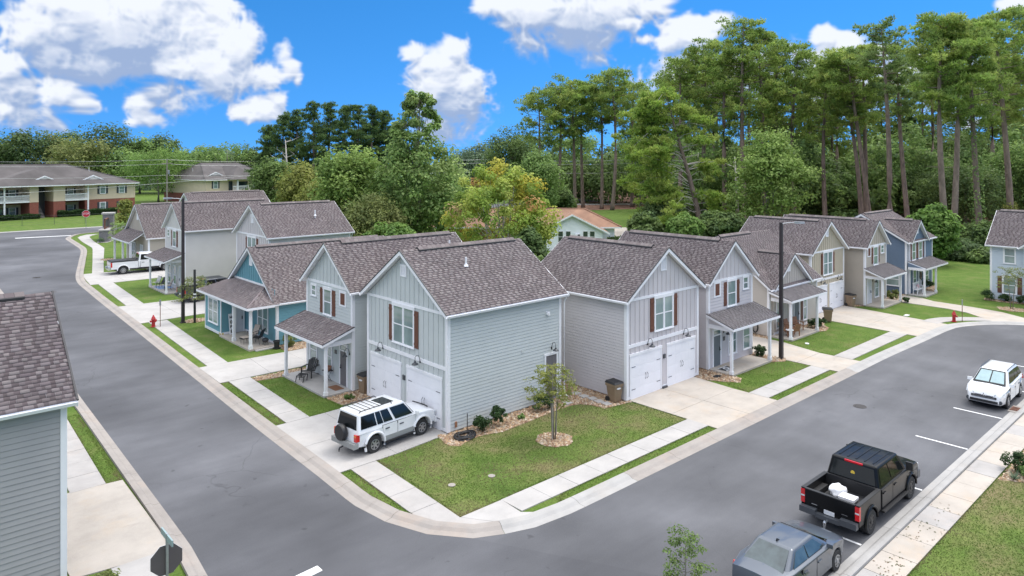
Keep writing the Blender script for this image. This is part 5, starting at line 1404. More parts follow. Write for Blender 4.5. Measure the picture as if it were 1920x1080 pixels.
# ---- white off-roader with spare wheel
v = thing('off_road_car', 'white boxy off-road car with black spare wheel and roof rack on the driveway', 'car', (0, 0, 0))
W = .885
P = [(-2.28, .52), (-2.30, .78), (-2.24, 1.12), (.62, 1.12), (1.0, 1.13), (1.75, 1.08), (2.15, .98), (2.26, .84), (2.28, .50), (2.2, .42)] + [(x, z) for x, z in reversed(arch(1.36, .40, .475, .42))] + [(.86, .36), (-.86, .36)] + [(x, z) for x, z in reversed(arch(-1.36, .40, .475, .42))] + [(-2.2, .45)]
smooth_build(body_loft(P, W, .035, .9, tap=.13), 'body', 'car_white', v)
cb = Cab(-2.24, 1.02, -2.12, .38, 1.10, 1.84, .86, .70); cb.shell('car_white', v, 'cabin', .085)
for s in (-1, 1):
    f = lambda S, T, s=s: cb.side(s, S, T)
    cb.glass(v, f, .05, .315, .14, .86, 'car_glass'); cb.glass(v, f, .335, .43, .14, .86, 'car_glass'); cb.glass(v, f, .445, .60, .14, .86, 'car_glass'); cb.glass(v, f, .645, .955, .13, .86, 'car_glass')
    door_panel_(v, [(-.98 + .9, .52), (-.98 + .9, 1.10), (.92, 1.10), (.98, .52)], W, s, 'car_white', .93, .12)
    door_panel_(v, [(-.82, .62), (-.92, .98), (-.92, 1.10), (-.13, 1.10), (-.13, .52), (-.72, .52)], W, s, 'car_white', .93, -.68)
    mirror(v, .98, .86, 1.12, s, 'car_white')
    mb = MB(); mb.box(-.84, .84, *sorted((s * (W - .12), s * (W + .10))), .34, .39); mb.build('running_board', 'black_plastic', v)
    for cx in (1.36, -1.36):
        mb = MB(); pts = [(cx + .53 * math.cos(t), s * (W + .02), .40 + .53 * math.sin(t)) for t in [math.pi * k / 10 for k in range(-1, 12)]]; mb.tube(pts, .055, 6); smooth_build(mb, 'wheel_arch_flare', 'car_white', v)
    mb = MB(); mb.box(-2.22, -2.14, *sorted((s * .66, s * .84)), .72, 1.02); mb.box(-2.325, -2.2, *sorted((s * .66, s * .83)), .72, 1.02); tl = mb.build('tail_light', 'lamp_red', v)
    mb = MB(); mb.box(-2.33, -2.2, *sorted((s * .665, s * .825)), .92, 1.0); mb.build('indicator', 'lamp_amber', tl)
    mb = MB(); mb.box(2.12, 2.275, *sorted((s * .50, s * .80)), .74, .92); mb.build('headlight', 'lamp_clear', v)
side_strip(v, 'lower_cladding', 'clad_grey', -.84, .84, .38, .60, W, .02)
cb.glass(v, lambda S, T: cb.end(True, S, T), .07, .93, .10, .90, 'car_glass', 'windscreen'); cb.glass(v, lambda S, T: cb.end(False, S, T), .08, .92, .12, .86, 'car_glass', 'rear_window')
mb = MB(); mb.box(-2.46, -2.2, -.84, .84, .44, .66); b_ = mb.build('rear_bumper', 'clad_grey', v)
mb = MB(); mb.box(2.18, 2.40, -.84, .84, .40, .66); mb.build('front_bumper', 'car_white', v)
mb = MB(); mb.box(2.2, 2.29, -.48, .48, .74, .92); mb.build('grille', 'lampgrey', v)
mb = MB(); mb.lathe((-2.44, .12, .98), [(.05, -.12), (.33, -.12), (.36, -.06), (.36, .06), (.33, .12), (.05, .125)], 26, 'x'); smooth_build(mb, 'spare_wheel', 'black_plastic', v)
mb = MB(); mb.tube([(-2.46, -.05, .42), (-2.62, -.05, .40), (-2.66, -.05, .33), (-2.66, -.05, .25)], .035, 6); mb.build('tow_hitch', 'black', v)
for s in (-1, 1):
    mb = MB(); mb.tube([(-2.02, s * .60, 1.84), (-1.98, s * .60, 1.91), (-.30, s * .60, 1.93), (-.22, s * .60, 1.85)], .022, 6); mb.build('roof_rail', 'black', v)
mb = MB(); 
for x in (-1.85, -1.6, -1.35, -1.1, -.85): mb.box(x - .015, x + .015, -.58, .58, 1.885, 1.905)
mb.build('roof_rack', 'black', v)
mb = MB(); mb.box(-.62, .02, -.42, .42, 1.83, 1.853); mb.build('sunroof', 'car_glass', v)
mb = MB(); mb.tube([(1.95, -.55, 1.13), (2.12, -.3, 1.06), (2.16, .0, 1.05), (2.12, .3, 1.06), (1.95, .55, 1.13)], .03, 5); mb.build('bonnet_deflector', 'black_plastic', v)
mb = MB(); mb.box(-2.0, 2.0, -.62, .62, .30, .9); mb.build('underbody', 'black_plastic', v)
for x in (-1.36, 1.36):
    for s in (-1, 1): wheel(v, x, s * .76, .385, .26, 'alloy', 6, s)
place(v, -2.42, 1.42, 5.5)

# ---- pickup builder
def pickup(name, label, col, rim, W=1.0, r=.42, wb=3.8, cab_len=2.35, hood_len=1.55, bed_len=1.85, zb=1.22, zr=1.93, extra=True, doors=2, clear=.55):
    v = thing(name, label, 'pickup', (0, 0, 0))
    xf = wb / 2 + .98; xc1 = xf - hood_len; xc0 = xc1 - cab_len; xr = xc0 - bed_len - .02
    fw, rw = wb / 2, -wb / 2
    P = [(xc0, clear), (xc0, zb), (xc1, zb), (xc1 + .25, zb + .01), (xf - .25, zb - .04), (xf - .06, zb - .14), (xf, zb - .34), (xf, clear + .02)] + list(reversed(arch(fw, r, r + .10, clear)))
    P += [(fw - r - .2, clear - .02)]
    smooth_build(body_loft(P, W, .04, 1.0, tap=.05), 'body', col, v)
    mb = MB(); mb.box(xr + .3, xf - .25, -W * .62, W * .62, .42, .85); mb.build('underbody', 'black_plastic', v)
    # bed: two sides with arches, floor, front wall, tailgate
    for s in (-1, 1):
        Q = [(xr, clear), (xr, zb + .02), (xc0 - .03, zb + .02), (xc0 - .03, clear)] + list(reversed(arch(rw, r, r + .10, clear)))
        mb = MB(); mb.prism(Q, lambda q, t: (q[0], t, q[1]), *sorted((s * W, s * (W - .09)))); bs = mb.build('bed_side', col, v)
        mb = MB(); mb.box(xr, xc0 - .03, *sorted((s * (W + .006), s * (W - .13))), zb + .021, zb + .055); mb.build('bed_rail', 'black_plastic', bs)
        mb = MB(); mb.box(rw - .5, rw + .5, *sorted((s * (W - .091), s * (W - .30))), .72, .98); mb.build('wheel_housing', 'black_plastic', bs)
        for cx in (fw, rw):
            mb = MB(); pts = [(cx + (r + .12) * math.cos(t), s * (W + .01), r + (r + .12) * math.sin(t)) for t in [math.pi * k / 10 for k in range(0, 11)]]; mb.tube(pts, .045, 6); smooth_build(mb, 'wheel_arch_flare', col if col != 'car_white' else 'car_white', v)
    mb = MB(); mb.box(xr + .05, xc0 - .05, -W + .092, W - .092, .66, .74); fl = mb.build('bed_floor', 'black_plastic', v)
    for k in range(9):
        y = lerp(-W + .3, W - .3, k / 8); mb = MB(); mb.box(xr + .06, xc0 - .06, y - .035, y + .035, .741, .756); mb.build('floor_rib', 'black_plastic', fl)
    mb = MB(); mb.box(xc0 - .11, xc0 - .035, -W + .092, W - .092, .74, zb + .05); mb.build('bed_front_wall', 'black_plastic', v)
    mb = MB(); mb.box(xr - .03, xr + .055, -W + .14, W - .14, .70, zb + .03); tg = mb.build('tailgate', col, v)
    mb = MB(); mb.box(xr - .045, xr + .06, -W + .14, W - .14, zb + .031, zb + .065); mb.build('tailgate_cap', 'black_plastic', tg)
    for s in (-1, 1):
        mb = MB(); mb.box(xr - .03, xr + .10, *sorted((s * (W + .008), s * (W - .135))), .76, zb - .0); tl = mb.build('tail_light', 'lamp_red', v)
        mb = MB(); mb.box(xr - .036, xr + .0, *sorted((s * (W - .0), s * (W - .13))), .98, 1.03); mb.build('reverse_light', 'lamp_clear', tl)
        mb = MB(); mb.box(xf - .12, xf + .012, *sorted((s * .55, s * (W - .06))), zb - .36, zb - .16); mb.build('headlight', 'lamp_clear', v)
    bm = 'lampgrey' if col != 'car_white' else 'chrome'
    mb = MB()
    mb.box(xr - .22, xr - .03, -W + .02, -.42, .50, .70); mb.box(xr - .22, xr - .03, .42, W - .02, .50, .70); mb.box(xr - .20, xr - .03, -.42, .42, .46, .60); rb = mb.build('rear_bumper', bm, v)
    mb = MB(); mb.box(xf - .15, xf + .14, -W + .03, W - .03, clear - .05, clear + .22); mb.build('front_bumper', bm, v)
    mb = MB(); mb.box(xf - .05, xf + .03, -.52, .52, zb - .40, zb - .12); mb.build('grille', 'black', v)
    mb = MB(); mb.box(xr - .05, xr - .028, -.18, .18, .62, .76); mb.build('number_plate', 'plate', v)
    cb = Cab(xc0, xc1 + .38, xc0 + .16, xc1 - .32, zb, zr, W - .05, W - .20); cb.shell(col, v, 'cabin', .08)
    for s in (-1, 1):
        f = lambda S, T, s=s: cb.side(s, S, T)
        if doors == 2:
            cb.glass(v, f, .06, .40, .12, .86); cb.glass(v, f, .44, .88, .12, .86)
            door_panel_(v, [(xc0 + .12, clear + .02), (xc0 + .12, zb - .03), (xc0 + 1.08, zb - .03), (xc0 + 1.08, clear + .02)], W, s, col, zb - .16, xc0 + .3)
            door_panel_(v, [(xc0 + 1.12, clear + .02), (xc0 + 1.12, zb - .03), (xc1 + .12, zb - .03), (xc1 + .12, clear + .02)], W, s, col, zb - .16, xc0 + 1.32)
        else:
            cb.glass(v, f, .08, .86, .12, .86); door_panel_(v, [(xc0 + .2, clear + .02), (xc0 + .2, zb - .03), (xc1 + .12, zb - .03), (xc1 + .12, clear + .02)], W, s, col, zb - .16, xc0 + .4)
        mirror(v, xc1 + .15, W - .02, zb + .02, s, 'black_plastic' if col != 'car_white' else 'car_white', .30 if extra else .18, .24)
        mb = MB(); mb.box(xc0 + .1, xc1 + .1, *sorted((s * (W - .16), s * (W + .09))), clear - .14, clear - .07); mb.build('running_board', 'black_plastic', v)
    cb.glass(v, lambda S, T: cb.end(True, S, T), .06, .94, .10, .90, 'car_glass', 'windscreen'); rwn = cb.glass(v, lambda S, T: cb.end(False, S, T), .07, .93, .10, .84, 'car_glass', 'rear_window')
    mb = MB(); mb.box(xc0 + .10, xc0 + .20, -.32, .32, zr - .085, zr - .03); bl = mb.build('brake_light', 'lamp_red', v)
    for k in range(5):
        y = lerp(-.6, .6, k / 4); mb = MB(); mb.box(xc0 + .35, xc1 - .5, y - .025, y + .025, zr - .002, zr + .016); mb.build('roof_rib', col, v)
    if extra:
        mb = MB(); mb.tube([(xr - .2, 0, .48), (xr - .42, 0, .46)], .035, 6); mb.lathe((xr - .40, 0, .40), [(.03, -.12), (.05, 0), (.05, .10), (.02, .16)], 10); mb.build('tow_ball', 'chrome', v)
        mb = MB(); mb.lathe((0, 0, 0), [(.02, -.004), (.075, -.004), (.075, .004), (.02, .004)], 16, 'x')
        c = cb.end(False, .5, .42); mb.v = [(a[0] + c.x - .012, a[1] + c.y, a[2] + c.z) for a in mb.v]; mb.build('window_sticker', 'yellow', v)
        for s in (-1, 1):
            mb = MB(); mb.box(xr - .036, xr - .03, *sorted((s * .42, s * .62)), .80, .825); mb.build('tailgate_badge', 'chrome', v)
    for x in (fw, rw):
        for s in (-1, 1): wheel(v, x, s * (W - .13), r, .30, rim, 8, s)
    return v, dict(xr=xr, xc0=xc0, zb=zb, W=W)
bp, I = pickup('pickup_truck', 'glossy black crew-cab pickup with open bed holding a white bag and box', 'car_black', 'dark_alloy')
place(bp, 7.36, -15.98, 0)
# load in the bed: separate things lying on the bed floor
def blob(name, c, r, mat, seed, sq=(1, 1, 1)):
    b = bmesh.new(); bmesh.ops.create_icosphere(b, subdivisions=3, radius=1)
    for q in b.verts:
        n = mnoise.noise(q.co * 2.1 + Vector((seed, 0, 0))); q.co = Vector((c[0] + q.co.x * r * sq[0] * (1 + .35 * n), c[1] + q.co.y * r * sq[1] * (1 + .35 * n), c[2] + q.co.z * r * sq[2] * (1 + .3 * n)))
    for f in b.faces: f.smooth = True
    me = bpy.data.meshes.new(name); b.to_mesh(me); b.free(); me.materials.append(MAT[mat]); return link(name, me)
mx0 = 7.36 + I['xr']
tag(blob('plastic_bag', (mx0 + 1.15, -15.78, 1.0), .27, 'white', 3, (1.15, 1.1, .95)), 'crumpled white plastic bag lying on the spare tyre in the pickup bed', 'bag')
mb = MB(); mb.lathe((mx0 + 1.1, -15.80, .82), [(.22, -.10), (.36, -.10), (.39, 0), (.36, .10), (.22, .10)], 22); tag(mb.build('spare_tyre', 'rubber', None), 'black tyre lying flat on the floor of the pickup bed', 'tyre')
t = thing('cooler_box', 'white and grey cool box standing in the pickup bed beside tailgate', 'cool box', (mx0 + .7, -16.3, .757))
mb = MB(); mb.box(mx0 + .5, mx0 + .88, -16.58, -16.08, .758, 1.08); mb.build('box_body', 'steel', t)
mb = MB(); mb.box(mx0 + .48, mx0 + .90, -16.60, -16.06, 1.081, 1.17); mb.build('box_lid', 'white', t)
mb = MB(); mb.tube([(mx0 + .46, -16.55, 1.0), (mx0 + .40, -16.55, .95), (mx0 + .40, -16.12, .95), (mx0 + .46, -16.12, 1.0)], .02, 6); mb.build('box_handle', 'black', t)

wp, I2 = pickup('pickup_truck', 'white pickup with black bed cover parked beyond the second driveway', 'car_white', 'alloy', .98, .40, 3.75, 1.75, 1.65, 2.35, 1.20, 1.90, False, 1)
xr, xc0 = I2['xr'], I2['xc0']
mb = MB(); mb.box(xr + .02, xc0 - .12, -.90, .90, 1.257, 1.30); 
for k in range(3): mb.box(xr + .1 + k * .75, xr + .78 + k * .75, -.86, .86, 1.301, 1.318)
mb.build('bed_cover', 'black_plastic', wp)
place(wp, 3.15, 62.15, -3, 1.16)
gp, _ = pickup('pickup_truck', 'dark grey pickup on the driveway behind the tall lamp post and young tree', 'car_grey', 'alloy', .97, .39, 3.6, 2.2, 1.5, 1.7, 1.16, 1.84, False, 2)
place(gp, 3.45, 40.75, 0, 1.05)

# ---- slate saloon car
v = thing('saloon_car', 'slate-grey saloon car parked behind the black pickup, cut by picture edge', 'car', (0, 0, 0))
W = .89
P = [(-2.32, .42), (-2.36, .72), (-2.28, .98), (-1.55, 1.05), (1.0, 1.0), (1.75, .90), (2.18, .76), (2.32, .60), (2.33, .36), (2.2, .26)] + list(reversed(arch(1.40, .33, .40, .27))) + [(.9, .22), (-.9, .22)] + list(reversed(arch(-1.36, .33, .40, .27))) + [(-2.2, .30)]
smooth_build(body_loft(P, W, .05, .7, tap=.22), 'body', 'car_slate', v)
cb = Cab(-1.85, 1.20, -1.02, .28, 1.0, 1.46, .80, .58); cb.shell('car_slate', v, 'cabin', .10)
for s in (-1, 1):
    f = lambda S, T, s=s: cb.side(s, S, T)
    cb.glass(v, f, .14, .46, .14, .84, 'car_glass_light'); cb.glass(v, f, .49, .84, .14, .84, 'car_glass_light')
    door_panel_(v, [(-.05, .30), (-.05, .98), (.95, .95), (1.0, .30)], W, s, 'car_slate', .82, .12)
    door_panel_(v, [(-.95, .55), (-1.0, .98), (-.10, .98), (-.10, .30), (-.80, .30)], W, s, 'car_slate', .84, -.8)
    mirror(v, .82, .82, .98, s, 'car_slate', .13, .2)
    mb = MB(); mb.hexa([(-2.36, s * .56, .70), (-2.05, s * .865, .70), (-2.0, s * .80, .72), (-2.3, s * .5, .72), (-2.30, s * .56, .93), (-2.0, s * .855, .95), (-1.98, s * .8, .95), (-2.25, s * .5, .93)]); mb.build('tail_light', 'lamp_red', v)
    mb = MB(); mb.hexa([(2.28, s * .45, .58), (1.95, s * .82, .60), (1.9, s * .78, .60), (2.2, s * .45, .58), (2.2, s * .47, .74), (1.82, s * .80, .80), (1.80, s * .76, .80), (2.12, s * .47, .74)]); mb.build('headlight', 'lamp_clear', v)
cb.glass(v, lambda S, T: cb.end(True, S, T), .07, .93, .08, .92, 'car_glass', 'windscreen'); cb.glass(v, lambda S, T: cb.end(False, S, T), .09, .91, .08, .92, 'car_glass_light', 'rear_window')
mb = MB(); mb.box(-2.40, -2.34, -.25, .25, .62, .74); mb.build('number_plate', 'plate', v)
mb = MB(); mb.tube([(.98, -.70, 1.06), (1.02, 0, 1.10), (.98, .70, 1.06)], .03, 5); mb.build('wiper_cowl', 'black_plastic', v)
mb = MB(); mb.box(-1.9, 1.9, -.6, .6, .2, .7); mb.build('underbody', 'black_plastic', v)
mb = MB(); mb.hexa([(-.92, -.02, 1.46), (-.74, -.02, 1.46), (-.74, .02, 1.46), (-.92, .02, 1.46), (-.92, -.008, 1.54), (-.88, -.008, 1.54), (-.88, .008, 1.54), (-.92, .008, 1.54)]); mb.build('roof_antenna', 'black_plastic', v)
for x in (-1.36, 1.40):
    for s in (-1, 1): wheel(v, x, s * .78, .33, .22, 'alloy', 7, s)
place(v, 1.0, -16.28, 0, .97)

# ---- white crossover facing the camera side
v = thing('crossover_car', 'white crossover with silver sunshade parked facing the junction beside the storm drain', 'car', (0, 0, 0))
W = .90
P = [(-2.28, .48), (-2.30, .80), (-2.20, 1.10), (-1.6, 1.12), (1.05, 1.04), (1.70, .98), (2.12, .86), (2.28, .68), (2.30, .38), (2.18, .28)] + list(reversed(arch(1.36, .36, .42, .30))) + [(.88, .27), (-.88, .27)] + list(reversed(arch(-1.31, .36, .42, .30))) + [(-2.2, .36)]
smooth_build(body_loft(P, W, .06, .8, tap=.22), 'body', 'car_white', v)
cb = Cab(-2.22, 1.30, -1.75, .35, 1.06, 1.67, .84, .62); cb.shell('car_white', v, 'cabin', .16)
for s in (-1, 1):
    f = lambda S, T, s=s: cb.side(s, S, T)
    cb.glass(v, f, .07, .26, .2, .84); cb.glass(v, f, .28, .50, .14, .86); cb.glass(v, f, .53, .88, .12, .86)
    door_panel_(v, [(-.05, .36), (-.05, 1.02), (1.0, 1.0), (1.0, .36)], W, s, 'car_white', .86, .12)
    door_panel_(v, [(-.85, .62), (-.98, 1.04), (-.10, 1.02), (-.10, .36), (-.75, .36)], W, s, 'car_white', .88, -.8)
    mirror(v, .95, .84, 1.02, s, 'car_white', .15, .22)
    mb = MB(); mb.hexa([(2.335, s * .44, .66), (1.95, s * .885, .70), (1.85, s * .80, .70), (2.2, s * .44, .66), (2.26, s * .46, .80), (1.78, s * .87, .92), (1.72, s * .8, .92), (2.12, s * .46, .80)]); mb.build('headlight', 'lamp_clear', v)
    mb = MB(); mb.lathe((2.16, s * .70, .44), [(.03, 0), (.11, .05), (.10, .12), (.02, .13)], 12, 'x'); mb.build('fog_light', 'lampgrey', v)
    mb = MB(); mb.hexa([(-2.30, s * .6, .85), (-2.1, s * .875, .85), (-2.05, s * .8, .85), (-2.25, s * .55, .85), (-2.24, s * .6, 1.05), (-2.0, s * .86, 1.07), (-2.0, s * .8, 1.07), (-2.2, s * .55, 1.05)]); mb.build('tail_light', 'lamp_red', v)
    mb = MB(); mb.tube([(-1.6, s * .60, 1.66), (-1.5, s * .60, 1.71), (.1, s * .60, 1.71), (.2, s * .60, 1.66)], .02, 6); mb.build('roof_rail', 'lampgrey', v)
cb.glass(v, lambda S, T: cb.end(True, S, T), .05, .95, .06, .94, 'car_glass', 'windscreen', .006)
ws = cb.glass(v, lambda S, T: cb.end(True, S, T), .10, .48, .14, .86, 'sunshade', 'sunshade_panel', .010); cb.glass(v, lambda S, T: cb.end(True, S, T), .52, .90, .14, .86, 'sunshade', 'sunshade_panel', .010)
cb.glass(v, lambda S, T: cb.end(False, S, T), .09, .91, .12, .88, 'car_glass', 'rear_window')
mb = MB(); mb.box(2.14, 2.325, -.56, .56, .585, .685); mb.build('grille', 'black', v)
mb = MB(); mb.box(2.14, 2.34, -.50, .50, .625, .645); mb.build('grille_bar', 'chrome', v)
mb = MB(); mb.box(2.14, 2.33, -.62, .62, .36, .48); mb.build('lower_grille', 'black_plastic', v)
mb = MB(); mb.box(2.2, 2.33, -.40, -.10, .715, .74); mb.box(2.2, 2.33, .10, .40, .715, .74); mb.build('grille_trim', 'chrome', v)
mb = MB()
for a in (90, 210, 330):
    c, s_ = math.cos(R(a)), math.sin(R(a)); q = [(0, 0), (.055 * c - .03 * s_, .055 * s_ + .03 * c), (.11 * c, .11 * s_), (.055 * c + .03 * s_, .055 * s_ - .03 * c)]
    mb.prism(q, lambda w_, t_: (t_, w_[0], .74 + w_[1]), 2.30, 2.345)
mb.build('emblem', 'chrome', v)
mb = MB(); mb.box(-1.9, 1.9, -.6, .6, .24, .8); mb.build('underbody', 'black_plastic', v)
for x in (-1.31, 1.36):
    for s in (-1, 1): wheel(v, x, s * .78, .36, .23, 'alloy', 7, s)
place(v, 24.95, -15.98, 181)

# ================================================================== FAR BUILDINGS, STREET FURNITURE, SMALL THINGS
def hip_roof(root, fr, u0, u1, v0, v1, ze, zr, mat, name='roof', run=None):
    run = run or (v1 - v0) / 2; vm = (v0 + v1) / 2
    mb = MB(); a = u0 + run; b = u1 - run
    V = [fr.p(u0, v0, ze), fr.p(u1, v0, ze), fr.p(u1, v1, ze), fr.p(u0, v1, ze), fr.p(a, vm, zr), fr.p(b, vm, zr), fr.p(u0, v0, ze - .2), fr.p(u1, v0, ze - .2), fr.p(u1, v1, ze - .2), fr.p(u0, v1, ze - .2)]
    mb.add(V, [(0, 1, 5, 4), (1, 2, 5), (2, 3, 4, 5), (3, 0, 4)]); r = mb.build(name, mat, root)
    mb = MB(); mb.add(V, [(6, 7, 1, 0), (7, 8, 2, 1), (8, 9, 3, 2), (9, 6, 0, 3), (9, 8, 7, 6)]); mb.build('fascia', 'white', r)
    mb = MB()
    for p, q in ((0, 4), (1, 5), (2, 5), (3, 4), (4, 5)):
        mb.tube([Vector(V[p]) + Vector((0, 0, .02)), Vector(V[q]) + Vector((0, 0, .02))], .12, 5)
    mb.build('hip_cap', mat, r)
    return r
def small_dormer(root, fr, u0, u1, v, z0, z1, depth):
    um = (u0 + u1) / 2
    mb = MB(); mb.add([fr.p(u0, v, z0), fr.p(u1, v, z0), fr.p(um, v, z1), fr.p(um, v + depth, z1)], [(0, 2, 3), (1, 3, 2)]); d = mb.build('roof_gablet', 'roof_grey', root)
    mb = MB(); fpoly(mb, fr, [(u0, z0), (u1, z0), (um, z1)], v + .05, v + .12); mb.build('gablet_louvre', 'wall_pale', d)
    mb = MB(); fpoly(mb, fr, [(u0 - .25, z0 - .05), (um, z1 + .02), (um, z1 - .28), (u0 + .35, z0 - .05)], v - .05, v + .04); fpoly(mb, fr, [(u1 + .25, z0 - .05), (um, z1 + .02), (um, z1 - .28), (u1 - .35, z0 - .05)], v - .05, v + .04); mb.build('gablet_trim', 'white', d)
def far_window(root, fr, u0, u1, z0, z1, sh=.0):
    w = window(root, fr, u0, u1, z0, z1, case=.12, head=.14)
    if sh:
        for a, b in ((u0 - sh, u0 - .04), (u1 + .04, u1 + sh)):
            mb = MB(); fbox(mb, fr, a, b, -.06, 0, z0, z1); mb.build('shutter', 'lampgrey', root)
# --- apartment block at the far end of the street
ap = (.41, 156.53); aU = (.972, .234); aV = (-.234, .972)
fa = Fr(ap, aU, aV)
A1 = thing('apartment_block', 'two-storey brick and cream apartment block with open stair across the far road', 'apartment block', fa.p(8, 6, 0))
mb = MB(); fbox(mb, fa, 16.9, 28.4, .0, 14, -.5, 3.45); fbox(mb, fa, -16, 16.9, 2.4, 14, -.5, 3.45); mb.build('brick_wall', 'brick', A1)
mb = MB(); fbox(mb, fa, 16.9, 28.4, .01, 14, 3.7, 6.95); fbox(mb, fa, -16, 16.9, 2.41, 14, 3.7, 6.95); mb.build('upper_wall', 'cream', A1)
mb = MB(); fbox(mb, fa, 16.85, 28.45, -.04, 14, 3.451, 3.699); fbox(mb, fa, 28.2, 28.45, -.05, .2, 3.7, 6.9); mb.build('belt_board', 'cream', A1)
for a, b in ((4.77, 6.5), (9.45, 11.85), (-6.0, -4.2)):
    mb = MB(); fbox(mb, fa, a, b, -2.0, 2.4, -.5, 3.5); mb.build('brick_pier', 'brick', A1)
    mb = MB(); fbox(mb, fa, a - .03, b + .03, -2.03, 2.4, 3.501, 3.75); fbox(mb, fa, a, b, -2.0, 2.4, 3.751, 6.95); mb.build('cream_pier', 'cream', A1)
mb = MB(); fbox(mb, fa, 6.52, 9.43, 2.2, 2.38, -.4, 6.9); mb.build('stair_back_wall', 'lampgrey', A1)
mb = MB()
for k in range(13): fbox(mb, fa, 6.6, 8.0, -1.8 + k * .3, -1.5 + k * .3, k * .28 - .3, k * .28 - .22)
mb.build('stair_tread', 'concrete', A1)
for a, b in ((11.86, 16.6), (.15, 4.76), (-4.18, .1)):
    mb = MB(); fbox(mb, fa, a, b, -2.0, 2.39, 3.5, 3.85); bal = mb.build('balcony', 'white', A1)
    mb = MB(); fbox(mb, fa, a, b, -2.0, -1.92, 4.9, 5.05); fbox(mb, fa, a, b, -1.98, -1.93, 3.95, 4.03)
    for k in range(24): fbox(mb, fa, lerp(a, b, (k + .5) / 24) - .035, lerp(a, b, (k + .5) / 24) + .035, -1.98, -1.93, 4.03, 4.9)
    mb.build('railing', 'white', bal)
    for z in (.0, 3.86):
        fb_ = fa.at(0, 2.4)
        mb = MB(); fbox(mb, fb_, a + .3, a + 1.3, -.08, 0, z, z + 2.3); dr = mb.build('apartment_door', 'shutter', A1)
        mb = MB(); fbox(mb, fb_, a + .45, a + 1.15, -.10, -.081, z + .9, z + 2.1); mb.build('door_pane', 'glass', dr)
        far_window(A1, fb_, a + 2.3, a + 3.7, z + .7, z + 2.3, .45)
        mb = MB(); fbox(mb, fb_, a, b, -.02, -.001, z + .0, z + 2.95); mb.build('balcony_wall', 'cream', A1)
for u in (16.72, .1):
    mb = MB(); fbox(mb, fa, u - .14, u + .14, -2.0, -1.72, -.3, 6.9); mb.build('balcony_post', 'white', A1)
for u in (20.15, 24.55):
    far_window(A1, fa, u, u + 1.4, 4.7, 6.5, .5); far_window(A1, fa, u, u + 1.4, .85, 2.75, .5)
hip_roof(A1, fa, -16.8, 29.2, -.9, 14.9, 7.1, 11.6, 'roof_grey', run=13.5)
mb = MB(); V = [fa.p(-4.5, -3.0, 7.15), fa.p(17.9, -3.0, 7.15), fa.p(6.85, 7.0, 10.6), fa.p(6.85, 1.5, 10.5), fa.p(-4.5, 5, 7.15), fa.p(17.9, 5, 7.15)]
mb.add(V, [(0, 1, 3), (0, 3, 2, 4), (1, 5, 2, 3)]); mb.build('front_roof', 'roof_grey', A1)
mb = MB(); fbox(mb, fa, -4.4, 17.8, -2.98, -2.7, 6.9, 7.13); fbox(mb, fa, 17.0, 29.1, -.88, -.7, 6.86, 7.09); mb.build('gutter', 'white', A1)
mb = MB(); fbox(mb, fa, -4.3, 17.7, -2.69, 2.3, 6.93, 7.05); mb.build('soffit', 'cream', A1)
small_dormer(A1, fa, 6.0, 10.0, -1.3, 8.25, 9.2, 4); small_dormer(A1, fa, 17.0, 21.3, .8, 8.1, 9.1, 4)
pipe_vent(A1, fa.p(19.2, 3, 0)[0], fa.p(19.2, 3, 0)[1], 10.2, 10.9, False)
# --- second block, half hidden by trees
fb = Fr((52.2, 184.5), aU, aV)
A2 = thing('apartment_block', 'cream and brick apartment block with hip roof partly hidden behind a round green tree', 'apartment block', fb.p(8, 8, 0))
mb = MB(); fbox(mb, fb, 0, 24, 0, 22, -.5, 2.7); mb.build('brick_wall', 'brick', A2)
mb = MB(); fbox(mb, fb, 0.01, 24, 0.01, 21.99, 2.71, 6.6); mb.build('upper_wall', 'cream', A2)
hip_roof(A2, fb, -.8, 24, -.8, 22.8, 6.7, 11.6, 'roof_grey', run=6)
far_window(A2, fb, 2.3, 3.8, 4.2, 6.3, .5)
mb = MB(); fbox(mb, fb, 7.3, 15, -2.2, 0, 2.9, 3.3); bal = mb.build('balcony', 'white', A2)
mb = MB(); fbox(mb, fb, 7.3, 15, -2.2, -2.1, 4.6, 4.8)
for k in range(24): fbox(mb, fb, 7.4 + k * .32, 7.48 + k * .32, -2.18, -2.12, 3.3, 4.6)
mb.build('railing', 'white', bal)
for u in (9, 14.6):
    mb = MB(); fbox(mb, fb, u - .2, u + .2, -2.2, -1.8, -.5, 6.5); mb.build('balcony_post', 'white', A2)
mb = MB(); fbox(mb, fb, 7.3, 8.6, -.06, 0, 3.4, 6.2); fbox(mb, fb, 10.2, 13.8, -.06, 0, 3.6, 6.0); mb.build('balcony_opening', 'glass_dark', A2)
mb = MB(); V = [fb.p(6.4, -3, 6.75), fb.p(16, -3, 6.75), fb.p(10.9, 1, 10.6), fb.p(10.9, 8, 10.8), fb.p(6.4, 6, 6.75), fb.p(16, 6, 6.75)]; mb.add(V, [(0, 1, 2), (0, 2, 3, 4), (1, 5, 3, 2)]); mb.build('front_roof', 'roof_grey', A2)
small_dormer(A2, fb, 2.0, 6.4, 1.6, 8.0, 9.0, 4)
for p in ((-.2, 4, 9.4), (2.5, 3, 9.0)): pipe_vent(A2, fb.p(p[0], p[1], 0)[0], fb.p(p[0], p[1], 0)[1] + 4, p[2], p[2] + .6, False)
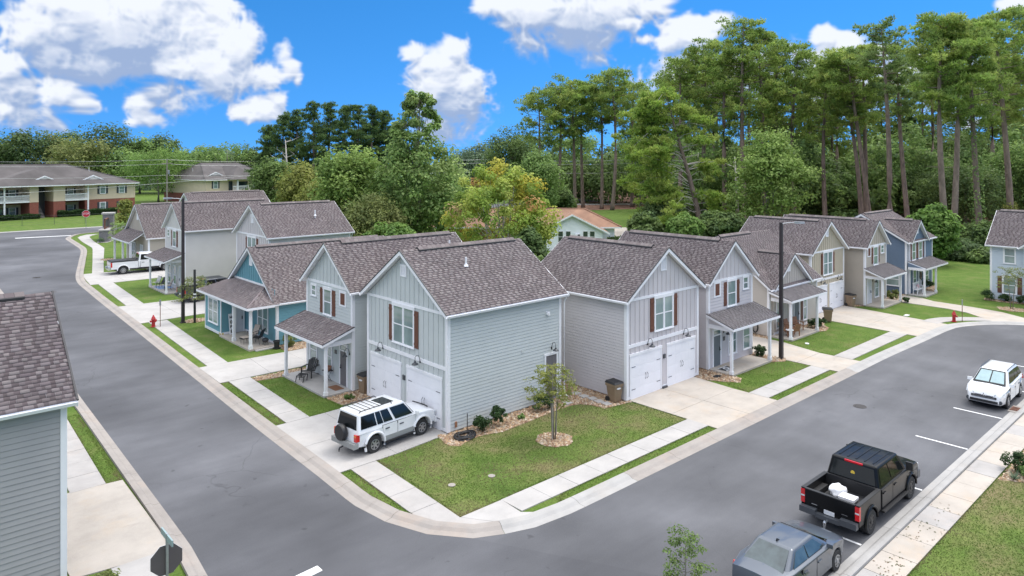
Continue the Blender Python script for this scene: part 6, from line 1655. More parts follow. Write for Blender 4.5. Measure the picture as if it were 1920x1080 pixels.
# --- white gabled ranch house with orange roof behind the corner houses
cU = (.7397, -.6729); cV = (.6729, .7397)
def camspot(lat, dep): return (-20.235 + cU[0] * lat + cV[0] * dep, -26.752 + cU[1] * lat + cV[1] * dep)
WH = thing('ranch_house', 'white and brick ranch house with orange-brown roof behind the yellow-leaved tree', 'house', (*camspot(3, 108), 0))
fw = Fr(camspot(-11.3, 105), cU, cV)
mb = MB(); fbox(mb, fw, 0, 14, 0, 8, -.1, 2.75); mb.build('brick_wall', 'brick', WH)
mb = MB(); fbox(mb, fw, 14.01, 26.5, 0, 8, -.1, 2.75); mb.build('wall', 'wall_white', WH)
hip_roof(WH, fw, -.9, 27.4, -.9, 8.9, 2.9, 5.25, 'roof_orange', run=5)
fg = Fr(camspot(4.1, 100.0), cU, cV)
mb = MB(); fpoly(mb, fg, [(0, -.1), (8.7, -.1), (8.7, 2.8), (4.35, 4.95), (0, 2.8)], 0, 5); mb.build('gable_wing', 'wall_white', WH)
lap(WH, fg, 0, 0, .3, 4.85, 'wall_white', .24, prof=lambda z: (.02, 8.68) if z < 2.7 else (.02 + (z - 2.75) / .494, 8.68 - (z - 2.75) / .494))
mb = MB(); fpoly(mb, fg, [(-.9, 2.50), (4.35, 5.12), (9.6, 2.50), (9.6, 2.38), (4.35, 5.0), (-.9, 2.38)], -.55, 5.5); gr = mb.build('wing_roof', 'roof_orange', WH)
for s in (0, 1):
    f = (lambda u: u) if s == 0 else (lambda u: 8.7 - u)
    mb = MB(); fpoly(mb, fg, [(f(-.95), 2.50), (f(4.35), 5.14), (f(4.35), 4.9), (f(-.95), 2.26)], -.62, -.551); mb.build('rake_board', 'white', WH)
for a in (2.35, 3.42, 5.85, 6.82): window(WH, fg, a, a + .82, 1.1, 2.75, case=.06, head=.07, glass='glass_dark')
mb = MB(); fbox(mb, fg, 4.78, 5.5, -.45, -.03, 1.75, 2.35); ac = mb.build('window_air_conditioner', 'white', WH)
mb = MB(); fbox(mb, fg, 5.14, 5.46, -.47, -.451, 1.8, 2.3); mb.build('grille', 'lampgrey', ac)
# houses glimpsed between the pine trunks
for (lat, dep, w, lab, wm) in ((90, 172, 14, 'low grey house glimpsed between pine trunks behind the tan house', 'wall_greige'), (122, 205, 12, 'pale blue house end glimpsed through the woods left of the bright bush', 'wall_sky')):
    t = thing('woodland_house', lab, 'house', (*camspot(lat, dep), 0)); f = Fr(camspot(lat - w / 2, dep), cU, cV)
    core(t, f, w, 8, 3.2, 5.5, wm)
    mb = MB(); fbox(mb, f, -.6, w + .6, -.6, 8.6, 3.2, 3.35); mb.build('eave', 'white', t); hip_roof(t, f, -.7, w + .7, -.7, 8.7, 3.6, 5.9, 'roof_grey', run=4)
    window(t, f, 2, 3.4, .9, 2.4); window(t, f, w - 5, w - 3.6, .9, 2.4)

# --- lamp posts
def lamp_post(x, y, h, ang, label):
    t = thing('lamp_post', label, 'lamp post', (x, y, 0), 'dark street lamp posts')
    mb = MB(); s = .115; s2 = .085
    mb.hexa([(x - s, y - s, 0), (x + s, y - s, 0), (x + s, y + s, 0), (x - s, y + s, 0), (x - s2, y - s2, h), (x + s2, y - s2, h), (x + s2, y + s2, h), (x - s2, y + s2, h)]); mb.build('pole', 'bronze', t)
    mb = MB(); mb.box(x - .2, x + .2, y - .2, y + .2, 0, .05); mb.build('base_plate', 'bronze', t)
    d = Vector((math.cos(R(ang)), math.sin(R(ang)), 0)); b = Vector((x, y, h - .1))
    mb = MB(); mb.tube([b, b + d * .4 + Vector((0, 0, .08)), b + d * .9 + Vector((0, 0, .10))], .035, 6); mb.build('arm', 'steel', t)
    p = Vector((-d.y, d.x, 0)); c0 = b + d * .8 + Vector((0, 0, .04)); c1 = c0 + d * .62
    mb = MB(); mb.hexa([c0 - p * .10, c1 - p * .14, c1 + p * .14, c0 + p * .10] + [q + Vector((0, 0, .12)) for q in (c0 - p * .10, c1 - p * .12, c1 + p * .12, c0 + p * .10)]); mb.build('lamp_head', 'steel', t)
    return t
lamp_post(-1.78, 32.24, 9.85, 150, 'tall dark lamp post on the teal house lawn by the dark pickup')
lamp_post(23.62, -4.5, 8.85, -55, 'tall dark lamp post in the rock bed between two lilac-grey and grey houses')
t = thing('marker_post', 'black slim utility post standing beside the tall lamp post', 'post', (-1.1, 31.6, 0)); mb = MB(); mb.box(-1.17, -1.03, 31.53, 31.67, 0, 4.2); mb.build('post', 'black', t); mb = MB(); mb.box(-1.19, -1.01, 31.51, 31.69, 2.2, 2.32); mb.box(-1.19, -1.01, 31.51, 31.69, 1.95, 2.05); mb.build('band', 'white', t)

# --- utility poles and wires beyond the houses
poles = [camspot(-120, 137), camspot((313 - 960) / 1328 * 152, 152), camspot((537 - 960) / 1328 * 182, 182), camspot((922 - 960) / 1328 * 198, 198), camspot((1200 - 960) / 1328 * 190, 190)]
plabs = ['wooden utility pole outside the left picture edge carrying the wires', 'wooden utility pole rising in front of the second apartment block', 'wooden utility pole among the dark pines', 'wooden utility pole with crossarm above the yellow-leaved tree', 'wooden utility pole hidden among the pine trunks']
for (x, y), lb in zip(poles, plabs):
    t = thing('utility_pole', lb, 'utility pole', (x, y, 0), 'wooden utility poles along the far road')
    mb = MB(); mb.tube([(x, y, 0), (x, y, 12.9)], [.19, .13], 8); mb.build('pole', 'bark_grey', t)
    mb = MB(); mb.tube([(x - 1.2, y - .4, 11.9), (x + 1.2, y + .4, 11.9)], .08, 6); mb.build('crossarm', 'bark_grey', t)
    mb = MB(); mb.lathe((x + .35, y + .1, 9.6), [(.05, 0), (.25, .02), (.25, .8), (.05, .85)], 10); mb.build('transformer', 'steel', t)
def wire(a, b, za, zb, sag, r, lab):
    pts = []
    for i in range(13):
        k = i / 12; pts.append((lerp(a[0], b[0], k), lerp(a[1], b[1], k), lerp(za, zb, k) - sag * 4 * k * (1 - k)))
    mb = MB(); mb.tube(pts, r, 4, False); return tag(mb.build('power_line', 'steel', None), lab, 'power line', 'power lines along the far road')
spans = ['from the left picture edge to the first pole', 'between the first two far poles', 'between the dark pines and the yellow-leaved tree', 'crossing before the tall pine trunks']
for i in range(4):
    for z, nm in ((12.75, 'top'), (11.8, 'second'), (9.4, 'lowest')):
        wire(poles[i], poles[i + 1], z, z, .5, .024, '%s thin power line %s' % (nm, spans[i]))
wire(camspot(-115, 122), camspot((475 - 960) / 1328 * 160, 160), 5.6, 9.2, .6, .024, 'thin sagging service cable passing in front of the two apartment blocks')

# --- fence before the apartments
t = thing('wire_fence', 'thin wire fence with slim posts across the apartment lawn', 'fence', (8, 137, 0))
fpts = [(-40 + k * 5.2, 138.9 - (k * .30)) for k in range(17)]
for x, y in fpts:
    mb = MB(); mb.tube([(x, y, 0), (x, y, 1.9)], .035, 5); mb.build('fence_post', 'lampgrey', t)
for z in (.2, .65, 1.1, 1.8):
    mb = MB(); mb.tube([(x, y, z) for x, y in fpts], .012, 4, False); mb.build('fence_wire', 'lampgrey', t)

# --- stop signs
def octagon(c, n, up, r, th, mat, name, parent, off=0.0):
    n = Vector(n).normalized(); up = Vector(up); s = up.cross(n).normalized(); c = Vector(c) + n * off
    pts = [c + (s * math.cos(R(22.5 + 45 * k)) + up * math.sin(R(22.5 + 45 * k))) * r for k in range(8)]
    mb = MB(); mb.add([p - n * th / 2 for p in pts] + [p + n * th / 2 for p in pts], [tuple(range(8))[::-1], tuple(range(8, 16))] + [(i, (i + 1) % 8, 8 + (i + 1) % 8, 8 + i) for i in range(8)])
    return mb.build(name, mat, parent)
def text_mesh(txt, size, loc, nrm, mat, name, parent, ext=.004, squeeze=1.0):
    cu = bpy.data.curves.new(name, 'FONT'); cu.body = txt; cu.size = size; cu.extrude = ext; cu.align_x = 'CENTER'; cu.align_y = 'CENTER'; cu.resolution_u = 3
    o = bpy.data.objects.new(name, cu); COL.objects.link(o)
    me = bpy.data.meshes.new_from_object(o.evaluated_get(bpy.context.evaluated_depsgraph_get()))
    bpy.data.objects.remove(o); bpy.data.curves.remove(cu)
    n = Vector(nrm).normalized(); up = Vector((0, 0, 1)); s = up.cross(n).normalized()
    M4 = Matrix((s * squeeze, up, n)).transposed().to_4x4(); M4.translation = Vector(loc) - Vector(world_loc(parent))
    me.transform(M4); me.materials.clear(); me.materials.append(MAT[mat]); me.name = name
    return link(name, me, parent)
def stop_sign(x, y, z, n, label, size=.40, post_h=None):
    t = thing('stop_sign', label, 'stop sign', (x, y, 0), 'stop signs at the two junctions')
    mb = MB(); mb.box(x - .03, x + .03, y - .03, y + .03, 0, post_h or z + size + .05); mb.build('post', 'steel', t)
    n = Vector(n).normalized(); c = Vector((x, y, z)) + n * .05
    octagon(c, n, (0, 0, 1), size, .012, 'white', 'sign_plate', t); octagon(c, n, (0, 0, 1), size * .93, .006, 'sign_red', 'red_face', t, .008)
    octagon(c, n, (0, 0, 1), size * .99, .004, 'sign_back', 'sign_rear', t, -.0095)
    text_mesh('STOP', size * .78, c + n * .013, n, 'white', 'lettering', t, .002, .82)
    return t
ss = stop_sign(-14.48, -7.1, 2.55, (.03, 1, 0), 'stop sign seen from behind with green street-name blade, beside dark grey house', .42, 3.25)
mb = MB(); mb.box(-14.50, -14.46, -7.55, -6.65, 3.08, 3.24); mb.build('street_name_blade', 'sign_green', ss)
stop_sign(9.2, 121.0, 2.9, (-.25, -1, 0), 'red stop sign facing the street at the far junction before the apartments', .66, 3.4)

# --- stone entrance sign
t = thing('entrance_sign', 'grey stone pillar and low wall with dark framed estate sign at street entrance', 'sign', (7.0, 99, 0))
f = Fr((6.2, 97.6), (.35, .94), (.94, -.35))
mb = MB(); fbox(mb, f, 4.0, 5.5, 0, 1.5, 0, 4.0); pl = mb.build('stone_pillar', 'stone_grey', t)
mb = MB(); fbox(mb, f, 3.85, 5.65, -.15, 1.65, 4.0, 4.25); mb.build('pillar_cap', 'concrete_white', pl)
mb = MB(); fbox(mb, f, 0, 3.98, .1, 1.4, 0, 1.7); wl = mb.build('stone_wall', 'stone_grey', t)
mb = MB(); fbox(mb, f, -.12, 3.99, -.02, 1.52, 1.7, 1.9); mb.build('wall_cap', 'concrete_white', wl)
mb = MB(); fbox(mb, f, .8, 1.0, .65, .85, 1.9, 3.5); fbox(mb, f, .8, 3.95, .65, .85, 3.3, 3.5); fbox(mb, f, 1.0, 3.95, .66, .84, 2.0, 2.15); mb.build('sign_frame', 'shutter', t)
mb = MB(); fbox(mb, f, 1.0, 3.95, .7, .8, 2.15, 3.3); mb.build('sign_board', 'lampgrey', t)
for k in range(5):
    for j in range(3):
        a = k * .8 - (.35 if j % 2 else 0)
        mb = MB(); fbox(mb, f, max(.02, a), min(3.9, a + .72), .06, .099, .1 + j * .53, .56 + j * .53); mb.build('stone', 'stone_grey', wl)
for (u0, u1, z0, z1) in ((1.5, 3.4, 2.85, 3.0), (1.8, 3.1, 2.55, 2.68), (1.3, 3.6, 2.3, 2.38)):
    mb = MB(); fbox(mb, f, u0, u1, .67, .70, z0, z1); mb.build('sign_lettering', 'white', t)
sheet('sign_plinth', [(5.8, 96.6), (7.2, 96.4), (10.5, 101), (11.5, 103.5), (9.5, 104), (7.4, 103)], 'concrete_white', .006)

# --- hydrants and slim marker signs
def hydrant(x, y, s, label):
    t = thing('fire_hydrant', label, 'fire hydrant', (x, y, 0), 'red fire hydrants by the kerb')
    mb = MB(); mb.lathe((x, y, 0), [(.17 * s, 0), (.17 * s, .05 * s), (.115 * s, .06 * s), (.105 * s, .48 * s), (.15 * s, .49 * s), (.15 * s, .54 * s), (.125 * s, .56 * s), (.10 * s, .66 * s), (.05 * s, .72 * s), (.04 * s, .79 * s)], 16); smooth_build(mb, 'barrel', 'red_paint', t)
    for a in (0, 90, 180):
        d = Vector((math.cos(R(a + 200)), math.sin(R(a + 200)), 0)); c = Vector((x, y, .40 * s))
        mb = MB(); mb.tube([c + d * .08 * s, c + d * .19 * s], .065 * s, 10); mb.tube([c + d * .19 * s, c + d * .22 * s], .08 * s, 6); mb.build('outlet_cap', 'red_paint', t)
hydrant(-3.93, 32.3, 1.15, 'red fire hydrant by the kerb near the tall lamp post on the left street')
hydrant(43.72, -8.72, 1.1, 'red fire hydrant on the grass point by the cul-de-sac')
for x, y, h, lb in ((-3.55, 31.9, 2.1, 'slim metal marker post standing beside the hydrant near the lamp post'), (44.25, -9.15, 1.75, 'slim metal marker post beside the cul-de-sac hydrant')):
    t = thing('marker_sign', lb, 'marker post', (x, y, 0)); mb = MB(); mb.box(x - .02, x + .02, y - .02, y + .02, 0, h); mb.build('post', 'rust', t); mb = MB(); mb.box(x - .06, x + .06, y - .025, y + .025, h - .45, h); mb.build('sign_plate', 'steel', t)

# --- wheeled bins
def bin_(x, y, yaw, label):
    t = thing('wheeled_bin', label, 'bin', (0, 0, 0), 'tan wheeled bins with black lids')
    mb = MB()
    lo = .23; hi = .31
    mb.hexa([(-lo, -lo, .06), (lo, -lo, .06), (lo, lo, .06), (-lo, lo, .06), (-hi, -hi, 1.0), (hi, -hi, 1.0), (hi, hi + .04, 1.0), (-hi, hi + .04, 1.0)])
    mb.box(-hi - .025, hi + .025, -hi - .03, hi + .06, .86, 1.005); b_ = mb.build('bin_body', 'tan_bin', t)
    mb = MB(); mb.hexa([(-hi - .04, -hi - .06, 1.006), (hi + .04, -hi - .06, 1.006), (hi + .04, hi + .10, 1.006), (-hi - .04, hi + .10, 1.006), (-hi + .02, -hi + .02, 1.09), (hi - .02, -hi + .02, 1.09), (hi - .02, hi + .05, 1.12), (-hi + .02, hi + .05, 1.12)]); mb.build('lid', 'black_plastic', t)
    for s in (-1, 1):
        mb = MB(); mb.lathe((s * .27, .27, .14), [(.03, -.04), (.14, -.04), (.14, .04), (.03, .04)], 14, 'x'); mb.build('wheel', 'black_plastic', t)
    mb = MB(); mb.tube([(-.25, hi + .12, .98), (.25, hi + .12, .98)], .02, 6); mb.build('handle', 'black_plastic', t)
    mb = MB(); mb.prism([(.15 * math.cos(q), .76 + .045 * math.sin(q)) for q in [2 * math.pi * k / 14 for k in range(14)]], lambda q, t_: (q[0], t_, q[1]), -.325, -.283); mb.build('sticker', 'white', b_)
    t.location = (x, y, 0); t.rotation_euler = (0, 0, R(yaw))
bin_(9.32, -2.42, -5, 'tan bin with white sticker and black lid at lilac house corner by stepping stones')
bin_(.18, 7.78, -88, 'tan bin squeezed between the corner house and its porch neighbour')
bin_(36.35, -1.95, 30, 'tan bin standing alone at the lawn edge before the tan garage doors')
bin_(43.65, -.75, -10, 'tan bin between the tan garage house and the taupe porch house')

# --- garden hose coil
t = thing('hose_coil', 'black coiled hose lying on rock bed at the corner house', 'hose', (.35, -.85, 0))
mb = MB(); pts = []
for k in range(220):
    a = k * .21; r = .60 - .0016 * k + .06 * math.sin(k * .37); pts.append((.35 + r * math.cos(a) * 1.05, -.85 + r * .72 * math.sin(a), .07 + .035 * math.sin(k * .53) + .0003 * k))
mb.tube(pts, .033, 5); mb.build('hose', 'black_plastic', t)
mb = MB(); mb.tube([(.9, -.35, 0), (.9, -.35, .85)], .02, 5); tag(mb.build('garden_stake', 'black', None), 'short black stake in the rock bed between hose coil and round shrub', 'stake')

# --- door mats
def doormat(x, y, w, d, mat, label, border=None, z=.102):
    mb = MB(); mb.box(x, x + w, y, y + d, z, z + .015); o = mb.build('doormat', mat, None); tag(o, label, 'doormat')
    if border:
        mb = MB(); cx, cy = x + w / 2, y + d / 2
        for (a, b, c, e) in ((x, x + w, y, y + .05), (x, x + w, y + d - .05, y + d)): mb.box(a, b, c, e, z + .016, z + .022)
        n = 20; r0, r1 = .13, .24
        vs = [(cx + r * math.cos(2 * math.pi * k / n), cy + r * math.sin(2 * math.pi * k / n) * .8, z + .02) for r in (r0, r1) for k in range(n)]
        mb.add(vs, [(k, (k + 1) % n, n + (k + 1) % n, n + k) for k in range(n)]); mb.build('mat_pattern', border, o)
doormat(-1.05, 8.9, .55, .9, 'mat_brown', 'brown coir doormat at grey door of the porch beside the corner house')
doormat(18.25, -3.75, .95, .6, 'black', 'black doormat with pale ring pattern before the slate door', 'white')
doormat(-.55, 23.4, .8, .55, 'black', 'black doormat on the teal house porch under the chairs')
doormat(1.0, 48.2, 1.3, 1.9, 'blue_mat', 'blue outdoor mat on the porch behind the tall lamp post')

# --- lounge chair and footstool on the porch
def lounge(x, y, yaw):
    t = thing('lounge_chair', 'black slatted garden lounge chair with fan back on the neighbour porch', 'chair', (0, 0, 0))
    for k in range(6):
        mb = MB(); a = -.26 + k * .09; h = 1.02 - abs(k - 2.5) * .075
        mb.hexa([(-.28, a, .28), (-.28, a + .075, .28), (-.25, a + .075, .28), (-.25, a, .28), (-.62, a * 1.25, h), (-.62, (a + .075) * 1.25, h), (-.59, (a + .075) * 1.25, h), (-.59, a * 1.25, h)]); mb.build('back_slat', 'black_plastic', t)
    for k in range(6):
        mb = MB(); xx = -.26 + k * .10; z = .27 + .025 * k; mb.box(xx, xx + .08, -.28, .28, z, z + .03); mb.build('seat_slat', 'black_plastic', t)
    for s in (-1, 1):
        mb = MB(); mb.hexa([(-.55, s * .30, .56), (.36, s * .30, .60), (.36, s * .42, .60), (-.55, s * .42, .56), (-.55, s * .30, .585), (.36, s * .30, .625), (.36, s * .42, .625), (-.55, s * .42, .585)]); mb.build('arm', 'black_plastic', t)
        mb = MB(); mb.box(.24, .32, *sorted((s * .30, s * .34)), 0, .60); mb.build('leg', 'black_plastic', t)
        mb = MB(); mb.hexa([(-.75, s * .28, 0), (-.62, s * .28, 0), (-.62, s * .31, 0), (-.75, s * .31, 0), (.20, s * .28, .32), (.30, s * .28, .38), (.30, s * .31, .38), (.20, s * .31, .32)]); mb.build('leg', 'black_plastic', t)
    t.location = (x, y, .10); t.rotation_euler = (0, 0, R(yaw))
    f = thing('footstool', 'black slatted footstool in front of the garden lounge chair', 'footstool', (0, 0, 0))
    for k in range(5):
        mb = MB(); xx = -.22 + k * .09; z = .36 - .012 * k * k * .6; mb.box(xx, xx + .075, -.26, .26, z, z + .025); mb.build('slat', 'black_plastic', f)
    for s in (-1, 1):
        for a, b in ((-.25, -.15), (.15, .30)):
            mb = MB(); mb.hexa([(b, s * .22, 0), (b + .06, s * .22, 0), (b + .06, s * .25, 0), (b, s * .25, 0), (a, s * .22, .34), (a + .06, s * .22, .34), (a + .06, s * .25, .34), (a, s * .25, .34)]); mb.build('leg', 'black_plastic', f)
    d = Vector((math.cos(R(yaw)), math.sin(R(yaw)), 0)); f.location = (x + d.x * .78, y + d.y * .78, .10); f.rotation_euler = (0, 0, R(yaw))
lounge(-.95, 12.3, 215)
t = thing('plant_stand', 'black folding stand with woven basket of flowers beside the porch door', 'plant stand', (-.55, 10.75, .1))
mb = MB()
for s in (-1, 1):
    mb.tube([(-.55 + s * .18, 10.6, .1), (-.55 - s * .18, 10.6, .72)], .013, 5); mb.tube([(-.55 + s * .18, 10.9, .1), (-.55 - s * .18, 10.9, .72)], .013, 5)
mb.build('folding_legs', 'black', t)
mb = MB(); mb.box(-.78, -.32, 10.5, 11.0, .72, .75); mb.build('stand_top', 'black', t)
mb = MB(); mb.lathe((-.55, 10.75, .75), [(.16, 0), (.22, .22), (.20, .23), (.15, .05)], 12); mb.build('basket', 'terracotta', t)
# --- teal porch furniture
def sling_chair(x, y, yaw, frame, cloth, label, z=.1):
    t = thing('patio_chair', label, 'chair', (0, 0, 0))
    mb = MB(); mb.hexa([(-.24, -.25, .40), (.26, -.25, .45), (.26, .25, .45), (-.24, .25, .40), (-.24, -.25, .44), (.26, -.25, .49), (.26, .25, .49), (-.24, .25, .44)]); mb.build('seat', cloth, t)
    mb = MB(); mb.hexa([(-.26, -.25, .44), (-.20, -.25, .44), (-.20, .25, .44), (-.26, .25, .44), (-.50, -.25, 1.02), (-.45, -.25, 1.02), (-.45, .25, 1.02), (-.50, .25, 1.02)]); mb.build('backrest', cloth, t)
    for s in (-1, 1):
        for pts in ([(.28, s * .28, 0), (.22, s * .28, .64)], [(-.30, s * .28, 0), (-.22, s * .28, .45), (-.50, s * .27, 1.04)]):
            mb = MB(); mb.tube(pts, .018, 6); mb.build('leg', frame, t)
        mb = MB(); mb.tube([(.24, s * .28, .64), (-.34, s * .28, .66)], .02, 6); mb.build('arm', frame, t)
    t.location = (x, y, z); t.rotation_euler = (0, 0, R(yaw))
sling_chair(-.05, 22.75, 200, 'black', 'cream_cloth', 'patio chair with cream sling back under the teal house window')
sling_chair(-.15, 21.7, 130, 'black', 'black_plastic', 'black sling patio chair on the teal porch, nearest the step')
t = thing('patio_table', 'low cream patio table between posts on the teal porch', 'table', (-.75, 22.3, .1))
mb = MB(); mb.box(-1.0, -.5, 22.0, 22.6, .52, .56); mb.build('table_top', 'cream_cloth', t)
for a in (-.96, -.54):
    for b in (22.04, 22.56):
        mb = MB(); mb.tube([(a, b, .1), (a, b, .52)], .016, 5); mb.build('leg', 'lampgrey', t)
t = thing('porch_letter_board', 'tall white leaning porch board with dark letters against the teal wall', 'sign', (-.45, 25.75, .1))
mb = MB(); mb.hexa([(-.62, 25.52, .1), (-.30, 25.52, .1), (-.30, 25.56, .1), (-.62, 25.56, .1), (-.62, 25.80, 1.55), (-.30, 25.80, 1.55), (-.30, 25.84, 1.55), (-.62, 25.84, 1.55)]); mb.build('board', 'white', t)
for k in range(4):
    z = 1.30 - k * .33; mb = MB()
    for dx, dz, w_, h_ in (((-.07, 0, .025, .10), (.07, 0, .025, .10), (0, .0, .06, .025)), ((-.06, 0, .025, .09), (.06, 0, .025, .09), (0, .085, .06, .02), (0, -.085, .06, .02)), ((-.07, 0, .025, .10), (.07, 0, .025, .10), (0, .04, .03, .05)), ((-.06, 0, .025, .10), (0, .09, .06, .02), (0, 0, .05, .02), (0, -.09, .06, .02)))[k]:
        y = 25.515 + (z + dz - .1) * .193; mb.box(-.46 + dx - w_, -.46 + dx + w_, y - .012, y + .004, z + dz - h_, z + dz + h_)
    mb.build('letter', 'black', t)
t = thing('charcoal_grill', 'small black kettle grill on the teal porch corner', 'grill', (.1, 20.95, .1))
mb = MB(); mb.lathe((.1, 20.95, .28), [(.02, -.02), (.18, .04), (.23, .14), (.23, .17), (.18, .27), (.03, .33)], 16); smooth_build(mb, 'bowl', 'black', t)
for k in range(3):
    a = 2.1 * k; mb = MB(); mb.tube([(.1 + .14 * math.cos(a), 20.95 + .14 * math.sin(a), .32), (.1 + .22 * math.cos(a), 20.95 + .22 * math.sin(a), .1)], .012, 5); mb.build('leg', 'black', t)
t = thing('planter_pot', 'black plastic plant pot on driveway edge by the teal house corner', 'plant pot', (.55, 19.95, 0))
mb = MB(); mb.lathe((.45, 19.9, 0), [(.20, 0), (.27, .06), (.17, .08), (.20, .46), (.24, .48), (.24, .54), (.18, .54), (.17, .4)], 16); mb.build('pot', 'black_plastic', t)
mb = MB(); mb.lathe((-1.0, 26.0, .0), [(.10, 0), (.16, .12), (.14, .2), (.06, .22)], 10); mb.tube([(-1.14, 25.95, .1), (-1.25, 25.92, .22), (-1.22, 25.92, .30)], .03, 5); tag(mb.build('watering_can', 'yellow', None), 'yellow watering can on the grass beside the teal front room', 'watering can')
# --- porch seats by the tall lamp post house
sling_chair(1.2, 50.0, 200, 'steel', 'wall_pale', 'pale metal porch chair beside the blue outdoor mat'); sling_chair(1.5, 47.3, 170, 'black', 'cream_cloth', 'cream cushioned porch chair facing the dark pickup')
sling_chair(1.3, 48.9, 190, 'black', 'black_plastic', 'black porch chair between two pale chairs')
# --- wooden seats on the grey bungalow porch
def wood_chair(x, y, yaw, label):
    t = thing('wooden_chair', label, 'chair', (0, 0, 0))
    mb = MB(); mb.box(-.25, .27, -.27, .27, .36, .42); mb.build('seat', 'wood', t)
    for k in range(4):
        mb = MB(); a = -.25 + k * .13; mb.hexa([(-.27, a, .42), (-.22, a, .42), (-.22, a + .11, .42), (-.27, a + .11, .42), (-.42, a, .92), (-.38, a, .92), (-.38, a + .11, .92), (-.42, a + .11, .92)]); mb.build('back_slat', 'wood', t)
    for s in (-1, 1):
        for xx in (-.24, .22):
            mb = MB(); mb.box(xx, xx + .06, *sorted((s * .27, s * .32)), 0, .60 if xx > 0 else .5); mb.build('leg', 'wood', t)
        mb = MB(); mb.box(-.34, .30, *sorted((s * .25, s * .36)), .60, .63); mb.build('arm', 'wood', t)
    t.location = (x, y, .10); t.rotation_euler = (0, 0, R(yaw))
wood_chair(29.15, -1.9, -60, 'reddish wooden porch chair under the grey bungalow window'); wood_chair(30.4, -1.75, -95, 'reddish wooden porch chair between lamp post and white porch post'); wood_chair(31.5, -1.8, -110, 'reddish wooden porch chair beside the grey bungalow door')
wood_chair(29.6, -2.45, 70, 'reddish wooden porch chair with its back to the lawn')
t = thing('round_table', 'small white round table among wooden porch chairs', 'table', (29.0, -2.45, .1)); mb = MB(); mb.lathe((28.95, -2.45, .62), [(.02, 0), (.28, 0), (.28, .03), (.02, .03)], 18); mb.build('table_top', 'white', t); mb = MB(); mb.lathe((28.95, -2.45, .1), [(.16, 0), (.03, .03), (.03, .52)], 10); mb.build('leg', 'black', t)
t = thing('hose_reel', 'dark hose hung in loop on the grey bungalow side wall', 'hose', (28.2, -.2, 0)); mb = MB(); mb.tube([(28.16, -.2 + .22 * math.sin(a), .62 + .42 * math.cos(a)) for a in [2 * math.pi * k / 20 for k in range(21)]], .035, 6); mb.tube([(28.12, -.2 + .19 * math.sin(a), .58 + .40 * math.cos(a)) for a in [2 * math.pi * k / 20 for k in range(21)]], .035, 6); mb.build('hose', 'black_plastic', t)
for x, y, lb in ((17.1, -3.75, 'black valve cover set in the rocks before the slate-door porch'), (28.2, -4.0, 'white round utility cap in the grey bungalow lawn'), (41.0, -4.3, 'pale utility cover lying on the taupe house lawn')):
    pass
mb = MB(); mb.box(16.9, 17.35, -3.95, -3.65, .0, .07); tag(mb.build('valve_cover', 'black', None), 'black valve cover set in the rocks beside the white garage doors', 'valve cover')
mb = MB(); mb.lathe((28.45, -3.95, 0), [(.14, 0), (.14, .05), (.02, .06)], 14); tag(mb.build('utility_marker', 'white', None), 'white round utility marker in the grey bungalow lawn', 'utility marker')
mb = MB(); mb.box(43.0, 43.55, -5.55, -5.25, 0, .05); tag(mb.build('meter_cover', 'white', None), 'white meter cover flat in the taupe house lawn', 'meter cover')
for x, y, lb in ((-3.05, -4.3, 'round grey clean-out cap in worn corner lawn, nearer the first walk'), (-1.35, -4.75, 'round grey clean-out cap in worn corner lawn, towards the young tree')):
    mb = MB(); mb.lathe((x, y, 0), [(.15, 0), (.15, .02), (.02, .025)], 14); tag(mb.build('cleanout_cap', 'kerb', None), lb, 'clean-out cap')
# --- bench, wreath
t = thing('porch_bench', 'white porch bench with pink cushion by the slate-blue house door', 'bench', (54.0, -2.85, .1))
mb = MB(); mb.box(53.35, 54.75, -3.0, -2.6, .50, .55); mb.build('seat', 'white', t)
for k in range(9):
    mb = MB(); x = 53.38 + k * .165; mb.box(x, x + .06, -2.58, -2.54, .55, 1.05); mb.build('back_slat', 'white', t)
mb = MB(); mb.box(53.33, 54.77, -2.60, -2.53, 1.05, 1.13); mb.build('top_rail', 'white', t)
for x in (53.36, 54.68):
    for y in (-2.98, -2.62):
        mb = MB(); mb.box(x, x + .06, y, y + .06, .1, .78); mb.build('leg', 'white', t)
    mb = MB(); mb.box(x, x + .06, -3.0, -2.58, .78, .83); mb.build('arm', 'white', t)
MAT['pink'] = M('pink_cushion', (.62, .42, .46), .9, .12, 9)
tag(blob('cushion', (54.25, -2.72, .74), .2, 'pink', 9, (1, .5, 1)), 'pink patterned cushion leaning on the white porch bench', 'cushion')
t = thing('door_wreath', 'dark oval wreath hanging on the pale slate-blue house door', 'wreath', (55.95, -2.42, 1.6)); mb = MB(); mb.tube([(55.95 + .17 * math.sin(a), -2.43, 1.55 + .30 * math.cos(a)) for a in [2 * math.pi * k / 16 for k in range(17)]], .07, 6); mb.build('wreath_ring', 'bark', t)
# --- tree stakes
for x, y, lb in ((3.0, -3.95, 'pale wooden stake on the street side of the corner lawn tree'), (3.62, -3.62, 'pale wooden stake on the house side of the corner lawn tree')):
    mb = MB(); mb.tube([(x, y, 0), (x, y, 1.75)], .014, 5); tag(mb.build('tree_stake', 'deadwood', None), lb, 'stake', 'stakes of the corner lawn tree')
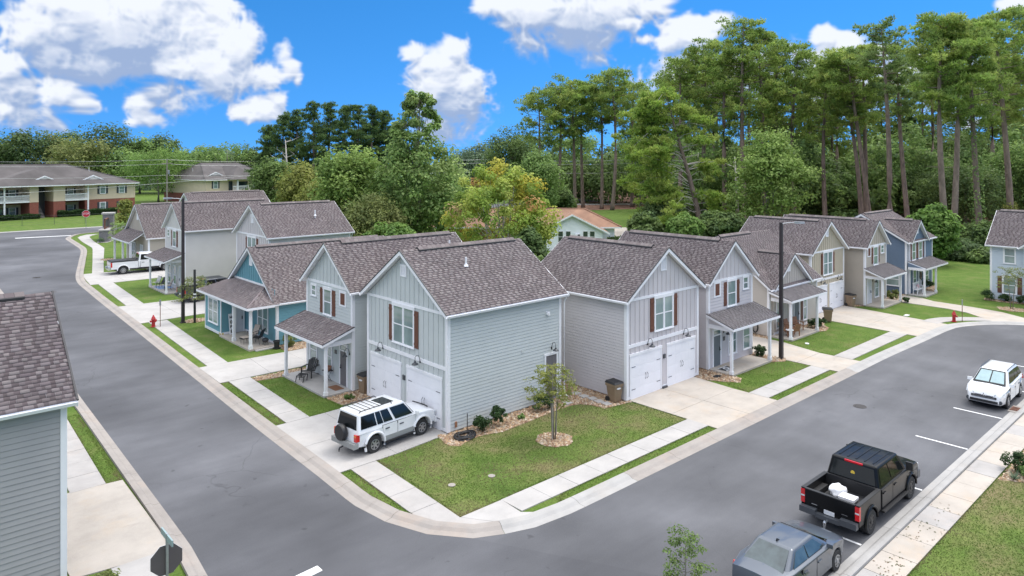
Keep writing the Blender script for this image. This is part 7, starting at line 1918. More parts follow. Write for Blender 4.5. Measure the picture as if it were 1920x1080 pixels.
# leaf litter on the parking walk
rng = np.random.RandomState(4); V = []; F = []; C = []
for (x, y, n, r) in ((4.0, -18.2, 34, .8), (6.2, -18.1, 22, .6), (7.4, -18.2, 20, .5), (9.2, -18.1, 12, .6), (3.1, -18.4, 16, .5)):
    for k in range(n):
        px, py = x + rng.randn() * r * .5, min(-17.7, max(-18.65, y + rng.randn() * .25)); a = rng.rand() * 6.28; s = .02 + .03 * rng.rand(); i = len(V)
        V += [(px + s * math.cos(a), py + s * math.sin(a), .042), (px - s * .5 * math.sin(a), py + s * .5 * math.cos(a), .05), (px - s * math.cos(a), py - s * math.sin(a), .042), (px + s * .5 * math.sin(a), py - s * .5 * math.cos(a), .046)]; F.append((i, i + 1, i + 2, i + 3)); C.append((.10, .12, .04) if rng.rand() < .7 else (.2, .13, .07))
tag(link('leaf_litter', colored_mesh('leaf_litter', np.array(V), np.array(F), np.array(C), 'leaf')), kind='stuff')

# ================================================================== TREES AND PLANTS
PALS = {
    'dark': [(0.112, 0.180, 0.060), (0.156, 0.230, 0.071), (0.088, 0.144, 0.055), (0.195, 0.272, 0.082)],
    'deep': [(0.081, 0.133, 0.051), (0.108, 0.168, 0.060), (0.064, 0.109, 0.044), (0.142, 0.206, 0.068)],
    'olive': [(0.184, 0.228, 0.074), (0.237, 0.270, 0.086), (0.140, 0.184, 0.064), (0.281, 0.302, 0.108)],
    'mid': [(0.177, 0.285, 0.086), (0.231, 0.350, 0.102), (0.132, 0.222, 0.071), (0.287, 0.405, 0.119)],
    'soft': [(0.135, 0.215, 0.06), (0.17, 0.255, 0.07), (0.105, 0.17, 0.05), (0.205, 0.285, 0.09)],
    'bright': [(0.158, 0.273, 0.066), (0.206, 0.323, 0.079), (0.116, 0.215, 0.056), (0.248, 0.363, 0.099)],
    'lime': [(.132, .242, .050), (.176, .297, .061), (.094, .187, .040), (.220, .341, .088)],
    'light': [(0.213, 0.324, 0.081), (0.277, 0.390, 0.097), (0.161, 0.258, 0.068), (0.335, 0.443, 0.131)],
    'yellowgreen': [(0.23, 0.265, 0.06), (0.28, 0.305, 0.075), (0.175, 0.215, 0.05), (0.32, 0.33, 0.095)],
    'gum': [(0.209, 0.327, 0.096), (0.273, 0.398, 0.111), (0.155, 0.250, 0.078), (0.383, 0.480, 0.178)],
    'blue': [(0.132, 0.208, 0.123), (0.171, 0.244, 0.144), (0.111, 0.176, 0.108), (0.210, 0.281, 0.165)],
    'shrub': [(.043, .086, .031), (.064, .122, .043), (.086, .151, .052), (.034, .069, .025)],
    'pine_d': [(0.106, 0.179, 0.065), (0.149, 0.232, 0.080), (0.189, 0.281, 0.089), (0.085, 0.145, 0.059)],
    'pine_m': [(0.267, 0.382, 0.098), (0.343, 0.466, 0.113), (0.418, 0.480, 0.135), (0.203, 0.298, 0.085)],
    'pine_b': [(0.287, 0.430, 0.080), (0.362, 0.480, 0.097), (0.209, 0.327, 0.072), (0.419, 0.480, 0.130)],
    'pine_s': [(0.211, 0.299, 0.106), (0.254, 0.355, 0.123), (0.309, 0.402, 0.140), (0.156, 0.235, 0.087)],
}
def leaf_cards(P, N, size, rng, wide=.62):
    """diamond leaves at points P facing N"""
    n = len(P)
    t = rng.randn(n, 3); t -= (t * N).sum(1, keepdims=True) * N; t /= np.linalg.norm(t, axis=1, keepdims=True) + 1e-9
    b = np.cross(N, t)
    s = (size * (.6 + .8 * rng.rand(n)))[:, None]
    fold = N * s * .18
    V = np.stack([P - t * s * .5, P + b * s * .5 * wide + fold, P + t * s * .5, P - b * s * .5 * wide + fold], 1)
    return V.reshape(-1, 3), np.arange(n * 4).reshape(-1, 4)
def unit(v): return v / (np.linalg.norm(v, axis=1, keepdims=True) + 1e-9)
def crown_points(cl, rad, per, rng, flat=.8):
    """leaves on and inside clumps: centres cl, radii rad"""
    k = len(cl); d = unit(rng.randn(k * per, 3)); r = rng.rand(k * per) ** .38
    rr = np.repeat(rad, per) * r
    off = d * rr[:, None]; off[:, 2] *= flat
    P = np.repeat(cl, per, 0) + off
    N = unit(d * 1.0 + rng.randn(k * per, 3) * .42 + np.array((0, 0, .65)))
    return P, N
def leaf_colors(pal, k, per, rng, var=.22):
    pal = np.array(pal); c = pal[rng.randint(0, len(pal), k)]
    cc = np.repeat(c, per, 0) * .55 + pal[rng.randint(0, len(pal), k * per)] * .45
    return np.clip(cc * (1 - var + 2 * var * rng.rand(k * per, 1)) * np.repeat(.82 + .36 * rng.rand(k, 1), per, 0), 0, 1)
def limbs(mb, base, tips, r0, rng, bend=.25, n=5):
    for tip in tips:
        a = Vector(base[rng.randint(0, len(base))]); b = Vector(tip); d = b - a; pts = []
        o = Vector(rng.randn(3) * d.length * .06)
        for i in range(5):
            k = i / 4; q = a + d * k + o * math.sin(k * math.pi); q.z -= bend * d.length * .3 * math.sin(k * math.pi); pts.append(q)
        mb.tube(pts, [r0 * (1 - .8 * i / 4) for i in range(5)], n, False)

def broadleaf(x, y, h, w, kind, pal, bf, label, seed, name='broadleaf_tree', group=None, leaf=None, n_cl=None, per=None, z0=0.0, trunk_mat='bark_grey'):
    rng = np.random.RandomState(seed)
    t = thing(name, label, 'tree' if h > 3.0 and kind != 'shrub' else 'shrub', (x, y, z0), group)
    zb = h * bf; hc = h - zb
    cfg = {'far': (60, 62, .95), 'mid': (105, 105, .46), 'droop': (95, 110, .46), 'layer': (150, 95, .46), 'sparse': (30, 40, .75), 'cone': (40, 60, .34), 'shrub': (26, 44, .10)}[kind]
    k = n_cl or cfg[0]; per = per or cfg[1]; size = leaf or cfg[2]
    d = unit(rng.randn(k, 3)); d[:, 2] = np.abs(d[:, 2]) * np.where(rng.rand(k) < .72, 1, -1)
    r = .45 + .55 * rng.rand(k) ** .6
    lob = 1 + .22 * np.sin(3 * np.arctan2(d[:, 1], d[:, 0]) + seed) + .12 * np.sin(5 * np.arctan2(d[:, 1], d[:, 0]) + 2 * seed)
    C = d * r[:, None] * np.array((w / 2, w / 2, hc / 2)) * .86; C[:, :2] *= lob[:, None]
    C[:, 2] += hc / 2
    if kind == 'cone': C[:, :2] *= (1.15 - .95 * np.clip(C[:, 2] / hc, 0, 1))[:, None]
    elif kind == 'layer': 
        C[:, :2] *= (1.18 - .62 * np.clip(C[:, 2] / hc, 0, 1))[:, None]; C[:, 2] = np.round(C[:, 2] / (hc / 9)) * (hc / 9) + rng.randn(k) * .25
    else: C[:, :2] *= (1.0 + .10 * (1 - np.clip(C[:, 2] / hc, 0, 1)))[:, None]
    rad = (w * .5 + hc * .2) * (.16 + .16 * rng.rand(k)) * (.75 if kind == 'sparse' else 1) * (1.25 if kind in ('far',) else 1)
    if h < 3: rad = (w * .5) * (.25 + .2 * rng.rand(k))
    P, N = crown_points(C, rad, per, rng, .50 if kind == 'layer' else .8)
    P[:, 2] += zb; P[:, 2] = np.maximum(P[:, 2], .02)
    if kind == 'droop':
        rr = np.hypot(P[:, 0], P[:, 1]) / (w / 2); P[:, 2] -= np.clip(rr - .4, 0, 1) * hc * .28; P[:, 2] = np.maximum(P[:, 2], .1)
    V, F = leaf_cards(P, N, size, rng, .34 if kind == 'droop' else .62)
    me = colored_mesh('crown', V, F, leaf_colors(PALS[pal], k, per, rng), 'leaf'); link('crown', me, t)
    if h > 1.6:
        mb = MB(); tr = max(.05, h * .018)
        top = zb + hc * .72
        tk = [(rng.randn() * .02 * h * q, rng.randn() * .02 * h * q, top * q) for q in (0, .25, .5, .75, 1)]
        mb.tube(tk, [tr * 1.35, tr, tr * .8, tr * .55, tr * .2], 8)
        idx = rng.choice(k, min(k, 9 if kind != 'far' else 5), False)
        limbs(mb, tk[1:4], [tuple(C[i] + (0, 0, zb)) for i in idx], tr * .42, rng)
        me = mb.mesh('trunk', trunk_mat, (0, 0, 0), True); link('trunk', me, t)
    return t

def tufts(P, D, L, rng, per=7, width=.075):
    """needle bundles: thin blades radiating from P, biased along D"""
    n = len(P); m = n * per
    d = unit(rng.randn(m, 3) * .75 + np.repeat(D, per, 0) * .55)
    p = np.repeat(P, per, 0); s = unit(np.cross(d, rng.randn(m, 3)))
    l = (L * (.6 + .7 * rng.rand(m)))[:, None]
    V = np.stack([p - s * width, p + s * width, p + d * l], 1)
    return V.reshape(-1, 3), np.arange(m * 3).reshape(-1, 3)

def pine(x, y, h, w, cf, lean, kind, label, seed):
    rng = np.random.RandomState(seed)
    t = thing('pine_tree', label, 'tree', (x, y, 0), 'pine trees of the woods behind the houses')
    pal = PALS['pine_' + ('d' if kind == 'd' else 's' if kind == 's' else 'm')]
    # lean is a sideways shift of the top, seen along the street's diagonal
    lx, ly = .74 * lean, -.673 * lean
    r0 = .012 * h + .06
    bend = rng.randn(2) * .012 * h
    def axis(k):
        s = math.sin(k * math.pi)
        return Vector((lx * k ** 1.4 + bend[0] * s, ly * k ** 1.4 + bend[1] * s, h * .985 * k))
    mb = MB(); ks = [0, .03, .12, .25, .4, .55, .7, .82, .92, 1]
    mb.tube([axis(k) for k in ks], [r0 * 1.35, r0 * 1.12, r0, r0 * .92, r0 * .82, r0 * .7, r0 * .55, r0 * .4, r0 * .24, r0 * .06], 9)
    k0 = 1 - cf
    nb = {'d': 48, 'm': 42, 's': 28, 'i': 42}[kind]
    pads = []; rads = []
    for i in range(nb):
        q = (i + rng.rand()) / nb
        k = k0 + cf * (q ** .8) * .97
        a = rng.rand() * 6.283
        u = (k - k0) / cf
        env = (math.sin(min(1, u * 1.25 + .12) * math.pi * .62) * (1 - .55 * max(0, u - .62) / .38)) if kind != 'd' else (.42 + .58 * math.sin(min(1, u + .25) * math.pi * .8)) * (1.05 - .75 * u)
        L_ = w * .5 * max(.16, env) * (.55 + .55 * rng.rand())
        p = axis(k); up = (.12 + .35 * u) * L_ + rng.randn() * .08 * L_
        tip = p + Vector((math.cos(a) * L_, math.sin(a) * L_, up))
        mid = p + Vector((math.cos(a) * L_ * .5, math.sin(a) * L_ * .5, up * .25))
        br = r0 * .20 * (1.1 - .6 * u)
        mb.tube([p, mid, tip], [br, br * .7, br * .25], 5, False)
        for s in ((1.0, .75) if L_ > w * .18 else (1.0,)):
            c = mid.lerp(tip, (s - .5) * 2) if s < 1 else tip
            pads.append(c + Vector(rng.randn(3) * .25)); rads.append((.55 + .45 * rng.rand()) * (w * .125 + .45))
            if rng.rand() < .55:
                pads.append(c + Vector((rng.randn() * .9, rng.randn() * .9, .2 + .3 * rng.rand()))); rads.append((.45 + .40 * rng.rand()) * (w * .12 + .4))
    # bare dead stubs below the crown
    for i in range(6 if kind != 'd' else 2):
        k = k0 * (.55 + .45 * rng.rand()); a = rng.rand() * 6.283; L_ = .5 + 1.6 * rng.rand(); p = axis(k)
        mb.tube([p, p + Vector((math.cos(a) * L_, math.sin(a) * L_, rng.randn() * .3))], [.05, .015], 4, False)
    link('trunk', mb.mesh('trunk', 'bark', (0, 0, 0), True), t)
    # top pads
    for q in range(5 if kind != 's' else 3):
        pads.append(axis(1 - .03 * q) + Vector((rng.randn() * w * .05, rng.randn() * w * .05, -.1))); rads.append(.35 + .05 * w)
    C = np.array([tuple(p) for p in pads]); rad = np.array(rads); n = len(C)
    if kind == 's': rad *= .82
    per = 24 if kind != 's' else 18
    d = unit(rng.randn(n * per, 3)); rr = rng.rand(n * per) ** .45 * np.repeat(rad, per)
    off = d * rr[:, None]; off[:, 2] *= .46
    P = np.repeat(C, per, 0) + off
    V, F = tufts(P, unit(d * .6 + np.array((0, 0, .8))), .50, rng, 7, .078)
    pc = np.array(pal)[rng.randint(0, len(pal), n)] * (.70 + .65 * rng.rand(n, 1))
    col = np.repeat(np.repeat(pc, per, 0) * .6 + np.array(pal)[rng.randint(0, len(pal), n * per)] * .4, 7, 0)
    col = col * (.78 + .44 * rng.rand(len(col), 1))
    link('crown', colored_mesh('crown', V, F, np.clip(col, 0, 1), 'leaf'), t)
    if kind == 'i' or 'ivy at its foot' in label:   # climbing ivy sleeve
        k1 = .66 if kind == 'i' else .16; m = 900
        q = rng.rand(m) * k1; a = rng.rand(m) * 6.283
        ax = np.array([tuple(axis(v)) for v in q]); rr = r0 * 1.2 + .35 * rng.rand(m) ** 2 + (.35 if kind == 'i' else .25) * rng.rand(m)
        Pn = ax + np.stack([np.cos(a) * rr, np.sin(a) * rr, rng.randn(m) * .2], 1); N = unit(np.stack([np.cos(a), np.sin(a), .4 + 0 * a], 1) + rng.randn(m, 3) * .4)
        V, F = leaf_cards(Pn, N, .34, rng); pl = PALS['mid' if kind == 'i' else 'yellowgreen']
        link('ivy', colored_mesh('ivy', V, F, leaf_colors(pl, m // 10, 10, rng), 'leaf'), t)['kind'] = 'stuff'
    return t

BROADLEAF = [
    (7.5, 279.2, 23.5, 20.3, 'far', 'dark', 0.12, 'dark broad tree cut by the picture edge behind the brick apartments'),
    (16.1, 284.9, 19.7, 13.4, 'far', 'deep', 0.1, 'low dark tree at the picture edge behind the apartment roof'),
    (21.3, 273.5, 24.5, 18.8, 'far', 'deep', 0.12, 'dark round-topped tree above the apartment ridge, first from picture edge'),
    (30.1, 276.3, 22.1, 17.5, 'far', 'olive', 0.1, 'olive tree between two dark round-topped trees behind the apartments'),
    (36.2, 284.2, 23.9, 16.1, 'far', 'dark', 0.1, 'dark tree top peeping between the olive trees behind the apartments'),
    (35.4, 255.2, 20.2, 21.3, 'far', 'olive', 0.1, 'broad olive tree over the small roof gablet of the apartments'),
    (46.2, 267.0, 25.6, 21.7, 'far', 'deep', 0.12, 'tall dark broadleaf tree over the hip end of the apartments'),
    (46.0, 250.9, 17.0, 16.0, 'far', 'mid', 0.08, 'green tree just beyond the hip end of the apartment roof'),
    (54.2, 259.7, 22.3, 11.8, 'far', 'mid', 0.1, 'slim green tree between the dark tree and the round bright tree'),
    (44.1, 201.3, 16.7, 18.8, 'mid', 'bright', 0.1, 'round bright green tree between the two apartment blocks'),
    (62.3, 260.4, 22.5, 14.5, 'far', 'dark', 0.1, 'dark flat-topped tree rising behind the round bright green tree'),
    (66.3, 248.7, 15.8, 16.8, 'far', 'mid', 0.08, 'green tree behind the first utility pole'),
    (75.7, 251.0, 17.5, 17.3, 'far', 'mid', 0.08, 'green tree over the ridge of the second apartment block'),
    (76.9, 233.7, 21.0, 18.5, 'sparse', 'mid', 0.2, 'open airy tree with sky showing, right of the second block ridge'),
    (84.3, 232.4, 16.7, 14.8, 'far', 'dark', 0.08, 'dark tree beside the pine group, over the second block'),
    (33.7, 97.3, 13.5, 7.9, 'mid', 'soft', 0.06, 'soft mid-green rounded tree right of the second apartment block'),
    (34.3, 85.9, 12.4, 8.6, 'mid', 'yellowgreen', 0.03, 'yellow-green feathery thicket behind the set-back grey house roof'),
    (29.9, 62.8, 15.3, 10.5, 'mid', 'light', 0.05, 'broad light green tree left of the tall sweetgum'),
    (31.3, 72.4, 10.3, 8.1, 'mid', 'yellowgreen', 0.04, 'light yellow-green shrub tree below the broad light green tree'),
    (28.3, 53.4, 8.6, 9.7, 'droop', 'olive', 0.03, 'grey-olive drooping tree in front of the sweetgum trunk'),
    (27.9, 48.4, 5.0, 6.3, 'mid', 'bright', 0.02, 'bright green bush at the teal house roof end'),
    (48.3, 62.3, 11.2, 7.6, 'mid', 'gum', 0.06, 'green tree beside the sweetgum, next to the yellow-leaved tree'),
    (37.0, 64.4, 10.4, 7.2, 'mid', 'gum', 0.06, 'green tree crowding the sweetgum from the light tree side'),
    (148.0, 174.4, 18.7, 18.7, 'far', 'blue', 0.08, 'bluish far tree behind the yellow-leaved tree'),
    (147.9, 185.3, 17.1, 14.2, 'far', 'blue', 0.08, 'bluish far tree next to the sweetgum crown'),
    (95.3, 100.7, 22.2, 12.3, 'mid', 'dark', 0.1, 'dark broadleaf tree left of the pine group, above the yellow tree'),
    (84.7, 80.6, 15.1, 10.7, 'mid', 'mid', 0.05, 'green broadleaf tree behind the yellow-leaved tree and pine trunks'),
    (25.3, 21.1, 6.5, 3.3, 'mid', 'dark', 0.02, 'dark green bush between yellow-leaved tree and white house'),
    (94.0, 82.9, 6.5, 7.1, 'mid', 'dark', 0.02, 'dark shrub under the pines left of the bare trunks'),
    (67.7, 32.5, 4.9, 4.5, 'mid', 'bright', 0.02, 'bright green bush below the big leaning pine'),
    (65.6, 38.5, 4.9, 4.8, 'mid', 'dark', 0.02, 'dark shrub by the white house drive under the leaning pine'),
    (77.6, 43.8, 6.1, 7.1, 'mid', 'deep', 0.03, 'very dark shrub in the shade of the leaning pine'),
    (77.7, 32.9, 4.6, 7.5, 'mid', 'dark', 0.02, 'dark blue-green bush right of the leaning pine trunk'),
    (88.8, 30.8, 18.2, 14.8, 'layer', 'light', 0.04, 'tall light green feathery tree over the tan house roof'),
    (117.0, 51.2, 12.7, 16.9, 'mid', 'mid', 0.03, 'green understorey tree between leaning pine and light feathery tree'),
    (118.6, 63.2, 13.8, 18.1, 'mid', 'mid', 0.03, 'green understorey tree behind the leaning pine crown'),
    (128.3, 40.9, 10.6, 12.4, 'mid', 'dark', 0.03, 'dark understorey tree right of the light feathery tree'),
    (158.4, 47.3, 12.6, 15.8, 'mid', 'mid', 0.04, 'green understorey tree behind the three slanted trunks'),
    (151.9, 39.7, 7.0, 9.9, 'mid', 'dark', 0.03, 'dark shrub tree by the low grey woodland house'),
    (151.6, 33.2, 16.0, 18.1, 'mid', 'mid', 0.05, 'full green broadleaf tree behind the slate-blue house'),
    (75.6, 2.4, 7.6, 4.9, 'mid', 'lime', 0.05, 'bright lime-green bushy tree beside the slate-blue house'),
    (145.9, 24.9, 11.5, 13.6, 'mid', 'dark', 0.04, 'dark tree behind the lime-green bush'),
    (128.8, 13.4, 12.7, 13.7, 'mid', 'dark', 0.04, 'dark tree mass before the twin pine trunks'),
    (168.0, 25.1, 20.1, 14.9, 'mid', 'soft', 0.05, 'pale soft green tree high between twin trunks and ivy pine'),
    (144.9, 12.3, 14.3, 15.8, 'mid', 'mid', 0.04, 'green tree behind the ivy-clad slanting pine'),
    (143.9, 6.4, 17.8, 15.2, 'mid', 'mid', 0.04, 'green tree at picture edge above the light blue house roof'),
    (84.2, 2.6, 2.1, 6.2, 'mid', 'deep', 0.02, 'dark low brush along the lawn behind the slate-blue porch'),
    (83.9, 0.2, 1.3, 5.4, 'mid', 'dark', 0.02, 'dark low brush nearest the light blue house'),
    (88.6, 6.8, 2.4, 4.4, 'mid', 'dark', 0.02, 'dark low brush below the lime-green bush'),
    (94.3, 1.6, 3.9, 6.6, 'mid', 'dark', 0.02, 'dark shrub at the light blue house roof corner'),
    (162.6, 63.7, 16.9, 24.3, 'far', 'mid', 0.03, 'pale understorey tree deep in the wood, over the tan gable'),
    (140.3, 90.8, 15.5, 25.0, 'far', 'dark', 0.03, 'dark tree deep in the wood behind the leaning pine'),
    (139.4, 105.2, 12.5, 23.2, 'far', 'dark', 0.03, 'dark tree deep behind the row of straight pine trunks'),
    (138.8, 119.2, 12.5, 21.0, 'far', 'dark', 0.03, 'dark tree deep behind the first straight pine trunks'),
    (191.2, 51.3, 14.1, 24.1, 'far', 'dark', 0.03, 'dark tree deep in the wood behind the tall lone pine'),
    (209.1, 41.8, 15.6, 23.2, 'far', 'dark', 0.03, 'dark tree deep in the wood behind the lime bush'),
    (219.1, 25.9, 17.1, 25.6, 'far', 'dark', 0.03, 'dark tree deep in the wood near the picture edge'),
    (191.3, 64.8, 14.1, 23.7, 'far', 'dark', 0.03, 'dark tree deep in the wood behind the slanted trunks'),
    (165.7, 81.3, 14.1, 24.7, 'far', 'dark', 0.03, 'dark tree deep in the wood behind the light feathery tree'),
    (13.7, 112.7, 6.3, 4.2, 'cone', 'yellowgreen', 0.02, 'small yellow-green conical tree beside the far road'),
]
PINES = [
    (53.6, 144.0, 20.8, 8.0, 0.72, 0.0, 'd', 'pine on the outer edge of the dark pine group, nearest the second block'),
    (54.1, 138.1, 23.6, 7.8, 0.75, 0.3, 'd', 'second pine of the dark group, by the dead trunk'),
    (58.6, 139.5, 25.3, 8.2, 0.75, 0.0, 'd', 'dark pine above the yellow-green thicket'),
    (58.9, 131.0, 26.7, 8.4, 0.75, 0.0, 'd', 'tallest spire of the dark pine group'),
    (65.6, 135.8, 27.1, 8.0, 0.72, 0.4, 'd', 'dark pine just right of the tallest spire'),
    (65.6, 127.7, 26.1, 8.0, 0.72, 0.0, 'd', 'dark pine above the broad light green tree'),
    (72.2, 132.5, 26.6, 7.9, 0.7, 0.0, 'd', 'dark pine with twin tops over the light green tree'),
    (71.6, 124.9, 25.7, 7.6, 0.66, 0.0, 'd', 'slim dark pine near the sweetgum'),
    (75.9, 126.4, 25.2, 6.7, 0.6, 0.0, 'd', 'thin open pine beside the sweetgum crown'),
    (82.6, 131.1, 21.7, 7.0, 0.6, 0.0, 'd', 'small pine half hidden by the sweetgum'),
    (105.0, 100.0, 29.0, 13.4, 0.5, -0.5, 'm', 'pine with low wide crown at the left end of the straight-trunk pines'),
    (109.5, 98.6, 31.3, 12.2, 0.48, 0.8, 'm', 'pine leaning a little behind the first bare trunk'),
    (114.2, 97.0, 32.9, 13.0, 0.5, -0.8, 'm', 'first straight pine with bare brown trunk behind the white house'),
    (118.7, 98.3, 32.2, 12.6, 0.42, -0.4, 'm', 'second straight pine, its trunk almost touching the first'),
    (119.3, 92.4, 31.0, 11.0, 0.36, -0.1, 'm', 'third straight pine with slim bare trunk and small crown'),
    (118.2, 88.0, 34.6, 14.7, 0.36, -0.3, 'm', 'tallest straight pine with flat dark crown, fourth trunk'),
    (131.4, 92.1, 32.9, 12.9, 0.45, 0.4, 'm', 'pine between the straight trunks and the leaning pine'),
    (142.2, 95.9, 29.1, 12.0, 0.5, 0.0, 'm', 'far pine filling the gap behind the leaning pine'),
    (107.0, 60.3, 34.1, 12.4, 0.5, 0.0, 'm', 'dark-crowned pine behind the leaning pine, left of the summit'),
    (112.4, 58.1, 37.6, 13.7, 0.45, 0.7, 'm', 'wide dark pine left of the wood summit'),
    (110.5, 51.7, 37.5, 12.1, 0.54, 0.0, 'm', 'pine beside the summit pine with full crown'),
    (108.1, 45.7, 40.7, 13.7, 0.54, -0.4, 'm', 'summit pine, highest crown in the middle of the wood'),
    (112.6, 44.3, 39.2, 11.8, 0.54, -1.1, 'm', 'pine with grey upper trunk right of the summit'),
    (121.8, 46.8, 38.4, 11.3, 0.54, 0.2, 'm', 'pine over the light feathery tree'),
    (121.1, 42.0, 36.4, 12.1, 0.52, 0.9, 'm', 'pine with bare trunk right of the light feathery tree'),
    (119.8, 35.1, 32.9, 10.5, 0.52, 0.6, 'm', 'slim leaning pine left of the three slanted trunks'),
    (118.8, 27.9, 31.7, 9.1, 0.42, -4.2, 'm', 'first slanted pine of three above the tan house'),
    (115.9, 25.2, 33.1, 9.8, 0.4, -4.5, 'm', 'second slanted pine of three, its trunk crossing the first'),
    (123.5, 29.0, 34.9, 9.9, 0.5, -0.6, 'm', 'straight pine between the slanted ones'),
    (107.8, 19.0, 36.0, 9.9, 0.34, -1.4, 's', 'tall lone pine with sparse open crown above the slate-blue house'),
    (116.8, 19.0, 32.1, 8.5, 0.36, -2.1, 's', 'sparse pine just right of the tall lone pine'),
    (92.5, 5.9, 33.0, 9.8, 0.38, -0.8, 'm', 'thick twin-trunk pine beside the lime bush, front trunk'),
    (94.2, 5.7, 32.2, 9.1, 0.42, 0.6, 'm', 'thick twin-trunk pine beside the lime bush, rear trunk'),
    (100.6, 3.9, 33.4, 9.4, 0.5, -1.7, 'i', 'ivy-wrapped pine between twin pines and light blue house'),
    (113.6, 2.9, 36.2, 11.0, 0.5, -2.9, 'm', 'slanting pine with yellow ivy at its foot behind light blue house'),
    (122.9, 2.5, 38.7, 11.6, 0.52, -0.5, 'm', 'pine at the picture edge over the light blue roof'),
    (133.9, 2.1, 38.1, 12.2, 0.45, 0.0, 'm', 'pine just outside the right picture edge'),
    (156.9, 28.4, 35.5, 10.8, 0.45, 0.0, 'm', 'distant pine between lone pine and twin trunks'),
    (152.1, 53.1, 35.0, 11.9, 0.45, 0.0, 'm', 'distant pine behind the slim leaning pine'),
    (134.1, 69.5, 37.6, 14.5, 0.5, 0.0, 'm', 'distant pine filling behind the wide dark pine'),
    (152.4, 46.0, 35.7, 12.8, 0.45, 0.0, 'm', 'distant pine behind the slanted pines'),
    (155.9, 15.8, 38.6, 13.6, 0.5, 0.0, 'm', 'distant pine behind the ivy-wrapped one'),
    (129.5, 77.7, 32.7, 14.7, 0.72, 0.0, 'm', 'distant pine filling the wood, left of the dark-crowned pine'),
    (139.3, 78.2, 34.9, 16.7, 0.72, 0.3, 'm', 'distant pine filling the wood, behind the wide dark pine'),
    (141.3, 72.4, 35.2, 16.4, 0.72, 0.0, 'm', 'distant pine filling the wood, low between summit and wide dark pine'),
    (143.7, 64.8, 35.4, 16.1, 0.72, 0.0, 'm', 'distant pine filling the wood, under the summit pine'),
    (152.9, 61.8, 34.5, 15.1, 0.72, -0.4, 'm', 'distant pine filling the wood, over the light feathery tree crown'),
    (160.9, 58.5, 34.2, 15.3, 0.72, 0.0, 'm', 'distant pine filling the wood, right of the bare-trunk pine'),
    (163.1, 52.6, 31.8, 15.1, 0.72, 0.4, 'm', 'distant pine filling the wood, left of the slanted trunks'),
    (175.3, 52.2, 31.9, 15.7, 0.72, 0.0, 'm', 'distant pine filling the wood, seen through the slanted trunks'),
    (176.4, 45.8, 32.2, 15.4, 0.72, 0.0, 'm', 'distant pine filling the wood, left of the lone pine trunk'),
    (174.1, 39.8, 34.3, 16.3, 0.72, 0.0, 'm', 'distant pine filling the wood, right of the lone pine trunk'),
    (175.9, 35.5, 32.7, 16.1, 0.72, -0.3, 'm', 'distant pine filling the wood, between lone pine and twin trunks'),
    (179.4, 28.2, 36.3, 17.1, 0.72, 0.0, 'm', 'distant pine filling the wood, behind the twin trunks'),
    (180.8, 22.9, 34.6, 15.5, 0.72, 0.0, 'm', 'distant pine filling the wood, left of the slanting ivy-foot pine'),
    (182.7, 18.5, 35.7, 16.6, 0.72, 0.3, 'm', 'distant pine filling the wood, behind the slanting ivy-foot pine'),
    (184.1, 14.5, 36.7, 16.4, 0.72, 0.0, 'm', 'distant pine filling the wood, at the picture edge behind the others'),
]
SWEETGUM = (36.2, 54.4, 22.2, 12.2)
YELLOW = (27.2, 27.4, 12.8, 10.6)
LEANER = (82.8, 39.0, 24.7, 15.5)
SNAG = (96.1, 40.5, 13.2)
SNAG2 = (52.2, 130.4, 17.3)

for i, (x, y, h, w, kind, pal, bf, lab) in enumerate(BROADLEAF):
    broadleaf(x, y, h, w, kind, pal, bf, lab, 200 + i, group='broadleaf trees behind the houses')
for i, a in enumerate(PINES): pine(*a, 500 + i)

# ---- tall sweetgum: dense round lower crown, open leggy top
x, y, h, w = SWEETGUM
rng = np.random.RandomState(41)
t = thing('sweetgum_tree', 'tall sweetgum with open leggy top and dense lower crown beside the yellow-leaved tree', 'tree', (x, y, 0))
mb = MB(); tk = [(0, 0, 0), (.05, 0, h * .2), (.1, .1, h * .45), (.0, .1, h * .7), (.1, 0, h * .96)]; mb.tube(tk, [.36, .28, .22, .13, .03], 9)
k1, k2 = 165, 50
d = unit(rng.randn(k1, 3)); C1 = d * (.5 + .5 * rng.rand(k1, 1) ** .6) * np.array((w * .44, w * .44, h * .29)); C1[:, 2] += h * .43
q = rng.rand(k2); a = rng.rand(k2) * 6.283; Lr = w * (.36 - .22 * q) * (.35 + .65 * rng.rand(k2)); C2 = np.stack([np.cos(a) * Lr, np.sin(a) * Lr, h * (.70 + .29 * q)], 1)
low = 16; a = rng.rand(low) * 6.283; C3 = np.stack([np.cos(a) * w * .28, np.sin(a) * w * .28, h * (.10 + .1 * rng.rand(low))], 1)
limbs(mb, tk[2:5], [tuple(c) for c in C2[:26]], .055, rng, -.1); limbs(mb, tk[1:4], [tuple(c) for c in C1[:18]], .09, rng); limbs(mb, tk[1:2], [tuple(c) for c in C3[:8]], .05, rng)
link('trunk', mb.mesh('trunk', 'bark_grey', (0, 0, 0), True), t)
C = np.concatenate([C1, C2, C3]); rad = np.concatenate([1.25 + .9 * rng.rand(k1), .55 + .45 * rng.rand(k2), .6 + .5 * rng.rand(low)])
P, N = crown_points(C, rad, 85, rng); V, F = leaf_cards(P, N, .46, rng)
link('crown', colored_mesh('crown', V, F, leaf_colors(PALS['gum'], len(C), 85, rng), 'leaf'), t)

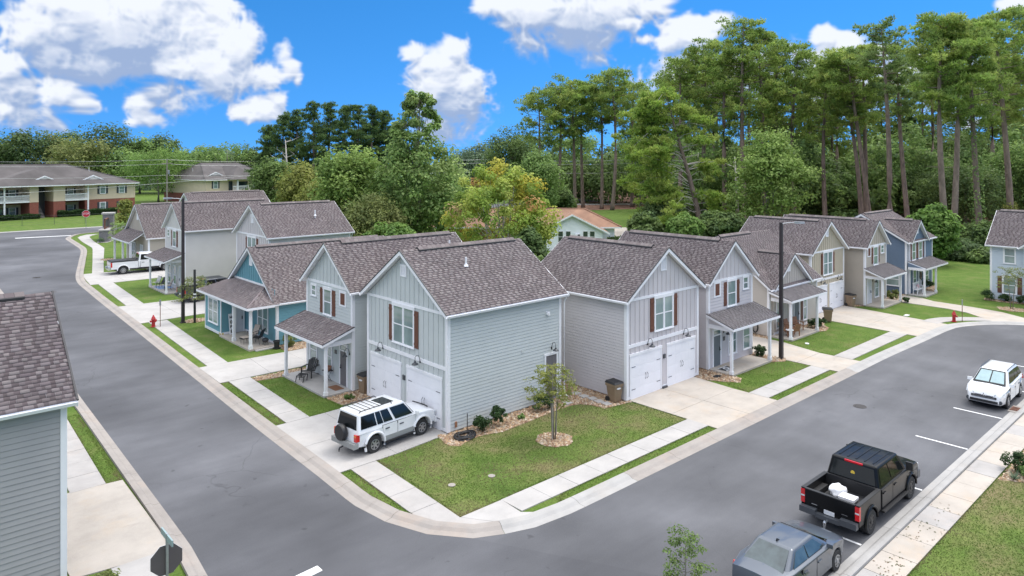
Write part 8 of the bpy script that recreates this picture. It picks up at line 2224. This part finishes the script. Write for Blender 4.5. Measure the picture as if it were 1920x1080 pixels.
# ---- tree turning yellow and orange
x, y, h, w = YELLOW
rng = np.random.RandomState(42)
t = thing('maple_tree', 'spreading tree turning yellow and orange above the grey roofs, before the ranch house', 'tree', (x, y, 0))
mb = MB(); stems = [Vector((0, 0, 0)), Vector((.5, .3, 0)), Vector((-.4, .3, 0)), Vector((.1, -.5, 0))]
k = 220
d = unit(rng.randn(k, 3)); C = d * (.45 + .55 * rng.rand(k, 1) ** .5) * np.array((w * .56, w * .56, h * .43)); C[:, 2] += h * .55
C[:, :2] *= (1.12 - .38 * np.clip((C[:, 2] - h * .2) / (h * .8), 0, 1))[:, None]
for s in stems:
    tip = Vector((s.x * 4, s.y * 4, h * .85)); mb.tube([s, s.lerp(tip, .35) + Vector((0, 0, .4)), tip], [.14, .09, .025], 7)
limbs(mb, [(0, 0, h * .3), (.6, .4, h * .35), (-.5, .3, h * .4), (.1, -.6, h * .35)], [tuple(c) for c in C[:40]], .045, rng, -.1)
link('trunk', mb.mesh('trunk', 'deadwood', (0, 0, 0), True), t)
P, N = crown_points(C, .62 + .6 * rng.rand(k), 100, rng, .75)
V, F = leaf_cards(P, N, .30, rng)
hue = C[:, 2] / h + .12 * rng.randn(k)
lat = C[:, 0] * .74 - C[:, 1] * .673
g_ = np.array([(.30, .41, .075), (.37, .46, .09), (.42, .48, .11), (.22, .32, .06)]); ye = np.array([(.56, .48, .08), (.52, .49, .09), (.46, .46, .09)]); orr = np.array([(.50, .30, .12), (.52, .38, .20), (.44, .22, .10)])
cc = np.zeros((k, 3))
for i in range(k):
    pr = rng.rand()
    if hue[i] > .85 and pr < .5: cc[i] = ye[rng.randint(3)]
    elif lat[i] < -2.0 and hue[i] > .6 and pr < .40: cc[i] = orr[rng.randint(3)]
    elif pr < .03: cc[i] = orr[rng.randint(3)]
    elif pr < .20: cc[i] = ye[rng.randint(3)]
    else: cc[i] = g_[rng.randint(4)]
col = np.repeat(cc, 100, 0) * (.75 + .5 * rng.rand(k * 100, 1))
link('crown', colored_mesh('crown', V, F, np.clip(col, 0, 1), 'leaf'), t)

# ---- big leaning pine with bright needles and bare grey limbs
x, y, h, w = LEANER
rng = np.random.RandomState(43)
t = thing('pine_tree', 'big leaning pine with bright green needle pads and bare grey limbs behind the ranch house', 'tree', (x, y, 0), 'pine trees of the woods behind the houses')
def ax(k): return Vector((-.74 * 6.0 * k, .673 * 6.0 * k, h * .97 * k)) + Vector((.4 * math.sin(k * 5), .2, 0))
mb = MB(); mb.tube([ax(k) for k in (0, .04, .2, .4, .6, .8, 1)], [.62, .50, .44, .36, .27, .15, .04], 10)
pads = []; rads = []; dead = MB()
for i in range(62):
    q = (i + rng.rand()) / 62; k = .12 + .86 * q; side = -1 if rng.rand() < .78 else 1
    L_ = w * (.72 if side < 0 else .40) * (1.05 - .75 * max(0, q - .35) / .65) * (.45 + .6 * rng.rand()) * (.75 + .5 * min(1, q * 3))
    dpt = rng.randn() * .5
    dirv = Vector((.74 * side + .673 * dpt, -.673 * side + .74 * dpt, 0)).normalized()
    p = ax(k); tip = p + dirv * L_ + Vector((0, 0, rng.uniform(-.28, .42) * L_)); mid = p + dirv * L_ * .5 + Vector((rng.randn() * .4, rng.randn() * .4, rng.uniform(-.05, .22) * L_))
    th = rng.uniform(.35, 1.15); dead.tube([p, p.lerp(mid, .5) + Vector((0, 0, .06 * L_)), mid, tip], [.085 * th, .07 * th, .05 * th, .015], 5, False)
    for s in (.55, .8, 1.0):
        c = p.lerp(mid, s * 2) if s < .5 else mid.lerp(tip, (s - .5) * 2)
        for j in range(2):
            pads.append(c + Vector((rng.randn() * .7, rng.randn() * .7, .15 + .3 * rng.rand()))); rads.append(.75 + .75 * rng.rand())
for i in range(9):   # bare limbs on the side of the houses
    k = .42 + .38 * rng.rand(); dpt = rng.randn() * .4; dirv = Vector((.74 + .673 * dpt, -.673 + .74 * dpt, 0)).normalized(); L_ = 2 + 3.4 * rng.rand(); p = ax(k)
    a = p + dirv * L_ * .5 + Vector((0, 0, .1 * L_)); b = p + dirv * L_ + Vector((0, 0, .55 * L_ * rng.rand())); dead.tube([p, a, b], [.11, .075, .02], 5, False)
    dead.tube([a, a + Vector((rng.randn() * .5, rng.randn() * .5, .9)), a + Vector((rng.randn() * .9, rng.randn() * .9, 1.7))], [.055, .04, .012], 4, False)
link('trunk', mb.mesh('trunk', 'bark', (0, 0, 0), True), t); link('bare_limbs', dead.mesh('bare_limbs', 'deadwood', (0, 0, 0), True), t)
C = np.array([tuple(p) for p in pads]); rad = np.array(rads); n = len(C); per = 26
d = unit(rng.randn(n * per, 3)); off = d * (rng.rand(n * per) ** .45 * np.repeat(rad, per))[:, None]; off[:, 2] *= .55
V, F = tufts(np.repeat(C, per, 0) + off, unit(d * .6 + np.array((0, 0, .7))), .50, rng, 8, .085)
pl = np.array(PALS['pine_b']); col = np.repeat(np.repeat(pl[rng.randint(0, 4, n)], per, 0) * .6 + pl[rng.randint(0, 4, n * per)] * .4, 8, 0)
link('crown', colored_mesh('crown', V, F, np.clip(col * (.75 + .5 * rng.rand(len(col), 1)), 0, 1), 'leaf'), t)
# ---- dead snags
for (x, y, h), lb, sd in ((SNAG, 'bare grey dead trunk standing between the leaning pine and the light feathery tree', 3), (SNAG2, 'bare pale dead trunk in front of the dark pine group', 8)):
    rng = np.random.RandomState(sd); t = thing('dead_tree', lb, 'tree', (x, y, 0)); mb = MB()
    mb.tube([(0, 0, 0), (-.1, .1, h * .5), (-.5, .3, h)], [.34, .27, .10], 8)
    for i in range(6):
        a = rng.rand() * 6.28; z = h * (.6 + .38 * rng.rand()); p = Vector((-.35, .2, z)); L_ = 1.2 + 2.2 * rng.rand()
        q = p + Vector((math.cos(a) * L_, math.sin(a) * L_, L_ * .4)); mb.tube([p, p.lerp(q, .5) + Vector((0, 0, -.1)), q, q + Vector((rng.randn() * .4, rng.randn() * .4, .8))], [.09, .07, .05, .015], 5, False)
    link('trunk', mb.mesh('trunk', 'deadwood', (0, 0, 0), True), t)

# ---- far wood that reads as one mass: the belt behind everything
rng = np.random.RandomState(60)
cl = []; rd = []
for k in range(1500):
    lat = rng.uniform(-1.0, 1.0); dep = rng.uniform(285, 360)
    px, py = camspot(lat * dep * .82, dep); top = 11.5 + 3.5 * math.sin(lat * 9) + 2 * math.sin(lat * 23 + 1) + (5 if lat > .25 else 0)
    cl.append((px, py, rng.uniform(.5, top))); rd.append(rng.uniform(2.2, 4.2))
C = np.array(cl); P, N = crown_points(C, np.array(rd), 40, rng); V, F = leaf_cards(P, N, 1.7, rng)
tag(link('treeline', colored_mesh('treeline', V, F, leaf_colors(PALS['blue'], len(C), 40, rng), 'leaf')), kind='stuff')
# understorey of the pine wood: a thicket nobody could count
cl = []; rd = []
for k in range(2100):
    dep = rng.uniform(140, 240); lat = rng.uniform(.235, .80); z = rng.rand() ** 1.0 * (20 + 3.5 * math.sin(lat * 37) + 2.5 * math.sin(lat * 91)) * (dep / 190)
    if k > 1750: dep = rng.uniform(205, 250); lat = rng.uniform(.0, .235); z = 2.5 + rng.rand() * 17
    px, py = camspot(lat * dep, dep); cl.append((px, py, z)); rd.append(rng.uniform(1.3, 2.9))
C = np.array(cl); P, N = crown_points(C, np.array(rd), 62, rng); V, F = leaf_cards(P, N, .85, rng)
tag(link('undergrowth', colored_mesh('undergrowth', V, F, leaf_colors(PALS['mid'] + PALS['dark'], len(C), 62, rng), 'leaf')), kind='stuff')
sheet('pine_straw_floor', [(112, 92), (150, 78), (245, 130), (215, 195), (150, 150)], 'straw', -.006)
sheet('woodland_floor', [(84, 36), (100, 6), (150, -60), (330, -60), (330, 120), (212, 128), (150, 76), (112, 60)], 'straw', -.008)
sheet('park_path', [(118, 113), (141, 95), (166, 92), (168, 97), (144, 101), (124, 117)], 'concrete', .0)
sheet('ranch_drive', [(66, 42), (76, 34), (92, 52), (82, 60)], 'concrete_tan', .0)

# ---- hedges before the apartments and by the ranch house
def hedge(fr, u0, u1, v0, v1, h, label, seed, pal='shrub', leaf=.28, n=2600):
    rng = np.random.RandomState(seed); t = thing('hedge', label, 'hedge', fr.p((u0 + u1) / 2, v0, 0))
    U = u0 + (u1 - u0) * rng.rand(n); Vv = v0 + (v1 - v0) * rng.rand(n); Z = h * rng.rand(n) ** .5
    face = rng.rand(n); Z = np.where(face < .45, h + .06 * rng.randn(n), Z); Vv = np.where((face >= .45) & (face < .85), v0 + .05 * rng.randn(n), Vv); U = np.where(face >= .92, np.where(rng.rand(n) < .5, u0, u1), U)
    Z = Z + .10 * np.sin(U * 1.7 + seed) * (Z / h)
    P = np.stack([fr.o[0] + fr.U[0] * U + fr.V[0] * Vv, fr.o[1] + fr.U[1] * U + fr.V[1] * Vv, np.maximum(Z, .03)], 1) - np.array(t.location)
    N = unit(rng.randn(n, 3) + np.array((0, 0, .8))); V, F = leaf_cards(P, N, leaf, rng)
    link('foliage', colored_mesh('foliage', V, F, leaf_colors(PALS[pal], n // 20, 20, rng), 'leaf'), t)
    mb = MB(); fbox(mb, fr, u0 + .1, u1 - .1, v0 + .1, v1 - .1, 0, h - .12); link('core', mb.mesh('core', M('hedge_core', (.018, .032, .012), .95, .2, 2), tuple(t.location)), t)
hedge(fa, -6, 6.3, -3.4, -2.2, .95, 'clipped dark hedge before the apartments, on the near side of the open stair', 1)
hedge(fa, 10.2, 22.6, -3.2, -1.8, 1.25, 'clipped dark hedge before the apartments, behind the red stop sign', 2, n=3000)
hedge(Fr(camspot(14.2, 104), cU, cV), 0, 12, 0, 2, 1.3, 'low dark hedge right of the white ranch house gable', 3, 'dark', .3)

# ---- shrubs in the beds
SH = [
    (1.25, -.85, .75, .95, 'shrub', 'round dark green shrub in the rock bed nearest the hose coil'),
    (2.45, -.80, 1.0, .75, 'shrub', 'upright dark green shrub in the rock bed, second along the corner house wall'),
    (5.55, -.75, .95, 1.1, 'shrub', 'dark spreading shrub behind the young tree by the side door'),
    (3.9, -.95, .22, .4, 'mid', 'tiny green plant in the rocks midway along the corner house wall'),
    (-1.0, 7.5, .28, .6, 'soft', 'small light green plant in the rocks before the bin between houses'),
    (1.2, 19.6, 1.0, .9, 'olive', 'straggly shrub against the teal wall by the driveway, beside the plant pot'),
    (5.2, 19.5, 1.1, 1.2, 'dark', 'dark shrub deep along the teal wall beside the driveway'),
    (23.1, -3.3, .75, .8, 'shrub', 'dark round shrub behind the white porch post near the lamp post'),
    (33.3, -2.2, .8, .95, 'shrub', 'dark shrub under the grey bungalow shuttered window'),
    (34.2, -2.35, .75, .8, 'shrub', 'dark shrub behind the outer white post of the grey bungalow porch'),
    (27.85, .4, .45, .8, 'olive', 'low olive plant by the hose loop on the grey bungalow side'),
    (49.6, -2.1, .55, .8, 'olive', 'olive-tinged plant between the taupe and slate-blue houses, nearest the porch'),
    (50.6, -1.2, .65, .7, 'olive', 'olive-tinged plant midway along the slate-blue side wall'),
    (51.7, -1.6, .6, .7, 'olive', 'olive-tinged plant at the slate-blue house corner post'),
    (49.0, -3.45, .5, .55, 'shrub', 'small dark shrub at the foot of the taupe porch post'),
    (57.0, -2.6, 1.1, 1.5, 'shrub', 'big spiky dark shrub right of the slate-blue porch'),
    (55.8, -8.05, 1.0, 1.1, 'shrub', 'dark upright shrub at the light blue house corner'),
    (55.95, -9.35, .7, 1.0, 'shrub', 'rounded dark shrub under the light blue house window'),
    (55.95, -10.7, .75, .9, 'shrub', 'dark shrub behind the small tree of the light blue house'),
    (15.0, -19.2, .9, .9, 'shrub', 'dark shrub at the right picture edge in rocks beside the walk'),
    (14.6, -19.7, .6, .8, 'mid', 'green shrub in the rocks by the walk, behind the spiky plant'),
    (-15.1, -3.4, 1.0, .9, 'olive', 'small reddish-green bush at the dark grey house corner board'),
    (6.3, 96.9, .8, 1.1, 'blue', 'grey-green shrub at the foot of the stone entrance pillar'),
]
for i, (x, y, h, w, pal, lab) in enumerate(SH):
    broadleaf(x, y, h, w, 'shrub', pal, .02, lab, 700 + i, 'garden_shrub', 'shrubs in the rock beds', leaf=.10 if h < 1.2 else .13, n_cl=24 if h > .4 else 8, per=46)
t = thing('spiky_plant', 'grey-green spiky agave in the rocks beside the parking walk', 'plant', (14.1, -19.25, 0)); V = []; F = []; rng = np.random.RandomState(9)
for k in range(34):
    a = rng.rand() * 6.28; e = .3 + 1.0 * rng.rand(); L_ = .32 + .2 * rng.rand(); d = np.array((math.cos(a) * math.cos(e), math.sin(a) * math.cos(e), math.sin(e))); s = np.array((-math.sin(a), math.cos(a), 0)) * .03
    i = len(V); V += [-s, s, d * L_]; F.append((i, i + 1, i + 2))
link('leaves', colored_mesh('leaves', np.array(V), np.array(F), np.array([(.16, .22, .15)] * len(F)) * (.8 + .4 * rng.rand(len(F), 1)), 'leaf'), t)

# ---- young street trees: thin stems, airy layered crown
def young(x, y, h, w, pal, label, seed, stems=3, zb=.38, n=60, per=26, leaf=.10, stem_mat='bark_grey'):
    rng = np.random.RandomState(seed); t = thing('young_tree', label, 'tree', (x, y, 0)); mb = MB()
    tips = []
    for s in range(stems):
        a = 6.28 * s / max(1, stems) + seed; b = Vector((math.cos(a) * .07, math.sin(a) * .07, 0)) if stems > 1 else Vector((0, 0, 0))
        top = Vector((math.cos(a) * w * .18, math.sin(a) * w * .18, h * (.82 + .15 * rng.rand()))) if stems > 1 else Vector((0, 0, h * .95))
        mid = b.lerp(top, .45); mid.x *= .6; mid.y *= .6; mb.tube([b, mid, top], [.035, .026, .008], 6); tips.append((mid, top))
    C = []; 
    for k in range(n):
        m_, tp = tips[rng.randint(len(tips))]; q = rng.rand(); p = m_.lerp(tp, q); a = rng.rand() * 6.28
        L_ = w * .5 * (.35 + .7 * rng.rand()) * (1.0 - .55 * q); e = p + Vector((math.cos(a) * L_, math.sin(a) * L_, .18 * L_ + .05 * rng.randn()))
        if e.z < h * zb: e.z = h * zb + .2 * rng.rand()
        if k < 22: mb.tube([p, p.lerp(e, .5) + Vector((0, 0, .04)), e], [.012, .009, .004], 4, False)
        C.append(tuple(e))
    link('trunk', mb.mesh('trunk', stem_mat, (0, 0, 0), True), t)
    C = np.array(C); P, N = crown_points(C, w * (.06 + .07 * rng.rand(len(C))), per, rng, .42); N = unit(N + np.array((0, 0, .8)))
    V, F = leaf_cards(P, N, leaf, rng, .5); link('crown', colored_mesh('crown', V, F, leaf_colors(PALS[pal], len(C), per, rng), 'leaf'), t)
young(3.25, -3.8, 3.55, 2.5, 'yellowgreen', 'slim young tree with airy yellow-green crown staked on the corner lawn', 31, 3, .42, 95, 30, .105)
young(-.8, 32.3, 3.5, 3.6, 'olive', 'young olive-green tree on the teal house lawn before the dark pickup', 32, 1, .42, 60, 30, .13)
young(52.6, -10.6, 4.0, 3.0, 'olive', 'young tree with sparse olive crown before the light blue house', 33, 2, .4, 55, 24, .12)
young(4.4, 75.8, 4.6, 4.2, 'gum', 'young green tree before the taupe bungalow, behind the white pickup bed', 34, 1, .25, 75, 40, .18)
young(-5.0, -16.5, 3.72, 1.75, 'soft', 'slender young tree at bottom picture edge before the saloon car', 35, 1, .2, 80, 24, .075)
